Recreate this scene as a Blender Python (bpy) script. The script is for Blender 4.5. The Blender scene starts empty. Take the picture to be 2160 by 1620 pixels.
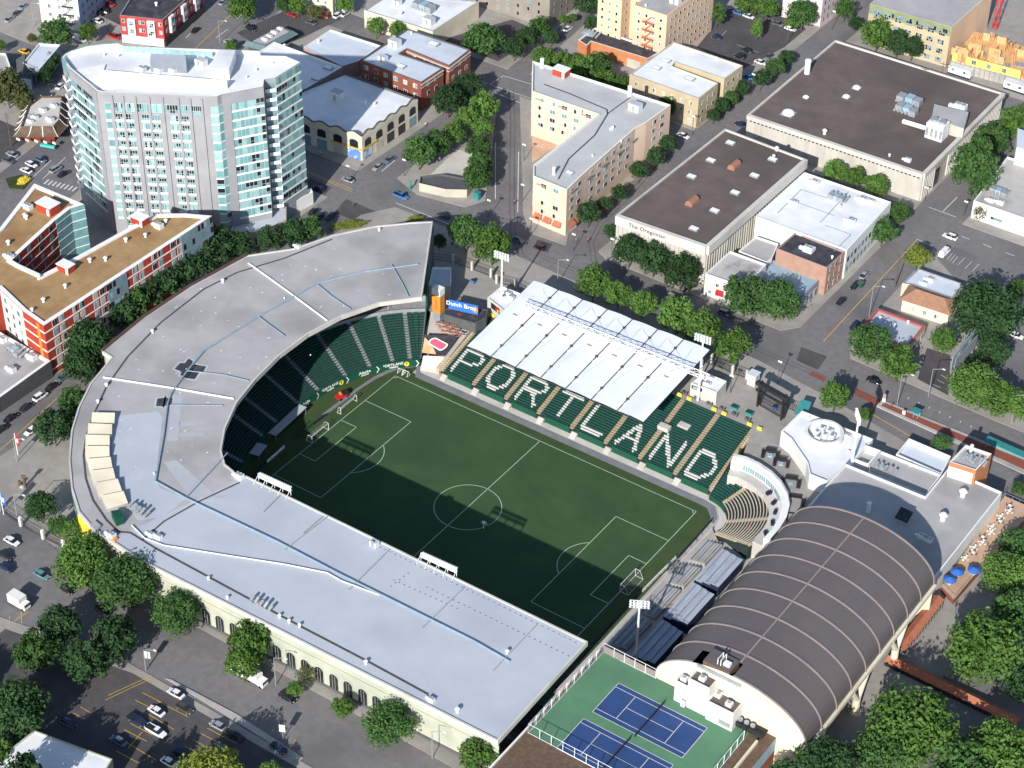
import bpy, bmesh, math, random
from mathutils import Vector, Matrix, Euler
from mathutils.geometry import delaunay_2d_cdt
random.seed(7)
SC = bpy.context.scene
COL = SC.collection
R = math.radians
# ------------------------------------------------------------------ camera
CP = Vector((243.6956, -336.5180, 366.1472))
TILT, AZ, ROLL, FPX = 0.90855073, 0.59943963, 0.01649026, 4327.912
CR = Matrix.Rotation(AZ, 3, 'Z') @ Matrix.Rotation(TILT, 3, 'X') @ Matrix.Rotation(ROLL, 3, 'Z')
cam_d = bpy.data.cameras.new('camera')
cam_d.sensor_fit = 'HORIZONTAL'; cam_d.sensor_width = 36.0
cam_d.lens = FPX / 2160.0 * 36.0
cam_d.clip_start = 5; cam_d.clip_end = 6000
cam = bpy.data.objects.new('camera', cam_d); COL.objects.link(cam)
cam.matrix_world = Matrix.Translation(CP) @ CR.to_4x4()
SC.camera = cam

def U(px, py, z=0.0):
    """where the photograph's point (px, py) lies on the level plane at height z"""
    d = CR @ Vector(((px - 1080) / FPX, -(py - 810) / FPX, -1.0))
    t = (z - CP.z) / d.z
    return CP + t * d
def G(y):                                   # the city slopes gently down from the west street to the east street
    return min(14.0, max(8.0, 8 + (60 - y) * 6 / 145))
def Ug(px, py, dz=0.0):
    z = 8.0
    for _ in range(14):
        q = U(px, py, z); z = G(q.y) + dz
    return q
def P2(pts, z=None):
    """photo points -> (x, y) on height z, or on the ground when z is None"""
    return [((U(a, b, z) if z is not None else Ug(a, b)).xy) for a, b in pts]

# ------------------------------------------------------------------ light
SUN_AZ, SUN_EL = R(105), R(28.2)            # direction the light travels, and the sun's height
sd = Vector((math.cos(SUN_AZ) * math.cos(SUN_EL), math.sin(SUN_AZ) * math.cos(SUN_EL), -math.sin(SUN_EL)))
sl = bpy.data.lights.new('sun', 'SUN'); sl.energy = 4.6; sl.angle = R(0.53); sl.color = (1.0, 0.955, 0.89)
so = bpy.data.objects.new('sun', sl); COL.objects.link(so)
so.rotation_euler = sd.to_track_quat('-Z', 'Y').to_euler(); so.location = (0, 0, 300)
W = bpy.data.worlds.new('World'); SC.world = W; W.use_nodes = True
nt = W.node_tree; nt.nodes.clear()
sky = nt.nodes.new('ShaderNodeTexSky'); sky.sky_type = 'NISHITA'; sky.sun_disc = False
sky.sun_elevation = SUN_EL; sky.sun_rotation = R(165)
sky.air_density = 1.0; sky.dust_density = 0.6; sky.ozone_density = 1.2
bg = nt.nodes.new('ShaderNodeBackground'); bg.inputs['Strength'].default_value = 0.105
wo = nt.nodes.new('ShaderNodeOutputWorld')
nt.links.new(sky.outputs[0], bg.inputs['Color']); nt.links.new(bg.outputs[0], wo.inputs[0])
SC.view_settings.view_transform = 'Standard'; SC.view_settings.look = 'None'
SC.view_settings.exposure = 0.50; SC.view_settings.gamma = 1.0
SC.render.engine = 'CYCLES'
SC.cycles.max_bounces = 5; SC.cycles.diffuse_bounces = 3; SC.cycles.glossy_bounces = 2
SC.cycles.transmission_bounces = 3; SC.cycles.transparent_max_bounces = 6

# ------------------------------------------------------------------ materials
MATS = {}
def mat(name, c1, c2=None, scale=0.25, rough=0.85, metal=0.0, c3=None, s3=0.04, rnd=0.0, spec=0.3, bump=0.0, detail=5, stretch=None, lo=0.35, hi=0.65):
    if name in MATS: return MATS[name]
    m = bpy.data.materials.new(name); m.use_nodes = True
    n = m.node_tree.nodes; l = m.node_tree.links
    b = n['Principled BSDF']
    b.inputs['Roughness'].default_value = rough; b.inputs['Metallic'].default_value = metal
    b.inputs['Specular IOR Level'].default_value = spec
    b.inputs['Base Color'].default_value = (*c1, 1)
    tc = n.new('ShaderNodeTexCoord'); vec = tc.outputs['Object']
    if stretch:
        mp = n.new('ShaderNodeMapping'); mp.inputs['Scale'].default_value = stretch
        l.new(vec, mp.inputs[0]); vec = mp.outputs[0]
    col = None
    if c2 is not None:
        nz = n.new('ShaderNodeTexNoise'); nz.inputs['Scale'].default_value = scale; nz.inputs['Detail'].default_value = detail
        nz.inputs['Roughness'].default_value = 0.62
        l.new(vec, nz.inputs['Vector'])
        rp = n.new('ShaderNodeValToRGB'); rp.color_ramp.elements[0].position = lo; rp.color_ramp.elements[1].position = hi
        rp.color_ramp.elements[0].color = (*c1, 1); rp.color_ramp.elements[1].color = (*c2, 1)
        l.new(nz.outputs[0], rp.inputs[0]); col = rp.outputs[0]
        if c3 is not None:
            nz2 = n.new('ShaderNodeTexNoise'); nz2.inputs['Scale'].default_value = s3; nz2.inputs['Detail'].default_value = 6
            l.new(vec, nz2.inputs['Vector'])
            r2 = n.new('ShaderNodeValToRGB'); r2.color_ramp.elements[0].position = 0.48; r2.color_ramp.elements[1].position = 0.68
            r2.color_ramp.elements[0].color = (0, 0, 0, 1); r2.color_ramp.elements[1].color = (1, 1, 1, 1)
            l.new(nz2.outputs[0], r2.inputs[0])
            mx = n.new('ShaderNodeMix'); mx.data_type = 'RGBA'
            l.new(r2.outputs[0], mx.inputs[0]); l.new(col, mx.inputs[6]); mx.inputs[7].default_value = (*c3, 1)
            col = mx.outputs[2]
        if bump:
            bp = n.new('ShaderNodeBump'); bp.inputs['Strength'].default_value = bump; bp.inputs['Distance'].default_value = 0.3
            l.new(nz.outputs[0], bp.inputs['Height']); l.new(bp.outputs[0], b.inputs['Normal'])
    if rnd:
        oi = n.new('ShaderNodeObjectInfo'); hs = n.new('ShaderNodeHueSaturation')
        mr = n.new('ShaderNodeMapRange'); mr.inputs[3].default_value = 1 - rnd; mr.inputs[4].default_value = 1 + rnd
        l.new(oi.outputs['Random'], mr.inputs[0]); l.new(mr.outputs[0], hs.inputs['Value'])
        if col: l.new(col, hs.inputs['Color'])
        else: hs.inputs['Color'].default_value = (*c1, 1)
        col = hs.outputs[0]
    if col: l.new(col, b.inputs['Base Color'])
    MATS[name] = m
    return m
def srgb(r, g, b, k=1.0):
    f = lambda v: ((v / 255 + 0.055) / 1.055) ** 2.4 if v > 10 else v / 255 / 12.92
    return (f(r) * k, f(g) * k, f(b) * k)

M = {}
M['asphalt'] = mat('asphalt', (.150, .144, .148), (.190, .181, .182), .5, .92, c3=(.125, .121, .127), s3=.045)
M['asphalt_dark'] = mat('asphalt_dark', (.070, .066, .070), (.095, .088, .090), .4, .92, c3=(.058, .057, .063), s3=.06)
M['pavement'] = mat('pavement', (.285, .268, .245), (.340, .318, .292), .35, .9, c3=(.245, .232, .215), s3=.07)
M['concrete'] = mat('concrete', (.36, .345, .325), (.43, .41, .385), .4, .85, c3=(.30, .29, .275), s3=.08)
M['pale_concrete'] = mat('pale_concrete', (.50, .485, .45), (.56, .54, .50), .3, .85, c3=(.44, .42, .39), s3=.1)
M['white_paint'] = mat('white_paint', (.72, .72, .70), (.80, .80, .78), .6, .6)
M['road_white'] = mat('road_white', (.55, .55, .54), (.68, .68, .66), 1.5, .8)
M['road_yellow'] = mat('road_yellow', (.55, .33, .04), (.66, .42, .06), 1.2, .8)
M['turf'] = mat('turf', (.030, .070, .028), (.044, .088, .034), .10, .95, c3=(.026, .064, .028), s3=.035, detail=8)
M['turf_rim'] = mat('turf_rim', (.030, .064, .020), (.046, .078, .026), .2, .95, c3=(.052, .074, .025), s3=.06, detail=8)
M['turf_line'] = mat('turf_line', (.42, .50, .38), (.50, .57, .45), .8, .9)
M['grey_roof'] = mat('grey_roof', (.345, .338, .342), (.41, .40, .40), .12, .8, c3=(.275, .268, .268), s3=.05, detail=8)
M['pale_roof'] = mat('pale_roof', (.415, .445, .50), (.455, .485, .535), .12, .62, c3=(.375, .405, .46), s3=.045, detail=8)
M['white_roof'] = mat('white_roof', (.68, .70, .72), (.78, .79, .80), .18, .65, c3=(.58, .60, .63), s3=.06, detail=8)
M['bluewhite_roof'] = mat('bluewhite_roof', (.50, .55, .62), (.58, .63, .69), .16, .7, c3=(.45, .49, .55), s3=.06, detail=8)
M['brown_roof'] = mat('brown_roof', (.112, .088, .080), (.145, .115, .104), .14, .9, c3=(.092, .076, .072), s3=.045, detail=8)
M['tan_roof'] = mat('tan_roof', (.30, .185, .085), (.38, .25, .125), .3, .9, c3=(.245, .13, .06), s3=.06, detail=8)
M['dark_roof'] = mat('dark_roof', (.035, .035, .042), (.055, .054, .062), .4, .8, c3=(.08, .08, .085), s3=.2)
M['brown_metal'] = mat('brown_metal', (.112, .096, .098), (.132, .113, .113), .1, .5, spec=.4, c3=(.105, .092, .092), s3=.05)
M['brown_metal_rib'] = mat('brown_metal_rib', (.235, .195, .19), (.28, .235, .225), .3, .5)
M['cream_wall'] = mat('cream_wall', (.62, .57, .44), (.68, .63, .50), .2, .85, c3=(.54, .50, .39), s3=.08)
M['stadium_wall'] = mat('stadium_wall', (.40, .42, .34), (.46, .475, .39), .2, .85, c3=(.34, .36, .29), s3=.08)
M['red_brick'] = mat('red_brick', (.215, .070, .048), (.27, .092, .062), .8, .9, c3=(.18, .06, .045), s3=.1)
M['orange_brick'] = mat('orange_brick', (.42, .165, .075), (.50, .21, .10), .6, .9)
M['red_panel'] = mat('red_panel', (.34, .042, .022), (.40, .055, .03), .3, .7, c3=(.28, .035, .022), s3=.1)
M['orange_panel'] = mat('orange_panel', (.56, .21, .03), (.62, .26, .04), .3, .7)
M['peach_wall'] = mat('peach_wall', (.64, .46, .32), (.70, .51, .36), .25, .9, c3=(.59, .42, .30), s3=.06)
M['pink_wall'] = mat('pink_wall', (.66, .49, .375), (.71, .54, .42), .25, .9, c3=(.61, .45, .35), s3=.06)
M['tan_wall'] = mat('tan_wall', (.44, .37, .24), (.50, .42, .28), .3, .9, c3=(.40, .33, .22), s3=.1)
M['beige_wall'] = mat('beige_wall', (.46, .42, .35), (.52, .48, .40), .3, .9, c3=(.40, .37, .31), s3=.1)
M['taupe_wall'] = mat('taupe_wall', (.235, .21, .18), (.28, .25, .21), .2, .9)
M['mauve_wall'] = mat('mauve_wall', (.30, .22, .22), (.36, .26, .25), .3, .9)
M['ribbed_concrete'] = mat('ribbed_concrete', (.42, .40, .355), (.50, .48, .43), .5, .9, c3=(.33, .315, .28), s3=.15, stretch=(1, 1, .25))
M['white_wall'] = mat('white_wall', (.66, .66, .63), (.74, .74, .71), .3, .85, c3=(.58, .58, .56), s3=.08)
M['blue_wall'] = mat('blue_wall', (.30, .40, .55), (.35, .45, .60), .4, .85)
M['greyblue_wall'] = mat('greyblue_wall', (.19, .22, .26), (.24, .27, .31), .4, .85)
M['charcoal'] = mat('charcoal', (.075, .08, .088), (.10, .105, .112), .4, .85)
M['black_metal'] = mat('black_metal', (.018, .018, .022), (.03, .03, .034), .8, .5)
M['grey_metal'] = mat('grey_metal', (.30, .32, .34), (.40, .42, .44), .8, .45, metal=.3)
M['white_metal'] = mat('white_metal', (.70, .72, .74), (.78, .80, .82), .9, .45)
M['mullion'] = mat('mullion', (.40, .50, .51), (.48, .58, .58), .8, .5)
M['soft_roof'] = mat('soft_roof', (.37, .385, .415), (.42, .43, .46), .3, .75)
M['net'] = mat('net', (.38, .40, .40), None)
M['pipe_blue'] = mat('pipe_blue', (.20, .28, .37), (.26, .34, .43), .6, .6)
M['seam_dark'] = mat('seam_dark', (.055, .05, .05), (.085, .078, .075), .8, .85)
M['grey_panel'] = mat('grey_panel', (.27, .275, .295), (.31, .315, .335), .2, .7)
M['glass_sky_teal'] = mat('glass_sky_teal', (.13, .30, .32), (.20, .38, .395), .35, .2, spec=.6)  # teal of the reflected sky is put into the base colour
M['glass_sky_pale'] = mat('glass_sky_pale', (.24, .42, .43), (.33, .49, .50), .5, .22, spec=.6)  # paler pane, its pale reflection likewise painted into the colour
M['glass_mid'] = mat('glass_mid', (.13, .24, .28), (.20, .32, .36), .4, .12, spec=.7)
M['glass_dark'] = mat('glass_dark', (.008, .012, .018), (.025, .03, .038), .6, .1, spec=.7)
M['glass_blind'] = mat('glass_blind', (.36, .40, .36), (.48, .50, .45), .8, .3, spec=.5)
M['seat_green'] = mat('seat_green', (.013, .070, .056), (.020, .092, .072), 1.3, .55)
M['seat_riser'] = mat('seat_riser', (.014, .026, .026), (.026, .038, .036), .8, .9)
M['board_green'] = mat('board_green', (.007, .062, .036), (.010, .078, .046), .3, .55)
M['seat_white'] = mat('seat_white', (.52, .52, .50), (.60, .60, .58), 1.0, .6)
M['aisle_tan'] = mat('aisle_tan', (.40, .325, .215), (.50, .415, .285), .8, .9)
M['aisle_grey'] = mat('aisle_grey', (.24, .25, .27), (.31, .32, .34), .8, .9)
M['track_grey'] = mat('track_grey', (.165, .17, .19), (.21, .215, .235), .3, .9)
M['bench_blue'] = mat('bench_blue', (.10, .125, .19), (.16, .19, .27), .5, .6)
M['navy'] = mat('navy', (.012, .016, .045), (.02, .026, .06), .6, .7)
M['court_green'] = mat('court_green', (.085, .20, .115), (.10, .23, .135), .2, .9, c3=(.075, .18, .11), s3=.08)
M['court_blue'] = mat('court_blue', (.022, .056, .165), (.028, .068, .195), .2, .9)
M['terracotta'] = mat('terracotta', (.36, .125, .075), (.43, .16, .095), .6, .9)
M['deck_pink'] = mat('deck_pink', (.50, .33, .23), (.60, .42, .30), .5, .9, c3=(.42, .28, .2), s3=.1)
M['paver_red'] = mat('paver_red', (.20, .06, .045), (.26, .085, .06), .8, .9)
M['yellow_sheathing'] = mat('yellow_sheathing', (.78, .62, .12), (.84, .70, .18), .5, .8)
M['lumber'] = mat('lumber', (.58, .32, .14), (.70, .43, .22), .9, .9)
M['roof_brown'] = mat('roof_shingle', (.30, .16, .10), (.36, .20, .13), .7, .9)
M['wood_brown'] = mat('wood_brown', (.10, .065, .045), (.15, .10, .07), .8, .9)
M['trunk'] = mat('bark', (.085, .065, .05), (.14, .11, .085), 2.0, .95)
M['skin'] = mat('skin', (.55, .34, .25), None)
M['tyre'] = mat('tyre', (.012, .012, .013), None, rough=.9)
M['blue'] = mat('blue_cloth', (.03, .12, .42), (.05, .16, .5), 1, .7)
M['red'] = mat('red_paint', (.45, .02, .02), (.52, .03, .03), 1, .5)
M['orange'] = mat('orange_paint', (.75, .22, .04), (.8, .27, .06), 1, .6)
M['yellow'] = mat('yellow_paint', (.80, .62, .05), (.85, .68, .08), 1, .6)
M['teal'] = mat('teal_paint', (.03, .19, .19), (.05, .24, .23), .8, .5)
M['steel_blue'] = mat('steel_blue', (.25, .36, .44), (.31, .42, .50), .4, .6)
def leaf_mat(name, c1, c2):
    m = bpy.data.materials.new(name); m.use_nodes = True
    n = m.node_tree.nodes; l = m.node_tree.links; n.clear()
    tc = n.new('ShaderNodeTexCoord'); nz = n.new('ShaderNodeTexNoise'); nz.inputs['Scale'].default_value = 2.6; nz.inputs['Detail'].default_value = 3
    l.new(tc.outputs['Object'], nz.inputs[0])
    rp = n.new('ShaderNodeValToRGB'); rp.color_ramp.elements[0].position = .36; rp.color_ramp.elements[1].position = .64
    rp.color_ramp.elements[0].color = (*c1, 1); rp.color_ramp.elements[1].color = (*c2, 1); l.new(nz.outputs[0], rp.inputs[0])
    oi = n.new('ShaderNodeObjectInfo'); hs = n.new('ShaderNodeHueSaturation')
    mr = n.new('ShaderNodeMapRange'); mr.inputs[3].default_value = .8; mr.inputs[4].default_value = 1.2
    l.new(oi.outputs['Random'], mr.inputs[0]); l.new(mr.outputs[0], hs.inputs['Value']); l.new(rp.outputs[0], hs.inputs['Color'])
    d = n.new('ShaderNodeBsdfDiffuse'); t = n.new('ShaderNodeBsdfTranslucent'); mx = n.new('ShaderNodeMixShader'); mx.inputs[0].default_value = .30
    hs.inputs['Saturation'].default_value = .92
    l.new(hs.outputs[0], d.inputs[0]); l.new(hs.outputs[0], t.inputs[0]); l.new(d.outputs[0], mx.inputs[1]); l.new(t.outputs[0], mx.inputs[2])
    o = n.new('ShaderNodeOutputMaterial'); l.new(mx.outputs[0], o.inputs[0])
    return m
LEAF = [leaf_mat('leaves_mid', (.044, .110, .028), (.082, .175, .046)),
        leaf_mat('leaves_bright', (.068, .150, .026), (.125, .245, .044)),
        leaf_mat('leaves_dark', (.030, .074, .030), (.056, .120, .042)),
        leaf_mat('leaves_olive', (.085, .105, .038), (.145, .165, .060)),
        leaf_mat('leaves_yellow', (.14, .19, .024), (.24, .29, .04))]

# ------------------------------------------------------------------ mesh building
ORG = {}
class MB:
    def __init__(s): s.v = []; s.f = []; s.m = []
    def face(s, pts, m=0):
        i = len(s.v); s.v += [tuple(p) for p in pts]; s.f.append(tuple(range(i, i + len(pts)))); s.m.append(m)
    def prism(s, poly, z0, z1, ms=0, mt=None, top=True, bot=False):
        poly = ccw(poly); n = len(poly)
        z0s = z0 if callable(z0) else (lambda p: z0); z1s = z1 if callable(z1) else (lambda p: z1)
        i = len(s.v)
        s.v += [(p[0], p[1], z0s(p)) for p in poly] + [(p[0], p[1], z1s(p)) for p in poly]
        for k in range(n):
            j = (k + 1) % n
            s.f.append((i + k, i + j, i + n + j, i + n + k)); s.m.append(ms)
        if top: s.f.append(tuple(i + n + k for k in range(n))); s.m.append(ms if mt is None else mt)
        if bot: s.f.append(tuple(i + k for k in reversed(range(n)))); s.m.append(ms)
    def box(s, cx, cy, z0, dx, dy, dz, m=0, rot=0.0, mt=None, bot=False):
        c, t = math.cos(rot), math.sin(rot)
        pl = [(cx + x * c - y * t, cy + x * t + y * c) for x, y in ((-dx/2, -dy/2), (dx/2, -dy/2), (dx/2, dy/2), (-dx/2, dy/2))]
        s.prism(pl, z0, z0 + dz, m, mt, bot=bot)
    def tube(s, a, b, r, m=0, n=6, r2=None, caps=True):
        a = Vector(a); b = Vector(b); d = (b - a)
        if d.length < 1e-6: return
        q = d.to_track_quat('Z', 'Y'); r2 = r if r2 is None else r2
        i = len(s.v)
        for k in range(n):
            w = 2 * math.pi * k / n; e = Vector((math.cos(w), math.sin(w), 0))
            s.v.append(tuple(a + q @ (e * r)))
        for k in range(n):
            w = 2 * math.pi * k / n; e = Vector((math.cos(w), math.sin(w), 0))
            s.v.append(tuple(b + q @ (e * r2)))
        for k in range(n):
            j = (k + 1) % n; s.f.append((i + k, i + j, i + n + j, i + n + k)); s.m.append(m)
        if caps:
            s.f.append(tuple(i + k for k in reversed(range(n)))); s.m.append(m)
            s.f.append(tuple(i + n + k for k in range(n))); s.m.append(m)
    def path(s, pts, r, m=0, n=6):
        for a, b in zip(pts, pts[1:]): s.tube(a, b, r, m, n)
    def strip(s, pts, w, z, m=0, h=0.0):
        """flat (or raised by h) ribbon of width w along a polyline; z number or function of (x, y)"""
        zz = z if callable(z) else (lambda p: z)
        for a, b in zip(pts, pts[1:]):
            a = Vector((a[0], a[1])); b = Vector((b[0], b[1])); d = b - a
            if d.length < 1e-6: continue
            d.normalize(); nn = Vector((-d.y, d.x)) * w / 2
            pl = [a - nn, b - nn, b + nn, a + nn]
            if h: s.prism([tuple(p) for p in pl], lambda p: zz(p) , lambda p: zz(p) + h, m)
            else: s.face([(p.x, p.y, zz(p)) for p in pl], m)
    def wall(s, A, B, z0, z1, t=0.1, m=0):
        """thin slab standing on the line A-B, t thick to the outer (right-hand) side"""
        a = Vector((A[0], A[1])); b = Vector((B[0], B[1])); d = (b - a).normalized(); n = Vector((d.y, -d.x)) * t
        s.prism([tuple(a), tuple(a + n), tuple(b + n), tuple(b)], z0, z1, m, bot=True)
    def sphere(s, c, r, m=0, nu=8, nv=5, sz=1.0, half=False):
        i0 = len(s.v); v0 = 0 if half else -math.pi / 2
        for a in range(nv + 1):
            ph = v0 + (math.pi / 2 - v0) * a / nv
            for k in range(nu):
                w = 2 * math.pi * k / nu
                s.v.append((c[0] + r * math.cos(ph) * math.cos(w), c[1] + r * math.cos(ph) * math.sin(w), c[2] + sz * r * math.sin(ph)))
        for a in range(nv):
            for k in range(nu):
                j = (k + 1) % nu
                s.f.append((i0 + a*nu + k, i0 + a*nu + j, i0 + (a+1)*nu + j, i0 + (a+1)*nu + k)); s.m.append(m)
    def build(s, name, mats, parent=None, smooth=False, org=None):
        if not isinstance(mats, (list, tuple)): mats = [mats]
        if parent is not None: o0 = ORG[parent.name]
        elif org is not None: o0 = Vector(org)
        else:
            xs = [v[0] for v in s.v]; ys = [v[1] for v in s.v]; zs = [v[2] for v in s.v]
            o0 = Vector(((min(xs) + max(xs)) / 2, (min(ys) + max(ys)) / 2, min(zs)))
        me = bpy.data.meshes.new(name)
        me.from_pydata([(v[0] - o0.x, v[1] - o0.y, v[2] - o0.z) for v in s.v], [], s.f)
        for mm in mats: me.materials.append(M[mm] if isinstance(mm, str) else mm)
        me.polygons.foreach_set('material_index', s.m)
        if smooth: me.polygons.foreach_set('use_smooth', [True] * len(s.f))
        me.update()
        o = bpy.data.objects.new(name, me); COL.objects.link(o)
        if parent is not None: o.parent = parent
        else: o.location = o0
        ORG[o.name] = o0
        return o
def area(poly):
    return 0.5 * sum(a[0] * b[1] - b[0] * a[1] for a, b in zip(poly, list(poly[1:]) + [poly[0]]))
def ccw(poly):
    poly = [tuple(p[:2]) for p in poly]
    return poly if area(poly) > 0 else poly[::-1]
def inset(poly, t):
    poly = ccw(poly); n = len(poly); out = []
    for k in range(n):
        p0, p1, p2 = Vector(poly[k-1]), Vector(poly[k]), Vector(poly[(k+1) % n])
        d1 = (p1 - p0).normalized(); d2 = (p2 - p1).normalized()
        n1 = Vector((-d1.y, d1.x)); n2 = Vector((-d2.y, d2.x))
        bis = n1 + n2
        if bis.length < .3: out.append(tuple(p1 + n1 * t)); continue
        bis.normalize(); out.append(tuple(p1 + bis * min(t / max(bis.dot(n1), .35), t * 2.2)))
    return out
def inside(p, poly):
    x, y = p; r = False; n = len(poly)
    for k in range(n):
        x1, y1 = poly[k]; x2, y2 = poly[k-1]
        if (y1 > y) != (y2 > y) and x < (x2 - x1) * (y - y1) / (y2 - y1) + x1: r = not r
    return r
def tri(poly, holes=(), breaks=(60.0, -85.0), grid=None):
    vs, es = [], []
    for pl in [poly, *holes]:
        i = len(vs); vs += [Vector(p[:2]) for p in pl]; n = len(pl)
        es += [(i + k, i + (k + 1) % n) for k in range(n)]
    x0, x1 = min(v.x for v in vs) - 1, max(v.x for v in vs) + 1
    for y in breaks:
        if min(v.y for v in vs) < y < max(v.y for v in vs):
            i = len(vs); vs += [Vector((x0, y)), Vector((x1, y))]; es.append((i, i + 1))
    v2, e2, f2, *_ = delaunay_2d_cdt(vs, es, [], 0, 1e-4)
    fs = []
    for f in f2:
        c = sum((v2[k] for k in f), Vector((0, 0))) / len(f)
        if inside(c, poly) and not any(inside(c, h) for h in holes):
            f = list(f)
            if area([tuple(v2[k]) for k in f]) < 0: f.reverse()
            fs.append(f)
    return v2, fs
def patch(name, poly, dz, m, holes=(), skirt=0.0, zf=None, kind='structure', parent=None, mskirt=None):
    """sheet draped on the ground (zf = height function), with a kerb face when skirt > 0"""
    zf = zf or (lambda p: G(p[1]))
    poly = ccw(poly); v2, fs = tri(poly, holes)
    b = MB()
    for f in fs: b.face([(v2[k].x, v2[k].y, zf(v2[k]) + dz) for k in f], 0)
    if skirt:
        n = len(poly)
        for k in range(n):
            p, q = poly[k], poly[(k + 1) % n]
            pts = [p]
            for y in (60.0, -85.0):
                if (p[1] - y) * (q[1] - y) < 0:
                    t = (y - p[1]) / (q[1] - p[1]); pts.append((p[0] + t * (q[0] - p[0]), y))
            pts.append(q); pts.sort(key=lambda a: (a[0] - p[0]) ** 2 + (a[1] - p[1]) ** 2)
            for a, c in zip(pts, pts[1:]):
                b.face([(a[0], a[1], zf(a) + dz - skirt), (c[0], c[1], zf(c) + dz - skirt), (c[0], c[1], zf(c) + dz), (a[0], a[1], zf(a) + dz)], 0)
    o = b.build(name, m, parent)
    if kind: o['kind'] = kind
    return o
def tag(o, label, cat, group=None, kind=None):
    if label: o['label'] = label
    if cat: o['category'] = cat
    if group: o['group'] = group
    if kind: o['kind'] = kind
    return o
def thing(name, loc, label, cat, group=None, rz=0.0):
    o = bpy.data.objects.new(name, None); COL.objects.link(o)
    o.location = loc; o.rotation_euler = (0, 0, rz); o.empty_display_size = .5
    ORG[o.name] = Vector(loc) if rz == 0 else Vector((0, 0, 0))
    return tag(o, label, cat, group)
def dup(root, loc, rz=0.0, label=None, group=None, scale=None):
    r = root.copy(); COL.objects.link(r); r.location = loc; r.rotation_euler = (0, 0, rz)
    if scale: r.scale = scale if hasattr(scale, '__len__') else (scale,) * 3
    if label: r['label'] = label
    if group: r['group'] = group
    for ch in list(root.children):
        c = ch.copy(); COL.objects.link(c); c.parent = r
        for g in list(ch.children):
            d = g.copy(); COL.objects.link(d); d.parent = c
    return r
def text(txt, name, size, m, parent, loc, u, v, extrude=.02, align='CENTER', bold=0.0, sx=1.0):
    """flat lettering whose baseline runs along u and whose letters rise along v (world vectors)"""
    cu = bpy.data.curves.new(name, 'FONT'); cu.body = txt; cu.size = size; cu.extrude = extrude; cu.align_x = align; cu.align_y = 'CENTER'
    cu.offset = bold; cu.space_character = 1.05; cu.resolution_u = 3
    cu.materials.append(M[m])
    o = bpy.data.objects.new(name, cu); COL.objects.link(o)
    u = Vector(u).normalized(); v = Vector(v); v = (v - u * v.dot(u)).normalized(); w = u.cross(v)
    o.matrix_basis = Matrix((( u.x * sx, v.x, w.x, 0), (u.y * sx, v.y, w.y, 0), (u.z * sx, v.z, w.z, 0), (0, 0, 0, 1)))
    me = bpy.data.meshes.new_from_object(o.evaluated_get(bpy.context.evaluated_depsgraph_get())); mb = o.matrix_basis.copy(); bpy.data.objects.remove(o)
    o = bpy.data.objects.new(name, me); COL.objects.link(o); o.matrix_basis = mb; o.parent = parent
    o.location = Vector(loc) - ORG[parent.name]
    return o
# ------------------------------------------------------------------ ground, streets and blocks
OUT26 = [(913,468),(870,470),(790,478),(700,497),(620,525),(520,540),(400,605),(300,672),(215,742),(235,755),(190,810),(165,860),(150,910),(145,970),(150,1030),(165,1080),(190,1110),(230,1140),(300,1185),(1050,1565)]
ZR = 25.6
OUTER = P2(OUT26, ZR)
INNER = P2([(1240,1355),(880,1180),(520,1005),(500,1000),(475,980),(467,950),(475,905),(500,850),(540,800),(590,750),(650,705),(720,668),(800,640),(890,628)], ZR)
SEX = OUTER[-1][0]                                   # south end of the grandstand
HOLE = inset(OUTER + [(SEX, -44.5), (84.5, -42.5), (84.5, 22), (80, 30), (77, 38), (72, 46.5), (64, 52.6), (54, 54.6), (50.3, 66), (-40.6, 66), (-41.5, 60), (-56.5, 57.5)], .6)
b = MB()
v2, fs = tri([(-420, -260), (420, -260), (420, 460), (-420, 460)], [HOLE])
for f in fs: b.face([(v2[k].x, v2[k].y, G(v2[k].y)) for k in f])
tag(b.build('ground', 'asphalt'), None, None, kind='structure')
b = MB(); b.face([(-3000, -3000, 7.0 - 6), (3000, -3000, 1), (3000, 3000, 1), (-3000, 3000, 1)])
b.f.clear(); b.m.clear(); b.v.clear()
for x0, x1, y0, y1 in ((-3000, -420, -3000, 3000), (420, 3000, -3000, 3000), (-420, 420, -3000, -260), (-420, 420, 460, 3000)):
    b.face([(x0, y0, G(y0)), (x1, y0, G(y0)), (x1, y1, G(y1)), (x0, y1, G(y1))])
tag(b.build('far_ground', 'asphalt'), None, None, kind='structure')
burn = lambda y, o: -220 + o - .217 * (y - 139)       # the diagonal avenue behind the tower
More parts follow.
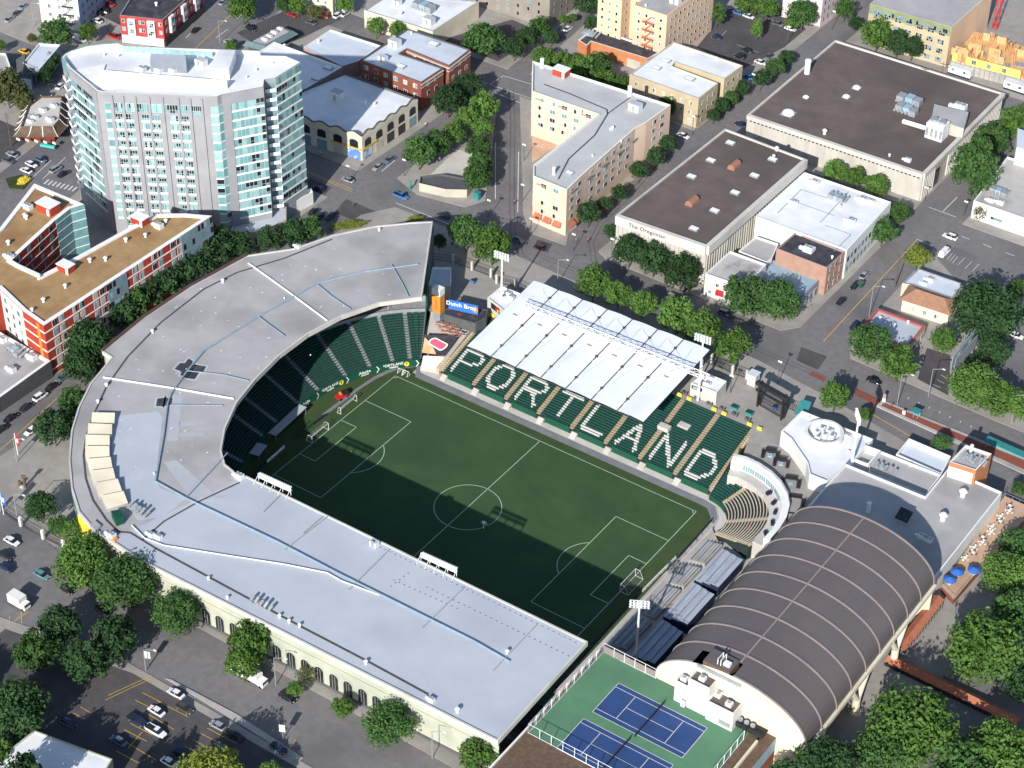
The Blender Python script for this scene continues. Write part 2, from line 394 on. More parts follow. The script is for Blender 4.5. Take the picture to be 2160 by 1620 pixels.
BLK = [
 ('pavement', [(burn(106, 15), 106), (-121, 106), (-120, 178), (burn(178, 15), 178)]),
 ('pavement', [(burn(190, 15), 190), (-120, 190), (-128, 300), (burn(300, 15), 300)]),
 ('pavement', [(-108, 110), (-97, 106), (-80, 109), (-77, 116), (-109, 168), (-111, 160)]),
 ('pavement', [(-63, 117), (-55, 109), (-42, 110), (-45, 116), (-45, 177), (-106, 177)]),
 ('pavement', [(-32, 113), (-28, 111), (34, 110), (38, 115), (38, 177), (-33, 177)]),
 ('pavement', [(53, 117), (57, 110), (103, 108), (260, 106), (260, 175), (52, 175)]),
 ('pavement', [(-33, 193), (37, 193), (37, 268), (-33, 268)]),
 ('pavement', [(-112, 192), (-45, 193), (-45, 340), (-128, 340)]),
 ('pavement', [(53, 194), (260, 192), (260, 340), (53, 340)]),
 ('pavement', [(-33, 278), (37, 278), (37, 380), (-33, 380)]),
 ('pavement', [(-176, -60), (-119, -60), (-119, 88), (burn(88, 14), 88), (burn(30, 14), 30)]),
 ('pavement', [(-330, 20), (burn(20, -15), 20), (burn(88, -15), 88), (-330, 88)]),
 ('pavement', [(-330, 104), (burn(104, -15), 104), (burn(175, -15), 175), (-340, 175)]),
 ('pavement', [(-25, -105), (130, -105), (130, -200), (-60, -200), (-60, -112)]),
]
for m, pl in BLK: patch('pavement', pl, .14, m, skirt=.16)
patch('pavement', [(-104, -72), (-104, 86), (-98, 96), (-60, 96.5), (36, 93.5), (61, 90), (86, 85), (135, 78), (135, -86.5), (-60, -86.5), (-92, -83)], .14, 'pavement', holes=[HOLE], skirt=.16)
# car parks and yards laid on the blocks
LOTS = [('car_park', 'asphalt_dark', [(-320, 22), (burn(22, -19), 22), (burn(60, -19), 60), (-320, 60)]),
 ('car_park', 'asphalt_dark', P2([(205, 30), (330, 92), (395, 60), (250, -20)])),
 ('car_park', 'asphalt_dark', P2([(500, 70), (640, 5), (720, 40), (640, 80), (560, 110)])),
 ('car_park', 'asphalt_dark', P2([(930, 85), (1080, 42), (1150, 72), (1050, 130)])),
 ('car_park', 'asphalt_dark', P2([(1535, 20), (1640, 10), (1700, 62), (1655, 100), (1560, 150), (1470, 100)])),
 ('car_park', 'asphalt', P2([(1975, 545), (2015, 522), (2220, 610), (2200, 680), (2060, 640)])),
 ('car_park', 'asphalt_dark', P2([(1955, 735), (2005, 750), (2000, 835), (1935, 800)])),
 ('car_park', 'asphalt', P2([(2080, 740), (2160, 650), (2300, 760), (2200, 870), (2110, 850)])),
 ('car_park', 'asphalt_dark', [(-20, -107), (128, -107), (128, -198), (-55, -198), (-55, -114)])]
for i, (n, m, pl) in enumerate(LOTS): patch(n, pl, .17, m)
# darker road repairs, tram bed and platform paving
patch('road_patch', P2([(1690, 732), (1680, 760), (1725, 780), (1745, 752)]), .02, 'asphalt_dark')
patch('road_patch', P2([(1700, 890), (1790, 930), (1930, 1010), (1900, 930)]), .02, 'asphalt_dark')
patch('road_patch', P2([(655, 375), (700, 395), (660, 440), (600, 410)]), .02, 'asphalt_dark')
patch('road_patch', P2([(730, 420), (790, 445), (770, 475), (705, 448)]), .02, 'asphalt_dark')
patch('bus_lane', P2([(1712, 783), (1743, 797), (1737, 806), (1706, 790)]), .022, 'paver_red')
patch('bus_lane', P2([(1805, 818), (1862, 845), (1852, 858), (1796, 830)]), .022, 'paver_red')
gz = lambda o: (lambda p: G(p[1]) + o)
b = MB()
def mk(pts, w, m=0, o=.03): b.strip(P2(pts), w, gz(o), m)
for pts in ([(412, 102), (490, 28)], [(640, 358), (745, 400)], [(643, 362), (742, 404)], [(1737, 720), (1934, 506)], [(1826, 866), (1920, 920)], [(2010, 843), (2110, 888)], [(1090, 562), (1120, 576)],
            [(0, 950), (120, 840)]): mk(pts, .22, 1)
for pts in ([(455, 80), (480, 62)], [(500, 40), (512, 28)], [(392, 80), (402, 70)], [(835, 428), (960, 478)], [(805, 362), (833, 338)], [(1033, 178), (1062, 160)], [(1033, 178), (1120, 208)], [(1062, 160), (1122, 178)], [(1045, 196), (1118, 225)],
            [(1959, 437), (2017, 458)], [(1989, 446), (2019, 416)], [(1933, 504), (1966, 519)], [(2028, 498), (2045, 505)], [(2074, 515), (2091, 522)], [(2121, 533), (2140, 540)], [(1045, 300), (1045, 420)], [(1094, 320), (1092, 448)],
            [(90, 378), (138, 332)], [(63, 380), (108, 338)], [(1000, 640), (1040, 660)]): mk(pts, .25)
for k in range(8): mk([(93 + k * 8.5, 388 + k * 2.2), (103 + k * 8.5, 379 + k * 2.2)], .6)
for k in range(7): mk([(1915 + k * 22, 842 + k * 10), (1917 + k * 22, 838 + k * 10)], .2)
b.build('road_markings', ['road_white', 'road_yellow'])['kind'] = 'structure'
b = MB()
for k in range(5): b.strip(P2([(1985 + k * 6, 540 + k * 4), (1998 + k * 5.6, 528 + k * 3.4)]), .14, gz(.19))
for pts in ([(2035, 545), (2020, 560)], [(2050, 552), (2035, 568)], [(2065, 558), (2050, 574)], [(1985, 792), (1998, 800)], [(1968, 812), (1984, 819)], [(1977, 802), (1992, 810)]): b.strip(P2(pts), .14, gz(.19))
for pts in ([(1516, 82), (1532, 66)], [(1555, 95), (1600, 112)], [(1615, 38), (1632, 44)], [(2105, 755), (2140, 715)]): b.strip(P2(pts), .14, gz(.19))
lot = [((285, 1478), (330, 1500)), ((300, 1462), (345, 1485)), ((255, 1560), (330, 1605)), ((262, 1540), (310, 1565)), ((275, 1527), (323, 1552)), ((305, 1503), (367, 1540)), ((333, 1480), (396, 1513)), ((390, 1575), (422, 1592)), ((408, 1562), (470, 1596)), ((423, 1548), (502, 1588)), ((437, 1537), (500, 1570)), ((245, 1585), (295, 1612)), ((155, 1505), (178, 1518)), ((170, 1492), (193, 1506)), ((600, 1595), (625, 1560)), ((270, 1580), (300, 1545)), ((430, 1592), (450, 1573)), ((228, 1468), (322, 1425)), ((222, 1478), (320, 1432))]
for p in lot: b.strip(P2(p), .14, gz(.19), 1)
for p in (((0, 1330), (60, 1290)), ((0, 1345), (16, 1346)), ((20, 1300), (20, 1360)), ((45, 1290), (46, 1340))): b.strip(P2(p), .16, gz(.03), 1)
b.build('parking_lines', ['road_white', 'road_yellow'])['kind'] = 'structure'
patch('kerb', P2([(348, 1432), (360, 1434), (500, 1508), (640, 1600), (630, 1606), (490, 1518)]), .26, 'concrete', skirt=.15)
# tram tracks
b = MB()
def rails(pts):
    w = [Vector(p) for p in P2(pts)]
    for s in (-.72, .72):
        q = []
        for i, p in enumerate(w):
            d = (w[min(i+1, len(w)-1)] - w[max(i-1, 0)]).normalized(); q.append(p + Vector((-d.y, d.x)) * s)
        b.strip(q, .17, gz(.035))
rails([(1078, 190), (1082, 260), (1080, 350), (1080, 450), (1083, 495), (1100, 540), (1140, 565), (1200, 590)])
rails([(1100, 565), (1250, 630), (1480, 735), (1700, 830), (1850, 905)])
rails([(1130, 535), (1300, 605), (1560, 720), (1700, 780), (1860, 850), (2160, 1000)])
rails([(1420, 300), (1330, 410), (1268, 470), (1247, 510), (1252, 548), (1270, 590), (1300, 620)])
b.build('tram_tracks', 'seam_dark')['kind'] = 'structure'

# ------------------------------------------------------------------ buildings
def facing(A, B):
    m = (Vector(A) + Vector(B)) / 2; d = Vector(B) - Vector(A)
    return Vector((d.y, -d.x)).dot(CP.xy - m) > 0
GL = {'dark': ('glass_dark', 'glass_mid'), 'teal': ('glass_sky_teal', 'glass_sky_pale', 'glass_mid', 'glass_dark'), 'blind': ('glass_blind', 'glass_mid', 'glass_dark')}
def pane(root, P, d, z, w, h, frame='white_paint', glass='dark', nx=2, nz=1, name='window', wts=None, proud=.05, bar=.09, sill=False):
    """one framed window centred on P, along unit direction d (outward normal to the right of d)"""
    d = Vector(d).normalized(); n = Vector((d.y, -d.x)); P = Vector(P[:2])
    mats = [frame, *GL[glass]]; bb = MB()
    A = P - d * w / 2; B = P + d * w / 2
    bb.wall(A, B, z, z + h, proud, 0)
    cw = (w - bar * (nx + 1)) / nx; ch = (h - bar * (nz + 1)) / nz
    for i in range(nx):
        for j in range(nz):
            k = random.choices(range(len(mats) - 1), wts)[0] + 1
            a = A + d * (bar + i * (cw + bar)) + n * (proud + .02); c = a + d * cw; q = z + bar + j * (ch + bar)
            bb.face([(a.x, a.y, q), (c.x, c.y, q), (c.x, c.y, q + ch), (a.x, a.y, q + ch)], k)
    if sill: 
        bb.prism([tuple(A), tuple(A + n * .22), tuple(B + n * .22), tuple(B)], z - .14, z, 0, bot=True)
    return bb.build(name, mats, root)
def glaze(root, A, B, z0, pitch, fh, w, h, floors, frame='white_paint', glass='dark', nx=2, nz=1, off=0.0, wts=None, sill=False, skip=0.0):
    A = Vector(A); B = Vector(B); L = (B - A).length; d = (B - A).normalized(); n = int((L - .6) / pitch)
    if n < 1: return
    for f in range(floors):
        for k in range(n):
            if random.random() < skip: continue
            t = L / 2 + (k - (n - 1) / 2) * pitch + off
            pane(root, A + d * t, d, z0 + f * fh, w, h, frame, glass, nx, nz, wts=wts, sill=sill)
def building(name, label, poly, z, wall, roof, cop='white_paint', par=.6, rim=.35, cat='building', win=None, group=None, zb=None):
    poly = ccw(poly); zb = min(G(p[1]) for p in poly) - .3 if zb is None else zb
    cx = sum(p[0] for p in poly) / len(poly); cy = sum(p[1] for p in poly) / len(poly)
    root = thing(name, (cx, cy, zb), label, cat, group)
    n = len(poly); inn = inset(poly, rim)
    w = MB(); w.prism(poly, zb, z, 0, top=False); w.build('wall', [wall], root)
    c = MB()
    for k in range(n):
        j = (k + 1) % n; a, q, e, g = poly[k], poly[j], inn[j], inn[k]
        c.face([(*a, z), (*q, z), (*e, z), (*g, z)]); c.face([(*g, z), (*e, z), (*e, z - par), (*g, z - par)])
    c.build('parapet', [cop], root)
    v2, fs = tri(inn, breaks=()); r = MB()
    for f in fs: r.face([(v2[k].x, v2[k].y, z - par) for k in f])
    r.build('roof', [roof], root)
    if win:
        for wn in (win if isinstance(win, list) else [win]):
            wn = dict(wn); only = wn.pop('only', None); k0 = 0
            for k in range(n):
                A, B = poly[k], poly[(k + 1) % n]
                if not facing(A, B) or math.dist(A, B) < 3: continue
                k0 += 1
                if only and k0 not in only: continue
                glaze(root, A, B, zb + .3 + wn.get('sill0', 1.2), wn['pitch'], wn.get('fh', 3.2), wn['w'], wn['h'], wn['floors'], wn.get('frame', 'white_paint'), wn.get('glass', 'dark'), wn.get('nx', 2), wn.get('nz', 1), wts=wn.get('wts'), sill=wn.get('sill', False), skip=wn.get('skip', 0))
    return root
def units(root, z, spec):
    """roof equipment: (kind, px, py, size) at photo points on roof height z"""
    for kind, px, py, s in spec:
        p = U(px, py, z); b = MB()
        if kind == 'vent':
            b.tube((p.x, p.y, z), (p.x, p.y, z + .8 * s), .28 * s, 0, 8); b.tube((p.x, p.y, z + .8 * s), (p.x, p.y, z + 1.05 * s), .5 * s, 0, 8, .25 * s); b.build('roof_vent', 'white_metal', root)
        elif kind == 'ac':
            b.box(p.x, p.y, z, 2.0 * s, 1.4 * s, 1.1 * s, 0); b.tube((p.x - .4 * s, p.y, z + 1.1 * s), (p.x - .4 * s, p.y, z + 1.3 * s), .45 * s, 1, 10); b.tube((p.x + .5 * s, p.y, z + 1.1 * s), (p.x + .5 * s, p.y, z + 1.25 * s), .4 * s, 1, 10)
            b.box(p.x - 1.6 * s, p.y, z, .9 * s, .6 * s, .6 * s, 0); b.build('air_conditioner', ['white_metal', 'grey_metal'], root)
        elif kind == 'sky':
            b.box(p.x, p.y, z, 1.7 * s, 1.1 * s, .35 * s, 0); b.box(p.x, p.y, z + .35 * s, 1.5 * s, .9 * s, .12, 1); b.build('skylight', ['grey_metal', 'white_paint'], root)
        elif kind == 'dome':
            b.box(p.x, p.y, z, 2.2 * s, 2.2 * s, .3, 0); b.sphere((p.x, p.y, z + .3), 1.15 * s, 1, 10, 4, .55, True); b.build('skylight_dome', ['grey_metal', 'white_paint'], root, smooth=False)
        elif kind == 'hut':
            b.box(p.x, p.y, z, 3.2 * s, 2.4 * s, 2.2 * s, 0, mt=1); b.box(p.x, p.y - 1.24 * s, z + .1, .9, .1, 1.9, 2); b.build('stair_bulkhead', ['white_wall', 'pale_roof', 'grey_metal'], root)
        elif kind == 'redhut':
            b.box(p.x, p.y, z, 6.2 * s, 4.2 * s, 3.0 * s, 0); b.box(p.x, p.y, z + 3.0 * s, 6.7 * s, 4.7 * s, .2, 1); b.box(p.x + 1.8, p.y - 2.13 * s, z, 1.0, .1, 2.2, 1); b.build('stair_bulkhead', ['red_panel', 'white_paint'], root)
        elif kind == 'pipe':
            b.tube((p.x, p.y, z), (p.x, p.y, z + 2.6 * s), .55 * s, 0, 10); b.tube((p.x, p.y, z + 2.6 * s), (p.x, p.y, z + 2.9 * s), .62 * s, 0, 10); b.build('flue', 'white_metal', root)
        elif kind == 'duct':
            for i in range(3): b.box(p.x + (i - 1) * 2.2 * s, p.y + random.uniform(-.6, .6), z + .3, 2.0 * s, 2.6 * s, 1.7 * s, i % 2)
            for i in range(5): b.tube((p.x - 3 * s + i * 1.4, p.y - 1.8 * s, z + .8), (p.x - 3 * s + i * 1.4, p.y + 1.8 * s, z + 1.3 + .3 * (i % 2)), .42, 0, 8)
            b.build('ventilation_plant', ['grey_metal', 'steel_blue'], root)
def roofline(root, z, pts, w, m, h=.12, name='roof_seam'):
    b = MB(); b.strip([tuple(U(a, c, z).xy) for a, c in pts], w, z + .01, 0, h); return b.build(name, m, root)

# red and orange apartment block with the two-armed tan roof
ZU = 29.4
rp = P2([(-150, 610), (-60, 530), (0, 480), (72, 387), (178, 431), (148, 440), (117, 464), (25, 548), (40, 557), (88, 579), (163, 540), (277, 477), (330, 451), (390, 450), (447, 455), (343, 523), (92, 687), (47, 655), (0, 610), (-90, 660)], ZU)
ru = building('apartment_block', 'red apartment block with white-rimmed tan roofs and a dark court beside the curved grandstand', rp, ZU, 'red_panel', 'tan_roof', rim=1.3, par=.5)
A, B = Vector(U(92, 687, ZU).xy), Vector(U(447, 455, ZU).xy); L = (B - A).length; d = (B - A).normalized(); nrm = Vector((d.y, -d.x))
bb = MB()
for k in range(5): bb.wall(A + d * .05, B - d * .05, 13.6 + k * 3.25, 13.95 + k * 3.25, .16, 0)
bb.build('floor_band', 'white_paint', ru)
bb = MB()
for t0, t1 in ((.36, .47), (.80, .995)): bb = MB(); bb.wall(A + d * L * t0, A + d * L * t1, 11, ZU - .3, .25, 0); bb.build('grey_bay', 'greyblue_wall', ru)
pass
n = 26
for f in range(5):
    for k in range(n):
        t = L * (k + .5) / n; grey = .36 < t / L < .47 or t / L > .8
        if not grey and k % 3 == 0: continue
        pane(ru, A + d * t + nrm * (.2 if grey else 0), d, 11.2 + f * 3.25 + 3.0, 1.9 if not grey else 2.3, 2.15, 'white_paint' if not grey else 'grey_metal', 'blind' if not grey else 'teal', 2, 1)
C0, C1 = Vector(U(47, 655, ZU).xy), Vector(U(0, 610, ZU).xy)
bb = MB(); q0, q1 = Vector(rp[-2] if False else U(0, 610, ZU).xy), A
d2 = (A - Vector(U(47, 655, ZU).xy)).normalized()
for k in range(5): bb.wall(Vector(U(47, 655, ZU).xy) + d2 * .05, A - d2 * .05, 13.6 + k * 3.25, 13.95 + k * 3.25, .16, 0)
bb.build('floor_band', 'white_paint', ru)
bb = MB(); bb.wall(A - d2 * 3.4, A - d2 * 2.2, 12, ZU - .6, .2, 0); bb.build('orange_stripe', 'orange_panel', ru)
dd = (Vector(U(47, 655, ZU).xy) - Vector(U(0, 610, ZU).xy)); E0 = Vector(U(0, 610, ZU).xy) - dd.normalized() * 1
bb = MB(); bb.wall(Vector(U(0, 610, ZU).xy), Vector(U(47, 655, ZU).xy), 11, ZU - .2, .12, 0); bb.build('white_bay', 'white_wall', ru)
for f in range(5):
    for k in range(3): pane(ru, Vector(U(0, 610, ZU).xy) + dd * (.2 + .3 * k), dd, 13 + f * 3.25, 1.5, 1.7, 'grey_metal', 'blind', 2, 1, proud=.17)
for e in ((( 117, 464), (25, 548)), ((148, 440), (117, 464)), ((178, 431), (148, 440))):
    q = [Vector(U(*k, ZU).xy) for k in e]; a, c = (q[1], q[0])
    if e[0] == (178, 431) or e[0] == (148, 440):
        bb = MB(); bb.wall(a, c, 12, ZU - .1, .1, 0); bb.build('glass_bay', 'glass_sky_teal', ru)
        bb = MB()
        for k in range(6): bb.wall(a, c, 12 + k * 3.1, 12.3 + k * 3.1, .18, 0)
        bb.build('floor_band', 'white_paint', ru)
    else:
        bb = MB()
        for k in range(5): bb.wall(a, c, 13.6 + k * 3.25, 13.85 + k * 3.25, .14, 0)
        bb.build('floor_band', 'white_paint', ru)
        for f in range(5):
            for k in range(4): pane(ru, a + (c - a) * ((k + .5) / 4), c - a, 13.9 + f * 3.25, 1.8, 2, 'grey_metal', 'dark', 2, 1)
units(ru, ZU - .5, [('redhut', 103, 445, .95), ('redhut', 296, 470, .75), ('redhut', 140, 570, .7), ('ac', 60, 440, 1.3), ('ac', 335, 480, 1.3), ('vent', 56, 462, 1.5), ('vent', 52, 458, 1.3), ('vent', 18, 516, 1.5), ('vent', 190, 553, 1.4), ('vent', 223, 550, 1.4), ('vent', 82, 589, 1.5), ('vent', 138, 607, 1.3), ('vent', 92, 637, 1.4), ('vent', 68, 657, 1.2), ('vent', 266, 510, 1.4), ('vent', 307, 500, 1.3), ('vent', 350, 470, 1.3), ('ac', 20, 545, 1.2)])

# glass tower
ZT, ZTB = 59.6, 8.4
tp = [(130,122),(138,114),(150,108),(180,99),(215,94),(250,92),(262,97),(360,101),(548,107),(550,117),(602,118),(633,131),(580,164),(557,167),(555,182),(467,199),(458,203),(440,203),(215,194),(204,191),(146,143),(140,135)]
tw = P2(tp, ZT); tn = len(tw)
tower = thing('glass_tower', (sum(p[0] for p in tw) / tn, sum(p[1] for p in tw) / tn, ZTB), 'tall pale glass and grey apartment tower with a white roof', 'building')
bb = MB(); bb.prism(tw, ZTB, ZT, 0, top=False); bb.build('wall', 'grey_panel', tower)
ctw = ccw(tw); inn = inset(ctw, .5); bb = MB()
for k in range(tn):
    j = (k + 1) % tn; bb.face([(*ctw[k], ZT), (*ctw[j], ZT), (*inn[j], ZT), (*inn[k], ZT)]); bb.face([(*inn[k], ZT), (*inn[j], ZT), (*inn[j], ZT - 1.4), (*inn[k], ZT - 1.4)])
bb.build('parapet', 'white_paint', tower)
v2, fs = tri(inn, breaks=()); bb = MB()
for f in fs: bb.face([(v2[k].x, v2[k].y, ZT - 1.4) for k in f])
bb.build('roof', 'white_roof', tower)
TW = {q: Vector(U(*q, ZT).xy) for q in tp}
FH = 3.16
nwin = [0]; stuff = MB(); SM = ['mullion', 'glass_sky_teal', 'glass_sky_pale', 'glass_mid', 'glass_dark']
def ribbon(a, c, z, h, nx, dark=.15, name='window_ribbon', proud=.06):
    a = Vector(a); c = Vector(c); d = (c - a).normalized(); n = Vector((d.y, -d.x)); L = (c - a).length
    own = nwin[0] < 98; nwin[0] += 1
    bb = MB() if own else stuff
    bb.wall(a, c, z, z + h, proud, 0)
    cw = L / nx; run = random.random() < dark
    for i in range(nx):
        if random.random() < .3: run = random.random() < dark * 1.3
        k = random.choices((1, 2, 3, 4), (1, 1, 3, 9) if run else (9, 7, 1.2, .5))[0]
        p = a + d * (i * cw + .07) + n * (proud + .03); q = p + d * (cw - .14)
        split = h * (.36 if k == 4 else .0)
        bb.face([(p.x, p.y, z + .1 + split), (q.x, q.y, z + .1 + split), (q.x, q.y, z + h - .1), (p.x, p.y, z + h - .1)], k)
        if split: bb.face([(p.x, p.y, z + .1), (q.x, q.y, z + .1), (q.x, q.y, z + split), (p.x, p.y, z + split)], random.choice((1, 3, 4)))
    if own: bb.build(name, SM, tower)
bands = MB()
def tface(a, c, z0, z1, px_w=1.35, dark=.15, band=.55, bandp=.16):
    a = Vector(a); c = Vector(c); nx = max(1, int((c - a).length / px_w)); z = z1 - FH
    while z > z0 - .2:
        bands.wall(a, c, z, z + band, bandp, 0); ribbon(a, c, z + band, FH - band, nx, dark); z -= FH
# right (east) face, chamfer, front-right, left faces
rA, rB = TW[(580,164)], TW[(633,131)]
tface(rA, rB, 14, ZT - .4, 1.25, .30)
fr0, fr1 = TW[(467,199)], TW[(555,182)]; dfr = (fr1 - fr0)
bb = MB(); bb.wall(fr0, fr0 + dfr * .20, ZTB + 1, ZT - .2, .3, 0); bb.wall(fr0 + dfr * .2, fr1, ZT - 3.6, ZT - .2, .3, 0); bb.build('grey_frame', 'grey_panel', tower)
tface(fr0 + dfr * .20, fr1, 13, ZT - 3.6, 1.25, .25)
lf0, lf1 = TW[(146,143)], TW[(204,191)]; dlf = lf1 - lf0
bb = MB(); bb.wall(lf0 + dlf * .86, lf1, ZTB + 1, ZT - .2, .3, 0); bb.wall(lf0, lf0 + dlf * .84, ZT - 3.4, ZT - .2, .3, 0); bb.build('grey_frame', 'grey_panel', tower)
tface(lf0, lf0 + dlf * .86, 13, ZT - 3.4, 1.25, .42)
arc = [TW[k] for k in ((140,135),(130,122),(138,114),(150,108),(180,99),(215,94),(250,92))]
bb = MB()
for a, c in zip(arc[1:], arc): bb.wall(a, c, ZT - 3.2, ZT + .2, .12, 0)
bb.build('glass_screen', 'glass_sky_teal', tower)
# balconies on the two cut corners
def balconies(a, c, z0, z1, deep=1.1):
    a = Vector(a); c = Vector(c); d = (c - a).normalized(); n = Vector((d.y, -d.x)); z = z1
    while z > z0:
        bb = MB(); pl = [a, a + n * deep, c + n * deep, c]
        bb.prism([tuple(p) for p in pl], z, z + .22, 0, bot=True)
        bb.wall(a + n * (deep - .06), c + n * (deep - .06), z + .22, z + 1.2, .05, 0)
        o = bb.build('balcony', 'white_paint', tower)
        bb = MB(); e = d * .25; bb.wall(a + e, c - e, z + .3, z + 2.6, .05, 0); bb.build('balcony_door', 'glass_mid', tower)
        z -= FH
balconies(TW[(557,167)] , TW[(580,164)], 14, ZT - 4.2)
balconies(TW[(140,135)], TW[(146,143)], 15, ZT - 4.5, 1.6)
# front: two glass columns and six columns of paired windows
f0, f1 = TW[(215,194)], TW[(440,203)]; df = f1 - f0; LF = df.length; dn = df.normalized(); nn_ = Vector((dn.y, -dn.x))
tface(f0 + df * .01, f0 + df * .065, 12, ZT - 3.6, 1.3, .15, .7, .12)
tface(TW[(440,203)] + (TW[(458,203)] - TW[(440,203)]) * .1, TW[(458,203)], 12, ZT - 3.6, 1.4, .03, .5, .12)
tface(TW[(458,203)] , TW[(467,199)], 10, ZT - 3.2, 1.4, .0, .3, .05)
cols = [.135, .235, .385, .485, .66, .76]
pil = MB()
for t in (.085, .19, .305, .435, .56, .71, .82, .93): pil.wall(f0 + df * (t - .011), f0 + df * (t + .011), ZTB + 2, ZT - 1.0, .35, 0)
pil.build('pilaster', 'grey_panel', tower)
for ci, (t0, t1) in enumerate(((.10, .18), (.20, .295), (.315, .425), (.445, .55), (.57, .70), (.72, .81), (.83, .92))): ribbon(f0 + df * t0, f0 + df * t1, ZT - 6.3, 2.9, 5, .5)
for fl in range(13):
    z = ZT - 9.6 - fl * FH
    for ci, t in enumerate(cols):
        s = 1 if ci % 2 else -1; a = f0 + df * (t - .034); c = f0 + df * (t + .034)
        ribbon(a, c, z + .55, 2.0, 3, .8)
        bands.wall(a - dn * .25, c + dn * .25, z - .05, z + .5, .28, 0)
        e = f0 + df * (t - s * .048)
        for k in range(2): ribbon(e - dn * .42, e + dn * .42, z + .1 + k * 1.2, .8, 1, .6, proud=.1)
bands.build('floor_bands', 'white_paint', tower)
so_ = stuff.build('windows', SM, tower); so_['kind'] = 'stuff'
# roof deck equipment
bb = MB(); bb.prism(P2([(148, 143), (222, 130), (215, 152), (432, 165), (450, 160), (480, 178), (215, 176)], ZT), ZT - 1.4, ZT - .9, 0); bb.build('roof_terrace', 'white_paint', tower)
bb = MB(); bb.prism(P2([(320, 128), (392, 131), (394, 146), (318, 143)], ZT), ZT - 1.4, ZT + 2.4, 0, 1); bb.build('plant_room', ['greyblue_wall', 'pale_roof'], tower)
bb = MB(); bb.prism(P2([(462, 118), (498, 119), (484, 160), (446, 157)], ZT), ZT - 1.4, ZT + 2.2, 0, 1); bb.build('lift_overrun', ['white_wall', 'white_roof'], tower)
bb = MB(); q = P2([(210, 155), (480, 178)], ZT)
bb.wall(q[0], q[1], ZT - 1.4, ZT + 1.4, .4, 0); bb.build('roof_screen', 'white_wall', tower)
bb = MB(); q = P2([(258, 100), (448, 112)], ZT)
for k in range(14):
    t = k / 13; p = Vector(q[0]).lerp(Vector(q[1]), t); bb.tube((p.x, p.y, ZT - 1.4), (p.x, p.y, ZT + .5), .09, 0, 5)
bb.wall(q[0], q[1], ZT - 1.2, ZT + .4, .03, 1); bb.build('glass_railing', ['grey_metal', 'glass_sky_pale'], tower)
units(tower, ZT - 1.4, [('ac', 300, 150, 1.2), ('ac', 335, 152, 1.2), ('ac', 365, 153, 1.2), ('vent', 470, 132, 1.2), ('vent', 470, 142, 1.2), ('vent', 540, 150, .9), ('vent', 575, 135, .9), ('hut', 425, 138, 1.0), ('vent', 220, 118, .8), ('vent', 250, 120, .8), ('vent', 520, 165, .8)])
pod = building('shop_podium', 'low pale stone shop wing at the foot of the glass tower', P2([(560, 449), (604, 428), (604, 462), (553, 490), (487, 488), (492, 466)], 13.4)[::1], 13.4, 'beige_wall', 'pale_roof', 'beige_wall', win=dict(pitch=4, w=2.6, h=2.6, floors=1, sill0=.5, frame='white_paint', nx=3, nz=2))
ent = building('entrance_canopy_wing', 'long white canopy along the street side of the glass tower', P2([(606, 434), (660, 405), (656, 396), (600, 424)], 12.6), 12.6, 'white_wall', 'white_roof')

# cream mission-style corner building with a wavy parapet
ZC = 17.2
cp_ = P2([(763, 289), (881, 209), (727, 153), (600, 205), (560, 228)], ZC)
cr = building('corner_building', 'cream two-storey corner building with wavy parapets and dark arched windows', cp_, ZC, 'cream_wall', 'white_roof', 'charcoal', par=.7)
for e0, e1, nb in ((cp_[4], cp_[0], 6), (cp_[0], cp_[1], 5)):
    a = Vector(e0); c = Vector(e1)
    if (c - a).length > 60: a = c + (a - c).normalized() * 60
    d = (c - a).normalized(); L = (c - a).length; n = Vector((d.y, -d.x)); bb = MB(); ns = nb * 12; tops = []
    for k in range(ns + 1):
        ph = (k / 12) % 1.0; tops.append(ZC + .1 + 1.1 * max(0, math.sin(math.pi * ph)) ** 1.5)
    for k in range(ns):
        p = a + d * L * k / ns; q = a + d * L * (k + 1) / ns
        bb.prism([tuple(p - n * .3), tuple(p + n * .12), tuple(q + n * .12), tuple(q - n * .3)], ZC - 1.2, (tops[k] + tops[k+1]) / 2, 0)
        bb.prism([tuple(p - n * .34), tuple(p + n * .2), tuple(q + n * .2), tuple(q - n * .34)], (tops[k] + tops[k+1]) / 2, (tops[k] + tops[k+1]) / 2 + .22, 1)
    bb.build('wavy_parapet', ['cream_wall', 'charcoal'], cr)
    for k in range(nb):
        m0 = a + d * L * (k + .5) / nb; bb = MB(); w, z, h = 3.0, ZC - 4.6, 1.9
        pr = [(-w/2, 0), (w/2, 0), (w/2, h)] + [(w/2 * math.cos(t * math.pi / 8), h + .8 * math.sin(t * math.pi / 8)) for t in range(1, 8)] + [(-w/2, h)]
        for s, mm, o in ((1.13, 1, .05), (1.0, 0, .12)): bb.face([(m0.x + d.x * x * s + n.x * o, m0.y + d.y * x * s + n.y * o, z + y * s - (s - 1)) for x, y in pr], mm)
        bb.build('arched_window', ['glass_dark', 'charcoal'], cr)
        bb = MB(); bb.wall(m0 - d * 1.9, m0 + d * 1.9, 8.2, 11.6, .08, 0); bb.build('shopfront', random.choice(['glass_dark', 'beige_wall', 'glass_mid']) , cr)
bb = MB(); d = (Vector(cp_[1]) - Vector(cp_[0])).normalized()
bb.wall(Vector(cp_[0]) + d * 1.2, Vector(cp_[0]) + d * 5, 8.3, 11.9, .12, 0); bb.wall(Vector(cp_[0]) - (Vector(cp_[0]) - Vector(cp_[4])).normalized() * 5.6, Vector(cp_[0]) - (Vector(cp_[0]) - Vector(cp_[4])).normalized() * .6, 8.3, 11.9, .12, 0); bb.build('blue_mural', mat('mural', (.10, .22, .55), (.55, .62, .60), .5, .7, lo=.45, hi=.55), cr)
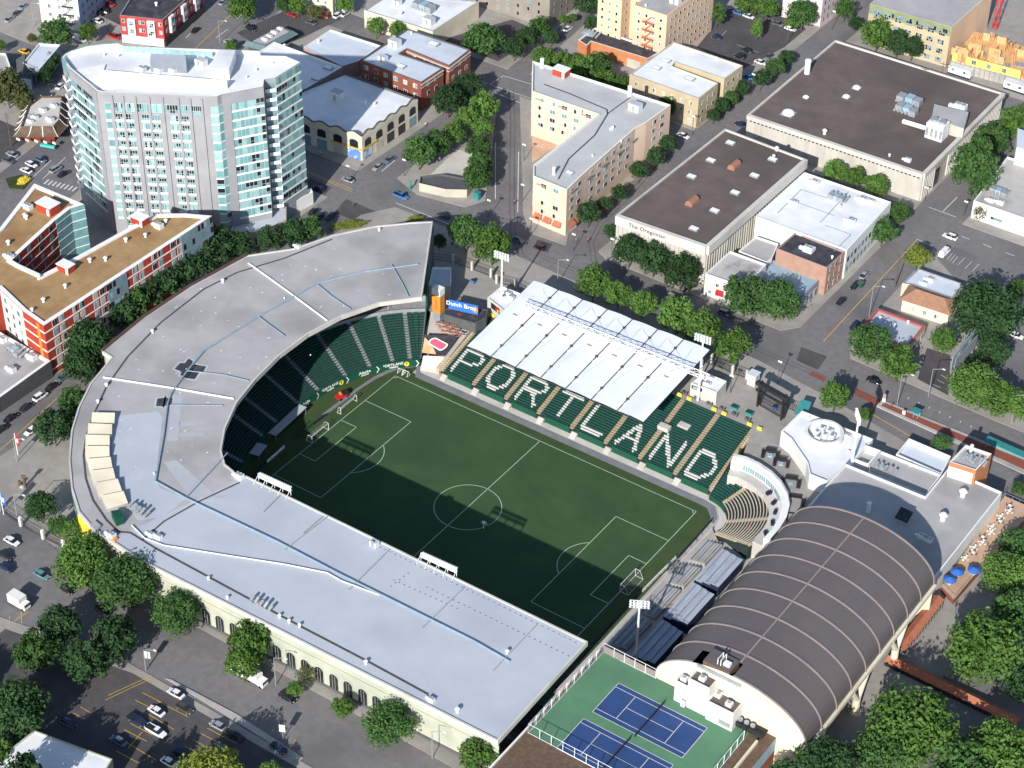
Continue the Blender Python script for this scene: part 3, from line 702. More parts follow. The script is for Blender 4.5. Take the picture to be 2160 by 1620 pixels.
bb = MB(); bb.wall(Vector(cp_[0]) - (Vector(cp_[0]) - Vector(cp_[4])).normalized() * 12, Vector(cp_[0]), 12.0, 12.5, .25, 0); bb.wall(Vector(cp_[0]), Vector(cp_[0]) + d * 8, 12.0, 12.5, .25, 0); bb.build('awning', 'road_yellow', cr)
units(cr, ZC - .7, [('vent', 771, 220, 1.4), ('hut', 712, 208, 1.3), ('vent', 790, 222, 1.1)])

bk = building('brick_block', 'red brick block with two pale blue-grey roofs and a tan cornice', P2([(760, 127), (860, 60), (992, 104), (947, 139), (858, 103), (843, 112), (935, 143), (888, 174)], 19.2), 19.2, 'red_brick', 'bluewhite_roof', 'charcoal', par=.5, win=[dict(pitch=4.2, fh=3.6, w=1.7, h=1.7, floors=2, sill0=4.6, nx=2, frame='white_paint', glass='blind')])
bb = MB()
for e in (((888, 174), (935, 143)), ((947, 139), (992, 104)), ((858, 103), (947, 139))):
    q = P2(e, 19.2)
    if not facing(*q): q = q[::-1]
    bb.wall(q[0], q[1], 18.0, 18.5, .35, 0); bb.wall(q[0], q[1], 16.8, 17.1, .2, 0)
bb.build('cornice', 'beige_wall', bk)
units(bk, 18.7, [('hut', 833, 97, 1.2), ('hut', 808, 128, .9), ('sky', 845, 142, 2.0), ('sky', 915, 95, 2.2), ('vent', 868, 72, 1)])
wf = building('flat_roofed_store', 'mauve-walled store with a plain white roof behind the glass tower', P2([(578, 88), (722, 141), (640, 190), (500, 138)], 15.4), 15.4, 'mauve_wall', 'white_roof')
units(wf, 14.8, [('sky', 692, 145, 2), ('sky', 668, 168, 2), ('vent', 600, 98, 1)])
wg = building('flat_roofed_store', 'low shed with a pale teal roof in front of the brick block', P2([(640, 100), (697, 62), (803, 96), (757, 128), (722, 139)], 14.2), 14.2, 'mauve_wall', 'bluewhite_roof')
units(wg, 13.6, [('vent', 672, 90, 1.2)])
st = building('white_store', 'long cream-walled store with a stepped pale roof at the top of the street', P2([(768, 21), (822, -14), (1010, 3), (913, 66)], 15.2), 15.2, 'cream_wall', 'white_roof', 'grey_metal')
units(st, 14.6, [('duct', 895, 20, 1.3), ('hut', 905, 50, 1.2), ('vent', 845, 32, 1.4), ('hut', 838, 10, .9)])
# pink apartment building round a court
ZP = 25.2
pkp = P2([(1123, 128), (1415, 221), (1363, 258), (1340, 270), (1232, 365), (1196, 400), (1125, 371), (1125, 348), (1262, 240), (1122, 192)], ZP)
pk = building('pink_apartments', 'pale pink five-storey apartment building folded round an open court', pkp, ZP, 'pink_wall', mat('light_roof', (.44, .445, .45), (.50, .50, .50), .15, .85, c3=(.40, .40, .405), s3=.07), par=.7, win=[dict(pitch=4.6, fh=3.15, w=2.1, h=1.6, floors=4, sill0=4.8, nx=2, frame='white_paint', glass='blind')])
bb = MB()
for e in (((1122, 192), (1262, 240)), ((1125, 371), (1196, 400)), ((1196, 400), (1363, 258))):
    q = P2(e, ZP)
    if not facing(*q): q = q[::-1]
    q = [Vector(k) for k in q]; L = (q[1] - q[0]).length; d = (q[1] - q[0]).normalized(); k = 1.5
    while k < L - 3: bb.wall(q[0] + d * k, q[0] + d * (k + 3.4), ZP - 2.3, ZP - 2.0, .35, 0); k += 9
bb.build('red_ledge', 'mauve_wall', pk)
for e in (((1125, 371), (1196, 400)), ((1196, 400), (1363, 258))):
    q = [Vector(k) for k in P2(e, ZP)]
    if not facing(*q): q = q[::-1]
    d = (q[1] - q[0]).normalized(); n = Vector((d.y, -d.x)); k = 1
    while k < min((q[1] - q[0]).length - 3, 13):
        a = q[0] + d * k; c = a + d * 3.0; bb = MB()
        bb.face([(a.x, a.y, 12.4), (a.x + n.x * 1.5, a.y + n.y * 1.5, 11.2), (c.x + n.x * 1.5, c.y + n.y * 1.5, 11.2), (c.x, c.y, 12.4)], 0)
        bb.wall(a + n * 1.46, c + n * 1.46, 10.9, 11.2, .04, 0); bb.build('awning', 'terracotta', pk); k += 3.7
units(pk, ZP - .7, [('redhut', 1184, 158, .8), ('pipe', 1143, 143, 1.2), ('pipe', 1328, 203, 1.3), ('pipe', 1168, 368, .9), ('hut', 1340, 232, 1.2), ('sky', 1202, 366, 1.4), ('vent', 1288, 275, 1), ('vent', 1292, 273, 1.2), ('vent', 1225, 238, .8), ('vent', 1250, 330, .8), ('vent', 1310, 300, .9)])
roofline(pk, ZP - .7, [(1148, 178), (1200, 197), (1280, 231), (1282, 240), (1255, 285), (1200, 335), (1178, 378)], .5, 'seam_dark', .05)
roofline(pk, ZP - .7, [(1282, 240), (1298, 228), (1330, 205)], .4, 'seam_dark', .05)
bb = MB(); bb.face([(*p, 8.25) for p in P2([(1122, 270), (1190, 300), (1122, 345)])]); bb.build('court_paving', 'deck_pink', pk)

# newspaper building: ribbed concrete, brown roof
ZO = 22.2
og = P2([(1530, 271), (1699, 335), (1491, 518), (1301, 452)], ZO)
ore = building('newspaper_building', 'concrete building with brown roof, white skylights and lettering on its front fascia', og, ZO, 'ribbed_concrete', 'brown_roof', 'pale_concrete', rim=.5)
gA, gB = Vector(og[0]), None
cor = ccw(og)
for k in range(4):
    a, c = Vector(cor[k]), Vector(cor[(k + 1) % 4])
    if not facing(a, c): continue
    bb = MB(); bb.wall(a, c, ZO - 3.2, ZO - .02, .9, 0); bb.build('fascia', 'pale_concrete', ore)
    d = (c - a).normalized(); L = (c - a).length; bb = MB(); t = .6
    while t < L - .5: bb.wall(a + d * t, a + d * (t + .35), 8, ZO - 3.2, .25, 0); t += 1.5
    bb.build('ribs', 'ribbed_concrete', ore)
    if abs(d.x) > .8:
        n = Vector((d.y, -d.x)); m0 = a + d * (L * .36) + n * .94
        text('The Oregonian', 'lettering', 1.9, 'black_metal', ore, (m0.x, m0.y, ZO - 1.6), (d.x, d.y, 0), (0, 0, 1), .04, sx=1.05)
for px, py in ((1541, 303), (1630, 338), (1500, 340), (1459, 374), (1592, 372), (1551, 408), (1508, 446), (1464, 484)): units(ore, ZO - .6, [('sky', px, py, 1.7)])
for px, py in ((1549, 352), (1460, 428)):
    p = U(px, py, ZO - .6); bb = MB()
    bb.box(p.x, p.y, ZO - .6, 2.6, 4.6, .5, 0); bb.tube((p.x, p.y - 2.2, ZO - .1), (p.x, p.y + 2.2, ZO - .1), 1.25, 0, 14); bb.build('roof_ventilator', mat('rust_vent', (.28, .13, .09), (.35, .17, .12), .8, .8), ore)
units(ore, ZO - .6, [('vent', 1638, 318, 1.5), ('vent', 1632, 333, 1.2)])
# big brown-roofed building
ZB = 18.6
bp = P2([(1762, 84), (2117, 196), (1948, 366), (1577, 241)], ZB); bcc = ccw(bp)
brn = building('windowless_hall', 'huge pale ribbed hall with a flat brown roof and a row of small dark openings', bp, ZB, 'ribbed_concrete', 'brown_roof', 'pale_concrete', rim=.6)
for k in range(4):
    a, c = Vector(bcc[k]), Vector(bcc[(k + 1) % 4])
    if not facing(a, c): continue
    d = (c - a).normalized(); L = (c - a).length; n = Vector((d.y, -d.x))
    bb = MB(); bb.wall(a, c, ZB - 1.5, ZB - .02, .7, 0); bb.build('fascia', 'pale_concrete', brn)
    if abs(d.x) > .8:
        bb = MB(); t = 1
        while t < L - 1.6: bb.wall(a + d * t, a + d * (t + .9), ZB - 2.35, ZB - 1.5, .04, 0); t += 1.45
        bb.build('vent_slots', 'glass_dark', brn)
        bb = MB(); t = .8
        while t < L: bb.wall(a + d * t, a + d * (t + .12), 8, ZB - 2.4, .06, 0); t += 2.2
        bb.build('joints', 'ribbed_concrete', brn)
    else:
        bb = MB(); t = .5
        while t < L - .8:
            if not (.14 < t / L < .30 and True): bb.wall(a + d * t, a + d * (t + .5), 8, ZB - 1.5, .45, 0)
            t += 1.35
        bb.build('fins', 'pale_concrete', brn)
        for t0, t1 in ((.16, .22), (.31, .34)):
            bb = MB(); bb.wall(a + d * L * t0, a + d * L * t1, 8.1, 14.5, .05, 0); bb.build('loading_door', 'glass_dark', brn)
units(brn, ZB - .6, [('dome', 1807, 186, 1.2), ('dome', 1785, 205, 1.1), ('dome', 1663, 240, 1.9), ('dome', 1700, 206, .9), ('pipe', 1702, 155, 1.8), ('vent', 1739, 283, 1.8), ('duct', 1918, 218, 1.3), ('duct', 1912, 238, 1.2), ('vent', 1876, 330, 1.0), ('ac', 1915, 340, 1.0), ('ac', 2025, 232, 2.0)])
bb = MB(); bb.prism(P2([(1968, 238), (2040, 255), (2030, 290), (1962, 268)], ZB), ZB - .6, ZB + 3.4, 0, 1); bb.build('plant_room', ['ribbed_concrete', 'grey_roof'], brn)
p = U(1975, 285, ZB); bb = MB(); bb.box(p.x, p.y, ZB - .6, 6, 5, 5.6, 0)
for sx in (-1.5, 1.5): bb.tube((p.x + sx, p.y, ZB + 5), (p.x + sx, p.y, ZB + 5.9), 1.3, 1, 14)
for k in range(4): bb.box(p.x - 2.4 + k * 1.6, p.y - 2.56, ZB + .4, .9, .12, 3, 1)
bb.build('cooling_tower', ['white_metal', 'grey_metal'], brn)
bb = MB(); q = [U(*k, ZB) for k in ((1905, 258), (1950, 278))]; bb.tube((q[0].x, q[0].y, ZB + .4), (q[1].x, q[1].y, ZB + 1.5), .8, 0, 8); bb.build('duct', 'white_metal', brn)
# white-roofed block next to it and the small buildings on the corner
w9 = building('white_roofed_block', 'grey-blue block with a bright white roof between the brown roofs', P2([(1697, 363), (1880, 426), (1787, 527), (1594, 456)], 18.8), 18.8, 'white_wall', 'white_roof', 'white_paint', par=.4, win=dict(pitch=2.6, fh=3.6, w=1.7, h=1.9, floors=2, sill0=2.0, frame='grey_metal', glass='teal', nx=1, only=(2,)))
units(w9, 18.4, [('ac', 1718, 388, 1.2), ('ac', 1675, 430, 1.0), ('duct', 1765, 420, .8), ('ac', 1820, 425, 1.3), ('ac', 1795, 470, 1.2), ('vent', 1770, 440, 1.4), ('ac', 1838, 428, 1.0)])
for pts in ([(1640, 450), (1690, 400), (1745, 418)], [(1675, 425), (1760, 455)], [(1730, 470), (1790, 405)], [(1740, 475), (1795, 495), (1760, 530)]): roofline(w9, 18.4, pts, .25, 'grey_metal', .06, 'roof_pipe')
b9 = building('brown_brick_building', 'three-storey pinkish brick building with a black roof next to the white-roofed block', P2([(1679, 489), (1783, 530), (1745, 565), (1638, 524)], 18.2), 18.2, mat('pink_brick', (.34, .205, .155), (.40, .245, .19), .5, .9), 'dark_roof', 'mauve_wall', win=dict(pitch=3.2, fh=3.4, w=1.0, h=1.9, floors=3, sill0=1.0, nx=1, frame='white_paint', only=(2,)))
units(b9, 17.6, [('ac', 1705, 530, 1.5), ('vent', 1755, 545, 1), ('ac', 1712, 527, 1)])
building('low_shop', 'low shop with a blue-grey roof tucked behind two round street trees', P2([(1630, 548), (1732, 587), (1690, 628), (1588, 590)], 13.0), 13.0, 'greyblue_wall', 'steel_blue', 'greyblue_wall', win=dict(pitch=3, w=1.8, h=2.4, floors=1, sill0=.6))
wsb = building('small_white_building', 'small white two-storey building with a stained roof and a red awning', P2([(1540, 529), (1617, 557), (1572, 606), (1488, 577)], 15.8), 15.8, 'white_wall', mat('stained_roof', (.40, .39, .39), (.46, .45, .45), .2, .9, c3=(.14, .09, .075), s3=.12), 'white_paint', win=dict(pitch=2.4, fh=3.2, w=1.1, h=1.3, floors=2, sill0=1.2, nx=2, only=(1,), skip=.2))
bb = MB(); q = P2([(1510, 630), (1525, 636)]); a, c = Vector(q[0]), Vector(q[1]); bb.prism([tuple(a), (a.x + .4, a.y - 1.6), (c.x + .4, c.y - 1.6), tuple(c)], 10.6, 11.7, 0); bb.build('awning', 'red', wsb)
building('courtyard_shed', 'grey flat-roofed shed in the yard behind the small white building', P2([(1595, 498), (1642, 514), (1628, 546), (1618, 553), (1558, 529)], 14.2), 14.2, 'white_wall', 'grey_roof')
# top right: beige block, towers, yellow building
bg_ = building('beige_apartments', 'beige apartment block with two bright white roofs', P2([(1420, 88), (1567, 138), (1528, 166), (1424, 131), (1418, 139), (1515, 175), (1474, 208), (1328, 156)], 19.6), 19.6, 'tan_wall', 'white_roof', 'beige_wall', win=dict(pitch=3.6, fh=3.3, w=1.2, h=1.5, floors=3, sill0=1.4, nx=2, frame='white_paint', glass='blind'))
units(bg_, 19.0, [('sky', 1405, 130, 1.8), ('sky', 1385, 145, 1.8), ('vent', 1512, 127, 1.2), ('sky', 1455, 168, 2.0)])
pe = building('peach_tower', 'tall peach apartment tower with red fire escapes and grey roofs', [(-105, 224), (-95, 224), (-95, 230), (-90, 230), (-90, 224), (-76.4, 224), (-76.4, 257), (-105, 257)], 28.4, 'peach_wall', 'grey_roof', 'peach_wall', win=dict(pitch=3.0, fh=3.1, w=1.0, h=1.3, floors=6, sill0=1.6, nx=1, frame='white_paint'))
for f in range(5):
    bb = MB(); bb.box(-83.4, 223.2, 11.2 + f * 3.1, 4.6, 1.2, .12, 0, bot=True)
    for s in (-2.25, 2.25, 0): bb.tube((-83.4 + s, 222.65, 11.2 + f * 3.1), (-83.4 + s, 222.65, 12.3 + f * 3.1), .05, 0, 4)
    bb.tube((-85.65, 222.65, 12.3 + f * 3.1), (-81.15, 222.65, 12.3 + f * 3.1), .05, 0, 4)
    bb.tube((-85, 222.9, 11.2 + f * 3.1), (-82, 222.9, 14.2 + f * 3.1), .1, 0, 4); bb.build('fire_escape', 'terracotta', pe)
units(pe, 27.8, [('hut', 1425, 6, 1.1), ('vent', 1362, 14, 1)])
gt = P2([(1158, 60), (1232, 2), (1120, -40), (985, 5)])
building('taupe_tower', 'tall taupe-grey building cut by the top edge above the small car park', gt, 27, 'taupe_wall', 'grey_roof', win=dict(pitch=4.5, fh=3.2, w=1.1, h=1.6, floors=5, sill0=1.4, nx=1, frame='beige_wall'))
bw = building('brick_garage', 'low orange brick building with a dark sunken roof below the peach tower', P2([(1255, 58), (1396, 107), (1367, 124), (1247, 87), (1238, 96), (1219, 84)], 13.6), 13.6, 'orange_brick', 'dark_roof', 'white_paint')
bb = MB(); bb.prism(P2([(1247, 93), (1367, 130), (1350, 150), (1230, 108)]), 8, 11.4, 0, 1); bb.build('lean_to', ['beige_wall', 'grey_roof'], bw)
units(bw, 13.0, [('duct', 1243, 75, .7)])
ZY = 23.8
yp = P2([(1835, 8), (2007, 58), (2095, -20), (1925, -72)], ZY)
yb = building('yellow_warehouse', 'yellow brick warehouse with a green top storey in the corner by the building site', yp, ZY, 'tan_wall', 'grey_roof', 'pale_concrete', win=dict(pitch=4.2, fh=3.5, w=2.4, h=1.9, floors=4, sill0=1.2, nx=3, nz=2, frame='beige_wall', only=(1,)))
q = [Vector(k) for k in P2([(1835, 8), (2007, 58)], ZY)]; bb = MB(); bb.wall(q[0], q[1], ZY - 3.6, ZY - .05, .03, 0); bb.build('green_storey', mat('moss_wall', (.20, .23, .11), (.25, .28, .14), .3, .9), yb)
for k in range(9): pane(yb, q[0].lerp(q[1], (k + .6) / 9.2), q[1] - q[0], ZY - 2.9, 1.9, 1.7, 'grey_metal', 'dark', 2, 1)
bb = MB(); q2 = Vector(U(2095, -20, ZY).xy); bb.wall(q[1], q2, 8, ZY - .05, .05, 0); bb.build('blank_side', 'peach_wall', yb)
# building site
cs = P2([(2003, 148), (2050, 85), (2330, 170), (2290, 240), (2160, 190)])
site = thing('building_site', (*cs[0], 8), 'half-built wooden apartment house with yellow sheathing behind scaffolding', 'building')
bb = MB(); bb.prism(cs, 8, 11.6, 0); bb.build('ground_storey', 'concrete', site)
bb = MB(); bb.prism(inset(cs, .4), 11.6, 12.0, 0); bb.build('floor_slab', 'lumber', site)
a, c = Vector(cs[0]), Vector(cs[4]); d = (c - a).normalized(); L = (c - a).length
for t0, t1 in ((.01, .08), (.19, .92)):
    bb = MB(); bb.wall(a + d * L * t0, a + d * L * t1, 12.0, 15.0, .2, 0); bb.build('sheathing', 'yellow_sheathing', site)
for t in (.30, .50, .70): pane(site, a + d * L * t + Vector((d.y, -d.x)) * .16, d, 12.6, 1.5, 1.7, 'grey_metal', 'dark', 3, 1)
bb = MB()
for k in range(60):
    u, v = random.random() * .95, random.random() * .9; base = a.lerp(c, u) + (Vector(cs[1]) - a) * v + (Vector(cs[2]) - c) * 0
    if random.random() < .45: bb.box(base.x, base.y, 12, random.uniform(2.5, 5.5), .16, 2.8, 0, rot=math.atan2(d.y, d.x) + (math.pi / 2 if k % 2 else 0))
    else:
        for j in range(3): bb.box(base.x + j * .6, base.y, 12, .12, .12, 2.8, 0)
bb.build('stud_walls', 'lumber', site)
for k in range(5):
    base = a.lerp(c, .1 + .18 * k) + (Vector(cs[1]) - a) * (.25 + .12 * (k % 3)); bb = MB(); bb.box(base.x, base.y, 12.02, 4.2, 3.2, .25, 0, rot=.2); bb.build('plywood_stack', 'grey_metal', site)
bb = MB(); n = Vector((d.y, -d.x))
for k in range(16):
    p = a + d * (L * k / 15) + n * .9; bb.tube((p.x, p.y, 8), (p.x, p.y, 13.2), .06, 0, 4)
for z in (10, 12): bb.tube((*(a + n * .9), z), (*(c + n * .9), z), .06, 0, 4)
bb.build('scaffolding', 'grey_metal', site)
p = Ug(2098, 62); cr_ = thing('red_hoist', (p.x, p.y, 8), 'red lattice hoist mast rising from the half-built wooden house', 'hoist')
for nm, z0, z1 in (('mast', 0, 26),):
    bb = MB()
    for sx in (-.8, .8):
        for sy in (-.8, .8): bb.tube((p.x + sx, p.y + sy, 8), (p.x + sx, p.y + sy, 8 + z1), .14, 0, 5)
    for k in range(17):
        s = 1 if k % 2 else -1; bb.tube((p.x - .8 * s, p.y - .8, 8 + k * 1.5), (p.x + .8 * s, p.y - .8, 9.5 + k * 1.5), .09, 0, 4); bb.tube((p.x + .8, p.y - .8 * s, 8 + k * 1.5), (p.x + .8, p.y + .8 * s, 9.5 + k * 1.5), .09, 0, 4)
    bb.build(nm, 'red', cr_)
for px, py, nm, lb in ((2025, 160, 'site_cabin', 'white site cabin on the pavement below the scaffolding, cut off from the other cabin'), (2142, 192, 'site_cabin', 'white site cabin with two small windows standing at the far corner of the brown-roofed hall')):
    p = Ug(px, py); sc_ = thing(nm, (p.x, p.y, 8), lb, 'cabin', 'site cabins by the half-built house')
    bb = MB(); bb.box(p.x, p.y, 8.9, 8.5, 2.8, 2.6, 0, mt=1); bb.build('body', ['white_wall', 'bluewhite_roof'], sc_)
    bb = MB(); bb.box(p.x, p.y, 8.15, 8.2, 2.5, .75, 0); bb.build('skirt', 'navy', sc_)
    for s in (-2.4, 1.8): pane(sc_, (p.x + s, p.y - 1.4), (1, 0), 10, 1.1, .9, 'grey_metal', 'dark', 2, 1)
# top left
ZRB = 18.6
rb = building('red_corner_building', 'bright red three-storey corner building with white bay windows and a black roof', P2([(252, 32), (343, 42), (425, -30), (300, -45)], ZRB), ZRB, mat('scarlet_wall', (.36, .045, .045), (.42, .06, .055), .3, .8), 'dark_roof', 'grey_metal')
ccw_rb = ccw(P2([(252, 32), (343, 42), (425, -30), (300, -45)], ZRB))
for k in range(4):
    a, c = Vector(ccw_rb[k]), Vector(ccw_rb[(k + 1) % 4])
    if not facing(a, c): continue
    d = (c - a).normalized(); L = (c - a).length; n = Vector((d.y, -d.x)); nb = 2 if k and L < 25 else max(2, int(L / 9))
    for i in range(nb):
        m0 = a + d * L * (i + .6) / (nb + .2); bb = MB(); bb.wall(m0 - d * 1.4, m0 + d * 1.4, 11.6, ZRB - .8, .9, 0); bb.build('bay', 'white_paint', rb)
        for f in range(2): pane(rb, m0 + n * .9, d, 12.2 + f * 3.2, 2.2, 1.9, 'white_paint', 'blind', 3, 2)
        for f in range(2):
            for s in (-3.2, 3.2): pane(rb, m0 + d * s, d, 12.6 + f * 3.2, 1.2, 1.5, 'white_paint', 'blind', 2, 1)
    bb = MB(); bb.wall(a + d * .2, c - d * .2, 8, 11.0, .5, 0); bb.build('shopfront', 'white_paint' if L < 25 else 'glass_dark', rb)
units(rb, 18, [('vent', 330, 12, 1.4), ('hut', 375, -5, 1)])
wa = building('white_apartments', 'white apartment building with dark fire escapes cut by the top left edge', P2([(90, 57), (172, 67), (240, -8), (150, -25)]), 24, 'white_wall', 'grey_roof', win=dict(pitch=3.6, fh=3.3, w=1.3, h=1.6, floors=4, sill0=1.6, nx=2, glass='dark'))
q = [Vector(k) for k in P2([(90, 57), (172, 67)])]; d = (q[1] - q[0]).normalized(); n = Vector((d.y, -d.x))
for f in range(4):
    m0 = q[0].lerp(q[1], .72) + n * .55; bb = MB(); bb.box(m0.x, m0.y, 11 + f * 3.3, 4.2, 1.1, .12, 0, rot=math.atan2(d.y, d.x), bot=True); e = m0 + n * .5
    bb.tube((*(e - d * 2.1), 12.1 + f * 3.3), (*(e + d * 2.1), 12.1 + f * 3.3), .06, 0, 4); bb.tube((*(e - d * 2), 11 + f * 3.3), (*(e + d * 2), 14.3 + f * 3.3), .09, 0, 4); bb.build('fire_escape', 'black_metal', wa)
q2 = [Vector(k) for k in P2([(172, 67), (240, -8)])]; bb = MB(); bb.wall(q2[0], q2[1], 8, 23.4, .06, 0); bb.build('blue_side', 'blue_wall', wa)
for f in range(4):
    for k in range(5): pane(wa, q2[0].lerp(q2[1], (k + .5) / 5), q2[1] - q2[0], 9.4 + f * 3.3, 1.0, 1.5, 'blue_wall', 'dark', 1, 1, proud=.09)
fl = P2([(587, 48), (629, 64), (560, 101), (510, 88)], 12.4)
ff = building('fast_food_restaurant', 'low restaurant with a sloped teal roof edge and cluttered grey roof', inset(fl, 1.4), 12.4, 'charcoal', 'grey_roof', 'charcoal', cat='restaurant')
bb = MB(); oo = ccw(fl); ii = inset(fl, 1.4)
for k in range(4): j = (k + 1) % 4; bb.face([(*oo[k], 10.9), (*oo[j], 10.9), (*ii[j], 12.45), (*ii[k], 12.45)])
bb.build('sloped_eave', mat('teal_shingle', (.10, .16, .17), (.14, .20, .21), .6, .8), ff)
units(ff, 11.8, [('ac', 560, 85, .9), ('ac', 580, 70, .9), ('ac', 570, 78, .8), ('ac', 592, 62, .8)])
hs = building('old_house', 'narrow house with a pale flat roof beside a tall hedge left of the tower', P2([(82, 91), (128, 94), (82, 147), (48, 133)], 14.4), 14.4, 'greyblue_wall', 'bluewhite_roof', cat='house', win=dict(pitch=3, fh=3, w=1, h=1.4, floors=2, sill0=1.2))
g = P2([(37, 148), (80, 148), (68, 190), (40, 185)]); gz_ = 8.6
bb = MB(); bb.prism(g, 8, 12.2, 0, top=False); bb.build('annex_wall', 'blue_wall', hs)
bb = MB(); gg = ccw(g); mA = ((gg[0][0] + gg[1][0]) / 2, (gg[0][1] + gg[1][1]) / 2); mB = ((gg[2][0] + gg[3][0]) / 2, (gg[2][1] + gg[3][1]) / 2)
bb.face([(*gg[0], 12.2), (*mA, 14.6), (*mB, 14.6), (*gg[3], 12.2)]); bb.face([(*gg[1], 12.2), (*gg[2], 12.2), (*mB, 14.6), (*mA, 14.6)]); bb.face([(*gg[0], 12.2), (*gg[1], 12.2), (*mA, 14.6)]); bb.face([(*gg[2], 12.2), (*gg[3], 12.2), (*mB, 14.6)]); bb.build('gable_roof', 'charcoal', hs)
ht = building('grey_hut', 'small grey-roofed hut at the left edge beside the yellow taxi', P2([(-30, 110), (12, 112), (22, 140), (-10, 160), (-40, 150)], 13), 13, 'charcoal', 'grey_roof', cat='hut')
# restaurant with curled brown eaves
rr = P2([(26, 287), (123, 287), (144, 264), (150, 205), (80, 205), (45, 232)], 11.6)
rs = building('tiled_restaurant', 'red restaurant with curled white-ridged brown eaves next to the glass tower', inset(rr, 2.6), 13.6, mat('maroon_wall', (.16, .03, .025), (.2, .04, .03), .5, .8), 'pale_concrete', 'wood_brown', cat='restaurant')
oo, ii = ccw(rr), inset(rr, 2.6); bb = MB(); rg = MB()
for k in range(len(oo)):
    j = (k + 1) % len(oo)
    for u in range(4):
        f0, f1 = u / 4, (u + 1) / 4; zf = lambda f: 11.2 + 2.5 * f ** 1.7
        L0 = lambda a, c, f: (a[0] + (c[0] - a[0]) * f, a[1] + (c[1] - a[1]) * f)
        bb.face([(*L0(oo[k], ii[k], f0), zf(f0)), (*L0(oo[j], ii[j], f0), zf(f0)), (*L0(oo[j], ii[j], f1), zf(f1)), (*L0(oo[k], ii[k], f1), zf(f1))])
    L = math.dist(oo[k], oo[j]); nr = max(1, int(L / 4.2))
    for r in range(nr + 1):
        o_, i_ = L0(oo[k], oo[j], r / nr), L0(ii[k], ii[j], r / nr)
        rg.path([(*L0(o_, i_, f), zf(f) + .1) for f in (0, .25, .5, .75, 1)], .17, 0, 5)
bb.build('curled_eave', 'wood_brown', rs); rg.build('eave_ridges', 'white_paint', rs)
for k in range(5):
    q = U(38 + k * 19, 291 + k * 2, 10.9); bb = MB(); bb.box(q.x, q.y, 10.0, 1.6, .3, .8, 0); bb.build('lantern', 'cream_wall', rs)
bb = MB(); q = P2([(88, 310), (118, 316)]); bb.wall(q[0], q[1], 8.9, 9.7, .9, 0); bb.build('awning', mat('aqua', (.05, .45, .40), (.08, .5, .45), 1, .6), rs)
units(rs, 13.0, [('ac', 75, 250, 1.0), ('ac', 107, 255, 1.1), ('ac', 92, 235, 1.0), ('ac', 115, 225, .9), ('ac', 65, 258, .9)])
g3 = building('charcoal_shop_row', 'charcoal single-storey shop row with grey gravel roof and white eaves by the kerb', P2([(-160, 690), (0, 700), (107, 761), (0, 838), (-80, 900), (-200, 830)], 17.6), 17.6, 'charcoal', 'grey_roof', 'white_paint', rim=.9, par=.5, win=dict(pitch=6.5, w=4.2, h=2.6, floors=1, sill0=.9, nx=4, frame='white_paint', only=(1,)))
units(g3, 17.1, [('duct', 32, 745, .8), ('ac', 68, 757, 1.3), ('ac', 25, 783, 1.2), ('ac', 5, 720, 1.2)])
lw = building('white_roofed_garage', 'pale building with a plain white roof at the bottom left corner', P2([(72, 1540), (237, 1601), (190, 1680), (-80, 1680), (-10, 1605)], 20.6), 20.6, 'stadium_wall', 'white_roof', 'stadium_wall', par=.3)
pt = building('pinkish_apartments', 'pinkish-white apartment building with narrow dark windows at the top edge', P2([(1648, 36), (1729, 57), (1795, 2), (1705, -30)]), 22, mat('palepink', (.58, .50, .52), (.64, .56, .57), .3, .85), 'grey_roof', win=dict(pitch=3.4, fh=3.3, w=.9, h=1.7, floors=4, sill0=1.4, nx=1, frame='mauve_wall'))
hw = building('cream_house', 'cream house with a terracotta porch at the top edge beyond the gas station lot', P2([(642, 20), (703, 34), (745, -8), (690, -22)]), 15, 'cream_wall', 'grey_roof', cat='house', win=dict(pitch=3, fh=3, w=1, h=1.4, floors=2, sill0=1.2))
bb = MB(); q = P2([(675, 33), (695, 38)]); bb.wall(q[0], q[1], 8, 10.6, 1.2, 0); bb.build('porch', 'terracotta', hw)
# right edge
wr = building('white_workshop', 'white workshop with a dirty grey roof by the crossing at the right edge', P2([(2054, 423), (2260, 495), (2350, 400), (2125, 330)], 14.6), 14.6, 'white_wall', mat('dirty_roof', (.40, .39, .37), (.47, .46, .44), .2, .9, c3=(.24, .23, .22), s3=.1), 'white_paint', win=dict(pitch=16, w=4.0, h=1.0, floors=1, sill0=2.2, nx=4, frame='grey_metal'))
units(wr, 14, [('duct', 2105, 410, .9), ('ac', 2110, 430, 1.1), ('ac', 2090, 425, 1.0)])
bb = MB(); bb.prism(P2([(2138, 345), (2230, 375), (2240, 340), (2140, 305)], 14.2), 14, 20.5, 0, 1); bb.build('upper_storey', ['white_wall', 'bluewhite_roof'], wr)
th = P2([(1900, 656), (1997, 688), (2010, 660), (1918, 628)]); thr = thing('hipped_house', (*th[0], 8), 'cream house with a brown hipped roof behind the red-trimmed cafe', 'house')
tcc = ccw(th); bb = MB(); bb.prism(tcc, 7.8, 12.6, 0, top=False); bb.build('wall', 'cream_wall', thr)
ex = inset(tcc, -.5); cxh = [sum(p[0] for p in ex) / 4, sum(p[1] for p in ex) / 4]; e0 = max(range(4), key=lambda k: math.dist(ex[k], ex[(k + 1) % 4]))
P_ = [ex[(e0 + k) % 4] for k in range(4)]; m1 = Vector(P_[3]).lerp(Vector(P_[0]), .5); m2 = Vector(P_[1]).lerp(Vector(P_[2]), .5); r1, r2 = m1.lerp(m2, .22), m1.lerp(m2, .78); zr = 14.7
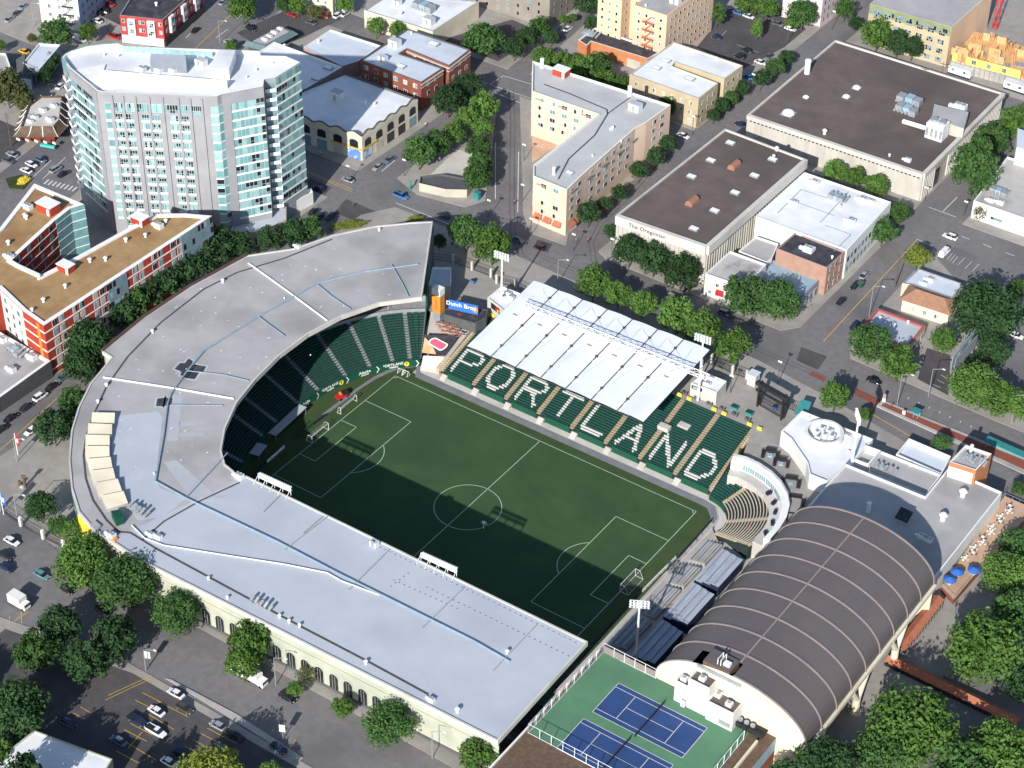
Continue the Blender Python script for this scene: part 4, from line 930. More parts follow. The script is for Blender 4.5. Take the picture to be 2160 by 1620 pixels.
bb = MB(); bb.face([(*P_[0], 12.5), (*P_[1], 12.5), (*r2, zr), (*r1, zr)]); bb.face([(*P_[1], 12.5), (*P_[2], 12.5), (*r2, zr)]); bb.face([(*P_[2], 12.5), (*P_[3], 12.5), (*r1, zr), (*r2, zr)]); bb.face([(*P_[3], 12.5), (*P_[0], 12.5), (*r1, zr)]); bb.build('roof', 'roof_brown', thr)
for k in range(4):
    a, c = Vector(tcc[k]), Vector(tcc[(k + 1) % 4])
    if facing(a, c): glaze(thr, a, c, 9.4, 3.6, 3, 1.1, 1.4, 1, 'beige_wall', 'blind', 2)
gr = building('grey_roofed_shop', 'flat shop with a pale grey roof behind the hipped house', P2([(1937, 566), (2033, 599), (2008, 629), (1927, 601), (1903, 597)], 12.8), 12.8, 'beige_wall', 'bluewhite_roof', 'grey_metal')
units(gr, 12.2, [('ac', 1962, 593, 1), ('ac', 1950, 600, .8)])
cf = building('red_trimmed_cafe', 'low cafe with a grey roof edged in red beside the round street trees', P2([(1850, 649), (1953, 687), (1915, 735), (1812, 695)], 12.4), 12.4, 'beige_wall', 'pale_roof', mat('red_trim', (.34, .09, .08), (.40, .11, .10), .6, .7), rim=.8, win=dict(pitch=3, w=2, h=2, floors=1, sill0=.8))
units(cf, 11.8, [('vent', 1857, 675, 1.2), ('vent', 1885, 688, 1.2), ('vent', 1915, 682, 1)])
# plaza shelter: long curved hut
pc = P2([(887, 372), (930, 366), (985, 376), (1000, 382), (985, 400), (940, 399), (884, 386)], 11.2)
ps = building('curved_shelter', 'low curved shelter with a dark roof among the plaza trees', pc, 11.2, 'beige_wall', 'charcoal', 'charcoal', cat='shelter')
patch('plaza_paving', P2([(905, 372), (965, 315), (1010, 330), (1000, 385)]), .19, 'pale_concrete')
# ------------------------------------------------------------------ pitch
F0 = [(-47.95,42.5),(-52.2,38.6),(-55.6,33.9),(-58.4,28.7),(-60.5,23),(-61.9,18),(-62.7,13),(-63,6.5),(-62.9,0),(-62.4,-6),(-61.6,-13),(-60,-20),(-57.3,-28),(-53.5,-36),(-48.5,-43),(-42.5,-47.5),(-36,-49.5),(-28,-50),(0,-50),(66.5,-50)]
def resample(pts, step):
    out = [Vector(pts[0])]; acc = 0
    for a, c in zip(pts, pts[1:]):
        a, c = Vector(a), Vector(c); L = (c - a).length; t = step - acc
        while t <= L: out.append(a.lerp(c, t / L)); t += step
        acc = (acc + L) % step if L else acc
        acc = L - (t - step)
    return out
F = resample(F0, 1.0)
for _ in range(3): F = [F[0]] + [(F[i-1] + F[i] * 2 + F[i+1]) / 4 for i in range(1, len(F) - 1)] + [F[-1]]
FN = []
for i, p in enumerate(F):
    d = (F[min(i + 1, len(F) - 1)] - F[max(i - 1, 0)]).normalized(); FN.append(Vector((d.y, -d.x)) * -1)
if FN[40].x > 0: FN = [-n for n in FN]
FN[0] = Vector((-.513, .858))
off = lambda i, o: F[i] + FN[i] * o
def level(name, poly, z, m, breaks=()):
    v2, fs = tri(poly, breaks=breaks); b = MB()
    for f in fs: b.face([(v2[k].x, v2[k].y, z) for k in f])
    o = b.build(name, m); o['kind'] = 'structure'; return o
level('pit_floor', HOLE, -.06, 'concrete')
level('pitch', [tuple(p) for p in F[::3]] + [(66, -50), (57.2, -50), (56.3, 34), (53, 38), (50, 38.6), (-48, 38.6)], 0.0, 'turf_rim')
HL, HW = 50.98, 34.44
level('playing_field', [(-HL - 1, -HW - 1.2), (HL + 1, -HW - 1.2), (HL + 1, HW + 1.2), (-HL - 1, HW + 1.2)], .02, 'turf')
b = MB(); lw_ = .17
def ln(*pts): b.strip(pts, lw_, .045)
ln((-HL, -HW), (HL, -HW), (HL, HW), (-HL, HW), (-HL, -HW)); ln((0, -HW), (0, HW))
circ = lambda cx, cy, r, a0, a1, n=48: [(cx + r * math.cos(a0 + (a1 - a0) * k / n), cy + r * math.sin(a0 + (a1 - a0) * k / n)) for k in range(n + 1)]
ln(*circ(0, 0, 9.15, 0, 2 * math.pi, 72))
for s in (-1, 1):
    ln((s * HL, 20.16), (s * (HL - 16.5), 20.16), (s * (HL - 16.5), -20.16), (s * HL, -20.16))
    ln((s * HL, 9.16), (s * (HL - 5.5), 9.16), (s * (HL - 5.5), -9.16), (s * HL, -9.16))
    a = math.acos(5.5 / 9.15); c0 = math.pi if s > 0 else 0
    ln(*circ(s * (HL - 11), 0, 9.15, c0 - a, c0 + a, 24))
    for t in (-1, 1):
        a0 = math.atan2(-t, -s); ln(*circ(s * HL, t * HW, 1.0, a0 - math.pi / 4, a0 + math.pi / 4, 6))
    b.strip([(s * (HL - 11) - .12, 0), (s * (HL - 11) + .12, 0)], .24, .046)
b.build('pitch_lines', 'turf_line')['kind'] = 'structure'
level('pitch_track', [(-48.5, 41.6), (-52.5, 37.0), (-54.4, 31), (-55.4, 24), (-55.6, 12), (-56.1, 8), (-57.0, 8), (-56.7, 20), (-55.9, 30), (-53.8, 38.5), (-49, 43.2), (-46, 39.9), (50.5, 39.9), (54, 39.2), (57, 35.5), (57.2, 33), (56, 33), (55.4, 34.6), (52.6, 37.4), (50, 37.6), (-46, 37.4)], .03, 'track_grey')
level('walkway', [(-46, 40), (50.5, 40), (54.5, 39.5), (57.6, 35.5), (58.5, 30), (62, 31), (60, 38), (56, 41.8), (50.3, 42.2), (-40.5, 42.2), (-41.5, 46), (-48, 46)], .02, 'pale_concrete')
def goal(name, x, y, s, w, h, dp, label, grp, z=.05):
    r = thing(name, (x, y, z), label, 'goal', grp); b = MB(); rr = .07
    A, B_ = (x, y - w / 2, z), (x, y + w / 2, z); T = lambda p: (p[0], p[1], z + h)
    for p in (A, B_): b.tube(p, T(p), rr, 0, 8)
    b.tube(T(A), T(B_), rr, 0, 8); b.build('post', 'white_paint', r)
    b = MB()
    for p in (A, B_):
        b.tube((p[0] + s * dp, p[1], z), (p[0], p[1], z + .05), .05, 0, 6); b.tube(T(p), (p[0] + s * dp * .55, p[1], z + h * .97), .04, 0, 6); b.tube((p[0] + s * dp * .55, p[1], z + h * .97), (p[0] + s * dp, p[1], z), .04, 0, 6)
    b.tube((x + s * dp, y - w / 2, z), (x + s * dp, y + w / 2, z), .05, 0, 6); b.build('net_frame', 'white_paint', r)
    b = MB()
    for k in range(int(w / .34) + 1):
        yy = y - w / 2 + k * .34; b.path([(x, yy, z + h), (x + s * dp * .55, yy, z + h * .97), (x + s * dp, yy, z)], .007, 0, 3)
    for k in range(1, 9):
        f = k / 9; b.tube((x + s * dp * (.55 + .45 * f), y - w / 2, z + h * .97 * (1 - f)), (x + s * dp * (.55 + .45 * f), y + w / 2, z + h * .97 * (1 - f)), .007, 0, 3)
    for k in range(1, 4): b.tube((x + s * dp * .55 * k / 4, y - w / 2, z + h), (x + s * dp * .55 * k / 4, y + w / 2, z + h), .007, 0, 3)
    for p in (A, B_):
        for k in range(1, 7): f = k / 7; b.tube((x, p[1], z + h * f), (x + s * dp * (1 - .45 * f), p[1], z + h * f), .007, 0, 3)
    b.build('net', 'net', r); return r
goal('goal', -HL, 0, -1, 7.32, 2.44, 2.4, 'white goal standing half in shade at the end below the curved grandstand', 'pitch goals')
goal('goal', HL, 0, 1, 7.32, 2.44, 2.4, 'white goal with netting at the end of the pitch near the brown barrel roof', 'pitch goals')
q = Ug(755, 840); goal('goal', -52.6, 14.8, -1, 7.3, 2.2, 1.4, 'spare white goal parked behind the goal line beside the red utility cart', 'pitch goals')
for px, py, lb in ((846, 787, 'small white training frame lying near the far corner flag, the one on the left'), (857, 791, 'small white training frame lying near the far corner flag, the one on the right')):
    p = U(px, py, 0); r = thing('training_frame', (p.x, p.y, .03), lb, 'frame', 'training frames by the corner'); b = MB()
    for s in (-.8, .8):
        b.tube((p.x + s, p.y - .8, .05), (p.x + s, p.y, 1.5), .07, 0, 5); b.tube((p.x + s, p.y + .8, .05), (p.x + s, p.y, 1.5), .07, 0, 5); b.tube((p.x + s, p.y - .8, .05), (p.x + s, p.y + .8, .05), .07, 0, 5)
    b.tube((p.x - .8, p.y, 1.5), (p.x + .8, p.y, 1.5), .07, 0, 5); b.build('frame', 'white_paint', r)
# ------------------------------------------------------------------ curved grandstand
gs = thing('grandstand', (-60, -20, 0), 'long horseshoe grandstand with a flat grey and pale blue roof round the pitch', 'grandstand')
north = OUTER[:18] + INNER[2:]
west = OUTER[17:] + INNER[:3]
for nm, pl, m in (('roof', north, 'grey_roof'), ('roof', west, 'pale_roof')):
    v2, fs = tri(pl, breaks=()); b = MB()
    for f in fs: b.face([(v2[k].x, v2[k].y, ZR) for k in f])
    o = b.build(nm, m, gs); o['label'] = 'grey weathered roof over the curve' if m == 'grey_roof' else 'pale blue-white roof over the straight side'
v2, fs = tri(inset(OUTER + INNER, .4), breaks=()); b = MB()
for f in fs: b.face([(v2[k].x, v2[k].y, ZR - 1.0) for k in reversed(f)])
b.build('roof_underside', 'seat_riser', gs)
b = MB(); ring = OUTER + INNER; n = len(ring); cc = ccw(ring); ii = inset(ring, .45)
for k in range(n):
    j = (k + 1) % n
    b.face([(*cc[k], ZR - 1.1), (*cc[j], ZR - 1.1), (*cc[j], ZR + .28), (*cc[k], ZR + .28)]); b.face([(*cc[k], ZR + .28), (*cc[j], ZR + .28), (*ii[j], ZR + .28), (*ii[k], ZR + .28)]); b.face([(*ii[k], ZR + .28), (*ii[j], ZR + .28), (*ii[j], ZR), (*ii[k], ZR)])
b.build('roof_edge', 'pale_concrete', gs)
b = MB(); iw = inset(ring, .7)
ow = OUTER
for a, c in zip(ow, ow[1:]):
    A, C = Vector(a), Vector(c); d = (C - A).normalized(); nn = Vector((-d.y, d.x))
    if nn.dot(Vector((0, 0)) - (A + C) / 2) < 0: nn = -nn
    A2, C2 = A + nn * .5, C + nn * .5
    b.face([(*A2, G(A2.y) - .4), (*C2, G(C2.y) - .4), (*C2, ZR - 1), (*A2, ZR - 1)])
b.build('outer_wall', 'stadium_wall', gs)
wA, wC = Vector(OUTER[18]), Vector(OUTER[19]); d = (wC - wA).normalized(); nrm = Vector((d.y, -d.x))
if nrm.y > 0: nrm = -nrm
yw = -nrm * .5
b = MB(); pa, pc = (wA, wC)
def wslab(a, c, z0, z1, t, m, name):
    b = MB(); pl = [tuple(a + yw), tuple(c + yw), tuple(c + yw + nrm * t), tuple(a + yw + nrm * t)]; b.prism(pl, z0, z1, 0, bot=True); return b.build(name, m, gs)
wslab(wA, wC, ZR - 3.6, ZR - 3.1, .35, 'stadium_wall', 'moulding'); wslab(wA, wC, ZR - 1.6, ZR - 1.0, .45, 'stadium_wall', 'moulding'); wslab(wA, wC, 13.2, 14.9, .2, 'charcoal', 'plinth')
# arched openings at photo points along the street wall
for px, py in ((375, 1290), (405, 1300), (436, 1322), (465, 1336), (494, 1352), (580, 1403), (610, 1418), (640, 1433), (669, 1448), (701, 1463), (731, 1478), (762, 1494), (793, 1508)):
    t = Ug(px, py).x; m0 = Vector((t, wA.y + (wC.y - wA.y) * (t - wA.x) / (wC.x - wA.x))) + yw + nrm * .06; b = MB(); w, h, z = 2.5, 4.6, 15.0
    pr = [(-w/2, 0), (w/2, 0), (w/2, h - w/2)] + [(w/2 * math.cos(k * math.pi / 10), h - w/2 + w/2 * math.sin(k * math.pi / 10)) for k in range(1, 10)] + [(-w/2, h - w/2)]
    for s, mm, o in ((1.14, 1, 0), (1, 0, .05)): b.face([(m0.x + d.x * x * s + nrm.x * o, m0.y + d.y * x * s + nrm.y * o, z + y * s) for x, y in pr], mm)
    for x in (-.4, .4): b.tube((m0.x + d.x * x + nrm.x * .1, m0.y + nrm.y * .1, z), (m0.x + d.x * x + nrm.x * .1, m0.y + nrm.y * .1, z + h - .3), .05, 1, 4)
    b.build('arched_gate', ['glass_dark', 'stadium_wall'], gs)
# glazed strip and yellow corner panel on the plaza side
A_, B_ = Vector(OUTER[13]), Vector(OUTER[15]); b = MB()
q = P2([(147, 975), (152, 1030), (164, 1075), (176, 1095)], ZR - 1.5)
for a, c in zip(q, q[1:]): b.wall(a, c, 14.2, 22, .25, 0)
b.build('glazed_strip', 'glass_mid', gs)
q = P2([(166, 1082), (190, 1112)], ZR - 1.2); b = MB(); b.wall(q[0], q[1], 15, ZR - 1.4, .4, 0); b.build('corner_banner', 'yellow', gs)
b = MB(); q = P2([(190, 1112), (200, 1100), (214, 1112), (204, 1124)], ZR); b.prism(q, 14, ZR + .6, 0, 1); b.build('corner_turret', ['stadium_wall', 'grey_roof'], gs)
b = MB(); q = P2([(520, 540), (400, 605), (300, 672), (215, 742)], ZR)
b.strip(q, .9, ZR + .29, 0, .35); b.build('brown_coping', mat('maroon_coping', (.075, .04, .04), (.10, .055, .05), .5, .8), gs)
# roof furniture
roofsheet = P2([(240, 878), (333, 868), (343, 880), (328, 1015), (340, 1030), (392, 1052), (345, 1090), (290, 1098), (272, 1070), (258, 1035), (238, 990), (236, 940)], ZR)
v2, fs = tri(roofsheet, breaks=()); b = MB()
for f in fs: b.face([(v2[k].x, v2[k].y, ZR + .03) for k in f])
b.build('roof_sheet', 'pale_roof', gs)
for pl in ([(378, 890), (438, 886), (440, 895), (378, 900)], [(378, 913), (430, 911), (432, 920), (376, 922)], [(362, 830), (385, 835), (375, 930), (352, 930)], [(345, 975), (372, 970), (450, 1040), (480, 1050), (400, 1050)]):
    b = MB(); b.face([(*p, ZR + .025) for p in ccw(P2(pl, ZR))]); b.build('roof_patch', 'soft_roof', gs)
for pl in ([(368, 778), (380, 766), (390, 766), (398, 756), (407, 762), (404, 770), (412, 772), (396, 795), (380, 792), (383, 785)], [(405, 778), (416, 770), (435, 773), (428, 786), (420, 786), (411, 800), (400, 799), (395, 795)], [(332, 841), (347, 839), (343, 857), (329, 857)], [(351, 839), (364, 840), (362, 854), (347, 856)]):
    b = MB(); c2 = ccw(P2(pl, ZR)); b.face([(*p, ZR + .03) for p in c2]); o = inset(c2, -.35); b.face([(*p, ZR + .02) for p in o], 1); b.build('roof_patch', ['dark_roof', 'pale_roof'], gs)
mons = [((195, 874), (243, 875), (241, 893), (192, 893)), ((187, 897), (237, 899), (236, 920), (184, 919)), ((181, 921), (232, 922), (231, 943), (180, 942)), ((180, 945), (231, 945), (231, 966), (181, 967)), ((183, 972), (234, 968), (238, 990), (189, 994)), ((190, 997), (239, 991), (245, 1013), (197, 1021)), ((200, 1023), (249, 1014), (258, 1036), (209, 1048)), ((213, 1050), (261, 1040), (270, 1060), (226, 1074))]
for mq in mons:
    q = [U(*k, ZR + 1) for k in mq]; b = MB()
    lo = [(v.x, v.y) for v in q]; zt = [ZR + 1.7, ZR + 1.7, ZR + .9, ZR + .9]
    for k in range(4):
        j = (k + 1) % 4; b.face([(*lo[k], ZR), (*lo[j], ZR), (*lo[j], zt[j]), (*lo[k], zt[k])], 1)
    b.face([(*lo[k], zt[k]) for k in range(4)], 0); b.build('roof_monitor', ['cream_wall', 'grey_roof'], gs)
def rpath(pts, r, m, name, z=ZR + .35, n=6):
    b = MB(); b.path([U(a, c, z) for a, c in pts], r, 0, n); return b.build(name, m, gs)
rpath([(883, 557), (770, 573), (668, 598), (580, 648), (545, 667), (480, 708), (430, 740), (395, 782), (362, 828), (354, 850), (345, 920), (328, 1015), (395, 1052), (585, 1142), (715, 1210), (1000, 1352), (1075, 1395)], .25, 'pipe_blue', 'roof_pipe')
for pts in ([(668, 598), (700, 625), (740, 652)], [(545, 667), (575, 690), (600, 708)], [(826, 558), (850, 600), (862, 625)], [(395, 782), (470, 790), (525, 803)], [(360, 854), (470, 855)], [(480, 955), (392, 1050)]): rpath(pts, .14, 'pipe_blue', 'roof_pipe')
for a, c in (((690, 1090), (600, 1160)), ((820, 1160), (735, 1245)), ((978, 1240), (890, 1325)), ((1130, 1320), (1040, 1415)), ((680, 1090), (640, 1125)), ((590, 1045), (555, 1080))): rpath([a, c], .12, 'grey_metal', 'roof_pipe')
b = MB(); r_ = [U(a, c, ZR) for a, c in ((524, 556), (605, 614), (690, 677))]; b.path([(p.x, p.y, ZR + .2) for p in r_], .26, 0, 6); b.build('roof_rib', 'white_paint', gs)
b = MB(); r_ = [U(a, c, ZR) for a, c in ((218, 797), (355, 818), (493, 842))]; b.path([(p.x, p.y, ZR + .2) for p in r_], .26, 0, 6); b.build('roof_rib', 'white_paint', gs)
rpath([(278, 1108), (305, 1135), (345, 1150), (470, 1170), (600, 1190), (690, 1208), (720, 1225), (800, 1255)], .17, 'white_paint', 'roof_pipe')
sd_ = [(700, 505), (600, 545), (500, 575), (430, 610), (340, 680), (270, 752), (225, 815), (200, 870), (182, 920), (176, 960), (181, 1010), (196, 1055), (225, 1098), (250, 1122), (275, 1124), (330, 1158), (500, 1250), (640, 1325), (780, 1398), (903, 1465)]
b = MB(); b.strip([tuple(U(a, c, ZR).xy) for a, c in sd_], .45, ZR + .02, 0, .1); b.build('roof_seam', 'seam_dark', gs)
b = MB(); b.strip([tuple(U(a, c, ZR).xy) for a, c in ((505, 1018), (420, 1058), (346, 1100), (300, 1140))], .4, ZR + .02, 0, .1); b.build('roof_seam', 'seam_dark', gs)
b = MB()
for a, c in (((780, 1145), (1225, 1362)), ((830, 1225), (975, 1290)), ((860, 1210), (815, 1245)), ((900, 1240), (1210, 1390))):
    p, q = U(*a, ZR), U(*c, ZR); k = int((q - p).length / 1.5)
    for i in range(k): w = p.lerp(q, i / k); b.box(w.x, w.y, ZR, .35, .35, .15)
b.build('roof_fixings', 'grey_metal', gs)
units(gs, ZR, [('vent', 470, 596, 1.21), ('vent', 322, 702, 1.10), ('vent', 225, 815, 1.10), ('vent', 207, 850, 1.10), ('ac', 628, 522, 0.84), ('vent', 800, 487, 0.99), ('duct', 285, 1078, 0.56), ('ac', 318, 1130, 0.84), ('ac', 335, 1135, 0.84), ('hut', 790, 1150, 0.63), ('duct', 540, 1272, 0.35), ('vent', 480, 1263, 0.88), ('vent', 440, 1222, 0.88), ('vent', 590, 1302, 0.99), ('vent', 610, 1313, 0.99), ('vent', 632, 1322, 0.99), ('vent', 772, 1400, 1.10), ('ac', 910, 1478, 0.77), ('vent', 965, 1502, 1.32), ('vent', 1070, 1378, 1.10), ('ac', 235, 1133, 1.12), ('vent', 655, 750, 0.39), ('vent', 600, 630, 0.50), ('vent', 325, 1000, 0.55), ('ac', 505, 1008, 1.12)])
bb = MB(); q = P2([(235, 1085), (255, 1082), (262, 1098), (245, 1104)], ZR + 1); bb.prism(q, ZR, ZR + 2.2, 0); bb.build('green_hatch', 'board_green', gs)
p = U(240, 1138, ZR); bb = MB(); bb.box(p.x, p.y, ZR, 1.8, 1.2, .5, 0); bb.build('orange_cover', 'orange', gs)
bb = MB(); rr_ = random.Random(3)
for k in range(170):
    px, py = rr_.uniform(210, 890), rr_.uniform(475, 1050); p = U(px, py, ZR).xy
    if inside(tuple(p), inset(north, 2)): bb.box(p.x, p.y, ZR + .015, rr_.uniform(.2, .9), rr_.uniform(.15, .4), .02, 0, rot=rr_.uniform(0, 3))
bb.build('sealant_spots', 'white_roof', gs)
# roof floodlight banks
for a, c in (((545, 1003), (613, 1034)), ((888, 1171), (963, 1205))):
    p, q = U(*a, ZR + 1.5), U(*c, ZR + 1.5); dv = (q - p).normalized(); nv = Vector((-dv.y, dv.x, 0)); bb = MB()
    for z in (ZR + .9, ZR + 1.9): bb.tube((p.x, p.y, z), (q.x, q.y, z), .09, 0, 5)
    for k in range(5): w = p.lerp(q, k / 4); bb.tube((w.x, w.y, ZR - .2), (w.x, w.y, ZR + 2.3), .09, 0, 5); bb.tube((w.x, w.y, ZR + 1.8), (w.x - nv.x * 2.2, w.y - nv.y * 2.2, ZR), .07, 0, 5)
    fb = bb.build('floodlight_bank', 'white_metal', gs); bb = MB()
    for k in range(15):
        for z in (ZR + 1.0, ZR + 2.0):
            w = p.lerp(q, (k + .5) / 15); bb.tube((w.x, w.y, z + .25), (w.x + nv.x * .55, w.y + nv.y * .55, z), .22, 0, 7, .36)
    bb.build('lamps', 'white_metal', fb)
# ---- lower bowl: stepped tiers, seats, aisles, boards
NR, TR, RISE, ZF = 18, .85, .36, 2.1
def near(px, py, z):
    p = U(px, py, z).xy; return min(range(len(F)), key=lambda i: (F[i] - p).length)
aisles = sorted(near(px, py, ZF) for px, py in ((865, 752), (827, 757), (776, 770), (721, 790), (668, 821), (621, 850), (574, 886), (540, 917)))
aisles += [aisles[-1] + 12 * k for k in range(1, 18) if aisles[-1] + 12 * k < len(F) - 4]
bounds = [0] + aisles + [len(F) - 1]
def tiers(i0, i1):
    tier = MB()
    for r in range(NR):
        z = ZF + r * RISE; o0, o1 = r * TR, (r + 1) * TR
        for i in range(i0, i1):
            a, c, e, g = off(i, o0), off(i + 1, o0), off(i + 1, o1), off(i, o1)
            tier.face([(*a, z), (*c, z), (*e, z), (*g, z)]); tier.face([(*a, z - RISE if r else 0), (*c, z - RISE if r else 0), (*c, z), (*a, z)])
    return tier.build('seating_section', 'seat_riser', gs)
for s in range(len(bounds) - 1):
    i0, i1 = bounds[s], bounds[s + 1]; sec = tiers(i0, i1)
    if s > 9: continue
    for r in range(NR):
        z = ZF + r * RISE; o = r * TR + .5; row = MB()
        for i in range(i0, i1):
            for h in (.02, .52):
                if (i == i0 and i0 > 0 and h < .5) or (i == i1 - 1 and h > .5): continue
                a = off(i, o).lerp(off(min(i + 1, len(F) - 1), o), h); c = off(i, o).lerp(off(min(i + 1, len(F) - 1), o), h + .40)
                nn = FN[i] * .27; row.prism([tuple(a), tuple(c), tuple(c + nn), tuple(a + nn)], z + .02, z + .44, 0, bot=False)
        row.build('seat_row', 'seat_green', sec)
for k, i in enumerate(aisles[:12]):
    b = MB()
    for r in range(NR):
        z = ZF + r * RISE + .03; a = off(i, r * TR); c = off(i, (r + 1) * TR); t = (F[i + 1] - F[i]).normalized() * .62
        b.prism([tuple(a - t), tuple(a + t), tuple(c + t), tuple(c - t)], z - .3, z + .03, 0)
    b.build('aisle', 'aisle_grey', gs)
zt = ZF + NR * RISE; b = MB()
for i in range(len(F) - 1):
    b.face([(*off(i, NR * TR), zt + .3), (*off(i + 1, NR * TR), zt + .3), (*off(i + 1, NR * TR + 5), zt + .3), (*off(i, NR * TR + 5), zt + .3)])
    b.face([(*off(i, NR * TR), zt - .4), (*off(i + 1, NR * TR), zt - .4), (*off(i + 1, NR * TR), zt + 1.2), (*off(i, NR * TR), zt + 1.2)])
    b.face([(*off(i, NR * TR + 5), zt + .3), (*off(i + 1, NR * TR + 5), zt + .3), (*off(i + 1, NR * TR + 5), zt + 3), (*off(i, NR * TR + 5), zt + 3)])
b.build('concourse', 'aisle_grey', gs)
b = MB()
for i in range(0, len(F) - 1, 1):
    for r in range(8):
        o = NR * TR + 5 + r * 1.0; z = zt + 3 + r * .5
        b.face([(*off(i, o), z), (*off(i + 1, o), z), (*off(i + 1, o + 1.0), z), (*off(i, o + 1.0), z)])
        b.face([(*off(i, o + 1), z), (*off(i + 1, o + 1), z), (*off(i + 1, o + 1), z + .5), (*off(i, o + 1), z + .5)])
b.build('upper_tier', 'wood_brown', gs)
for i in range(3, 66, 7):
    b = MB(); p = off(i, NR * TR + 4.6); b.box(p.x, p.y, zt + .3, .7, .7, ZR - 1 - zt, 0, rot=math.atan2(FN[i].y, FN[i].x)); b.build('pillar', 'concrete', gs)
    b = MB(); p = off(i + 3, NR * TR + 1.2); b.sphere((p.x, p.y, zt + 3.3), .35, 0, 8, 5); b.tube((p.x, p.y, zt + .3), (p.x, p.y, zt + 3.1), .06, 0, 5); b.build('globe_lamp', 'white_paint', gs)
# end wall at the plaza
b = MB(); e0, e1, e2 = off(0, 0), off(0, NR * TR), Vector(OUTER[0])
t = Vector((.858, .513)) * .35
b.face([(*e0, 0), (*e1, 0), (*e1, zt + 1.2), (*e0, ZF + .6)]); b.face([(*(e0 + t), 0), (*(e0 + t), ZF + .6), (*(e1 + t), zt + 1.2), (*(e1 + t), 0)]); b.face([(*e0, ZF + .6), (*e1, zt + 1.2), (*(e1 + t), zt + 1.2), (*(e0 + t), ZF + .6)])
b.build('end_wall', 'charcoal', gs)
b = MB(); b.wall(off(0, NR * TR + 1), off(0, NR * TR + 6), 8, ZR - 4.5, .5, 0); b.build('green_panel', 'board_green', gs)
b = MB(); b.wall(off(0, NR * TR + 6.6), e2 - (e2 - e1).normalized() * .5, 8, ZR - 1.1, .3, 0); b.build('end_wall', 'charcoal', gs)
# green boards along the foot of the bowl with their lettering
b = MB()
for i in range(len(F) - 1):
    a, c = F[i] - FN[i] * .12, F[i + 1] - FN[i + 1] * .12
    b.face([(*a, 0), (*c, 0), (*c, ZF + .35), (*a, ZF + .35)]); b.face([(*a, ZF + .35), (*c, ZF + .35), (*(c + FN[i + 1] * .4), ZF + .35), (*(a + FN[i] * .4), ZF + .35)])
b.build('board', 'board_green', gs)
def board_text(i, txt, size, z, m='white_paint', sx=1.0):
    a = F[max(i - 3, 0)]; c = F[i + 3]; u = (a - c).normalized(); p = F[i] - FN[i] * .22
    u = Vector((u.x, u.y, 0)); text(txt, 'lettering', size, m, gs, (p.x, p.y, z), u, (0, 0, 1), .02, bold=.02, sx=sx)
def bi(px, py): return near(px, py, 1)
board_text(bi(832, 771), 'PORTLAND', 1.25, 1.6); board_text(bi(832, 771), 'TIMBERS', .7, .65)
board_text(bi(768, 790), 'Alaska', 1.4, 1.55); board_text(bi(768, 790), 'AIRLINES', .6, .6)
board_text(bi(694, 818), 'PORTLAND', 1.25, 1.6); board_text(bi(694, 818), 'TIMBERS', .7, .65)
board_text(bi(640, 851), 'Alaska', 1.4, 1.5); board_text(bi(640, 851), 'AIRLINES', .6, .55)
for px, py in ((860, 766), (720, 806)):
    i = bi(px, py); p = F[i] - FN[i] * .25; u = (F[i - 2] - F[i + 2]).normalized(); b = MB()
    b.face([(p.x + u.x * .75 * math.cos(k * math.pi / 8), p.y + u.y * .75 * math.cos(k * math.pi / 8), 1.25 + .85 * math.sin(k * math.pi / 8)) for k in range(16)], 0)
    for (x0, x1, z0, z1) in ((-.1, .1, .6, 1.9), (-.42, .42, 1.5, 1.75)):
        w = p - FN[i] * .03; b.face([(w.x + u.x * x0, w.y + u.y * x0, z0), (w.x + u.x * x1, w.y + u.y * x1, z0), (w.x + u.x * x1, w.y + u.y * x1, z1), (w.x + u.x * x0, w.y + u.y * x0, z1)], 1)
    b.build('round_emblem', ['yellow', 'board_green'], gs)
for px, py in ((881, 765), (798, 779), (729, 803), (668, 835)):
    i = bi(px, py); p = F[i] - FN[i] * .25; u = (F[max(i - 2, 0)] - F[i + 2]).normalized(); b = MB()
    for (x0, z0, x1, z1) in ((-.35, 0.1, .35, 1.2), (.35, 1.2, -.35, 2.35)):
        b.face([(p.x + u.x * x0, p.y + u.y * x0, z0), (p.x + u.x * (x0 + .32), p.y + u.y * (x0 + .32), z0), (p.x + u.x * (x1 + .32), p.y + u.y * (x1 + .32), z1), (p.x + u.x * x1, p.y + u.y * x1, z1)])
    b.build('chevron', 'white_paint', gs)
# platforms and screens at the shaded end
for px, py, w, l in ((607, 893, 2.6, 15), (545, 955, 3.0, 5)):
    p = U(px, py, 1.2); i = near(px, py, 1.2); r = thing('camera_platform', (p.x, p.y, 0), 'grey covered platform in front of the shaded seats' if l > 10 else 'short pale platform at the shaded end of the seating curve', 'platform')
    b = MB(); b.box(p.x, p.y, 2.3, w, l, .2, 0, rot=math.atan2(FN[i].y, FN[i].x), bot=True); b.build('top', 'pale_roof', r)
    b = MB(); uu = Vector((-FN[i].y, FN[i].x))
    for s in (-1, 1):
        for t in (-1, 1): e = p.xy + uu * (l / 2 - .3) * s + FN[i] * (w / 2 - .2) * t; b.tube((e.x, e.y, 0), (e.x, e.y, 2.3), .07, 0, 5)
    b.build('legs', 'grey_metal', r)
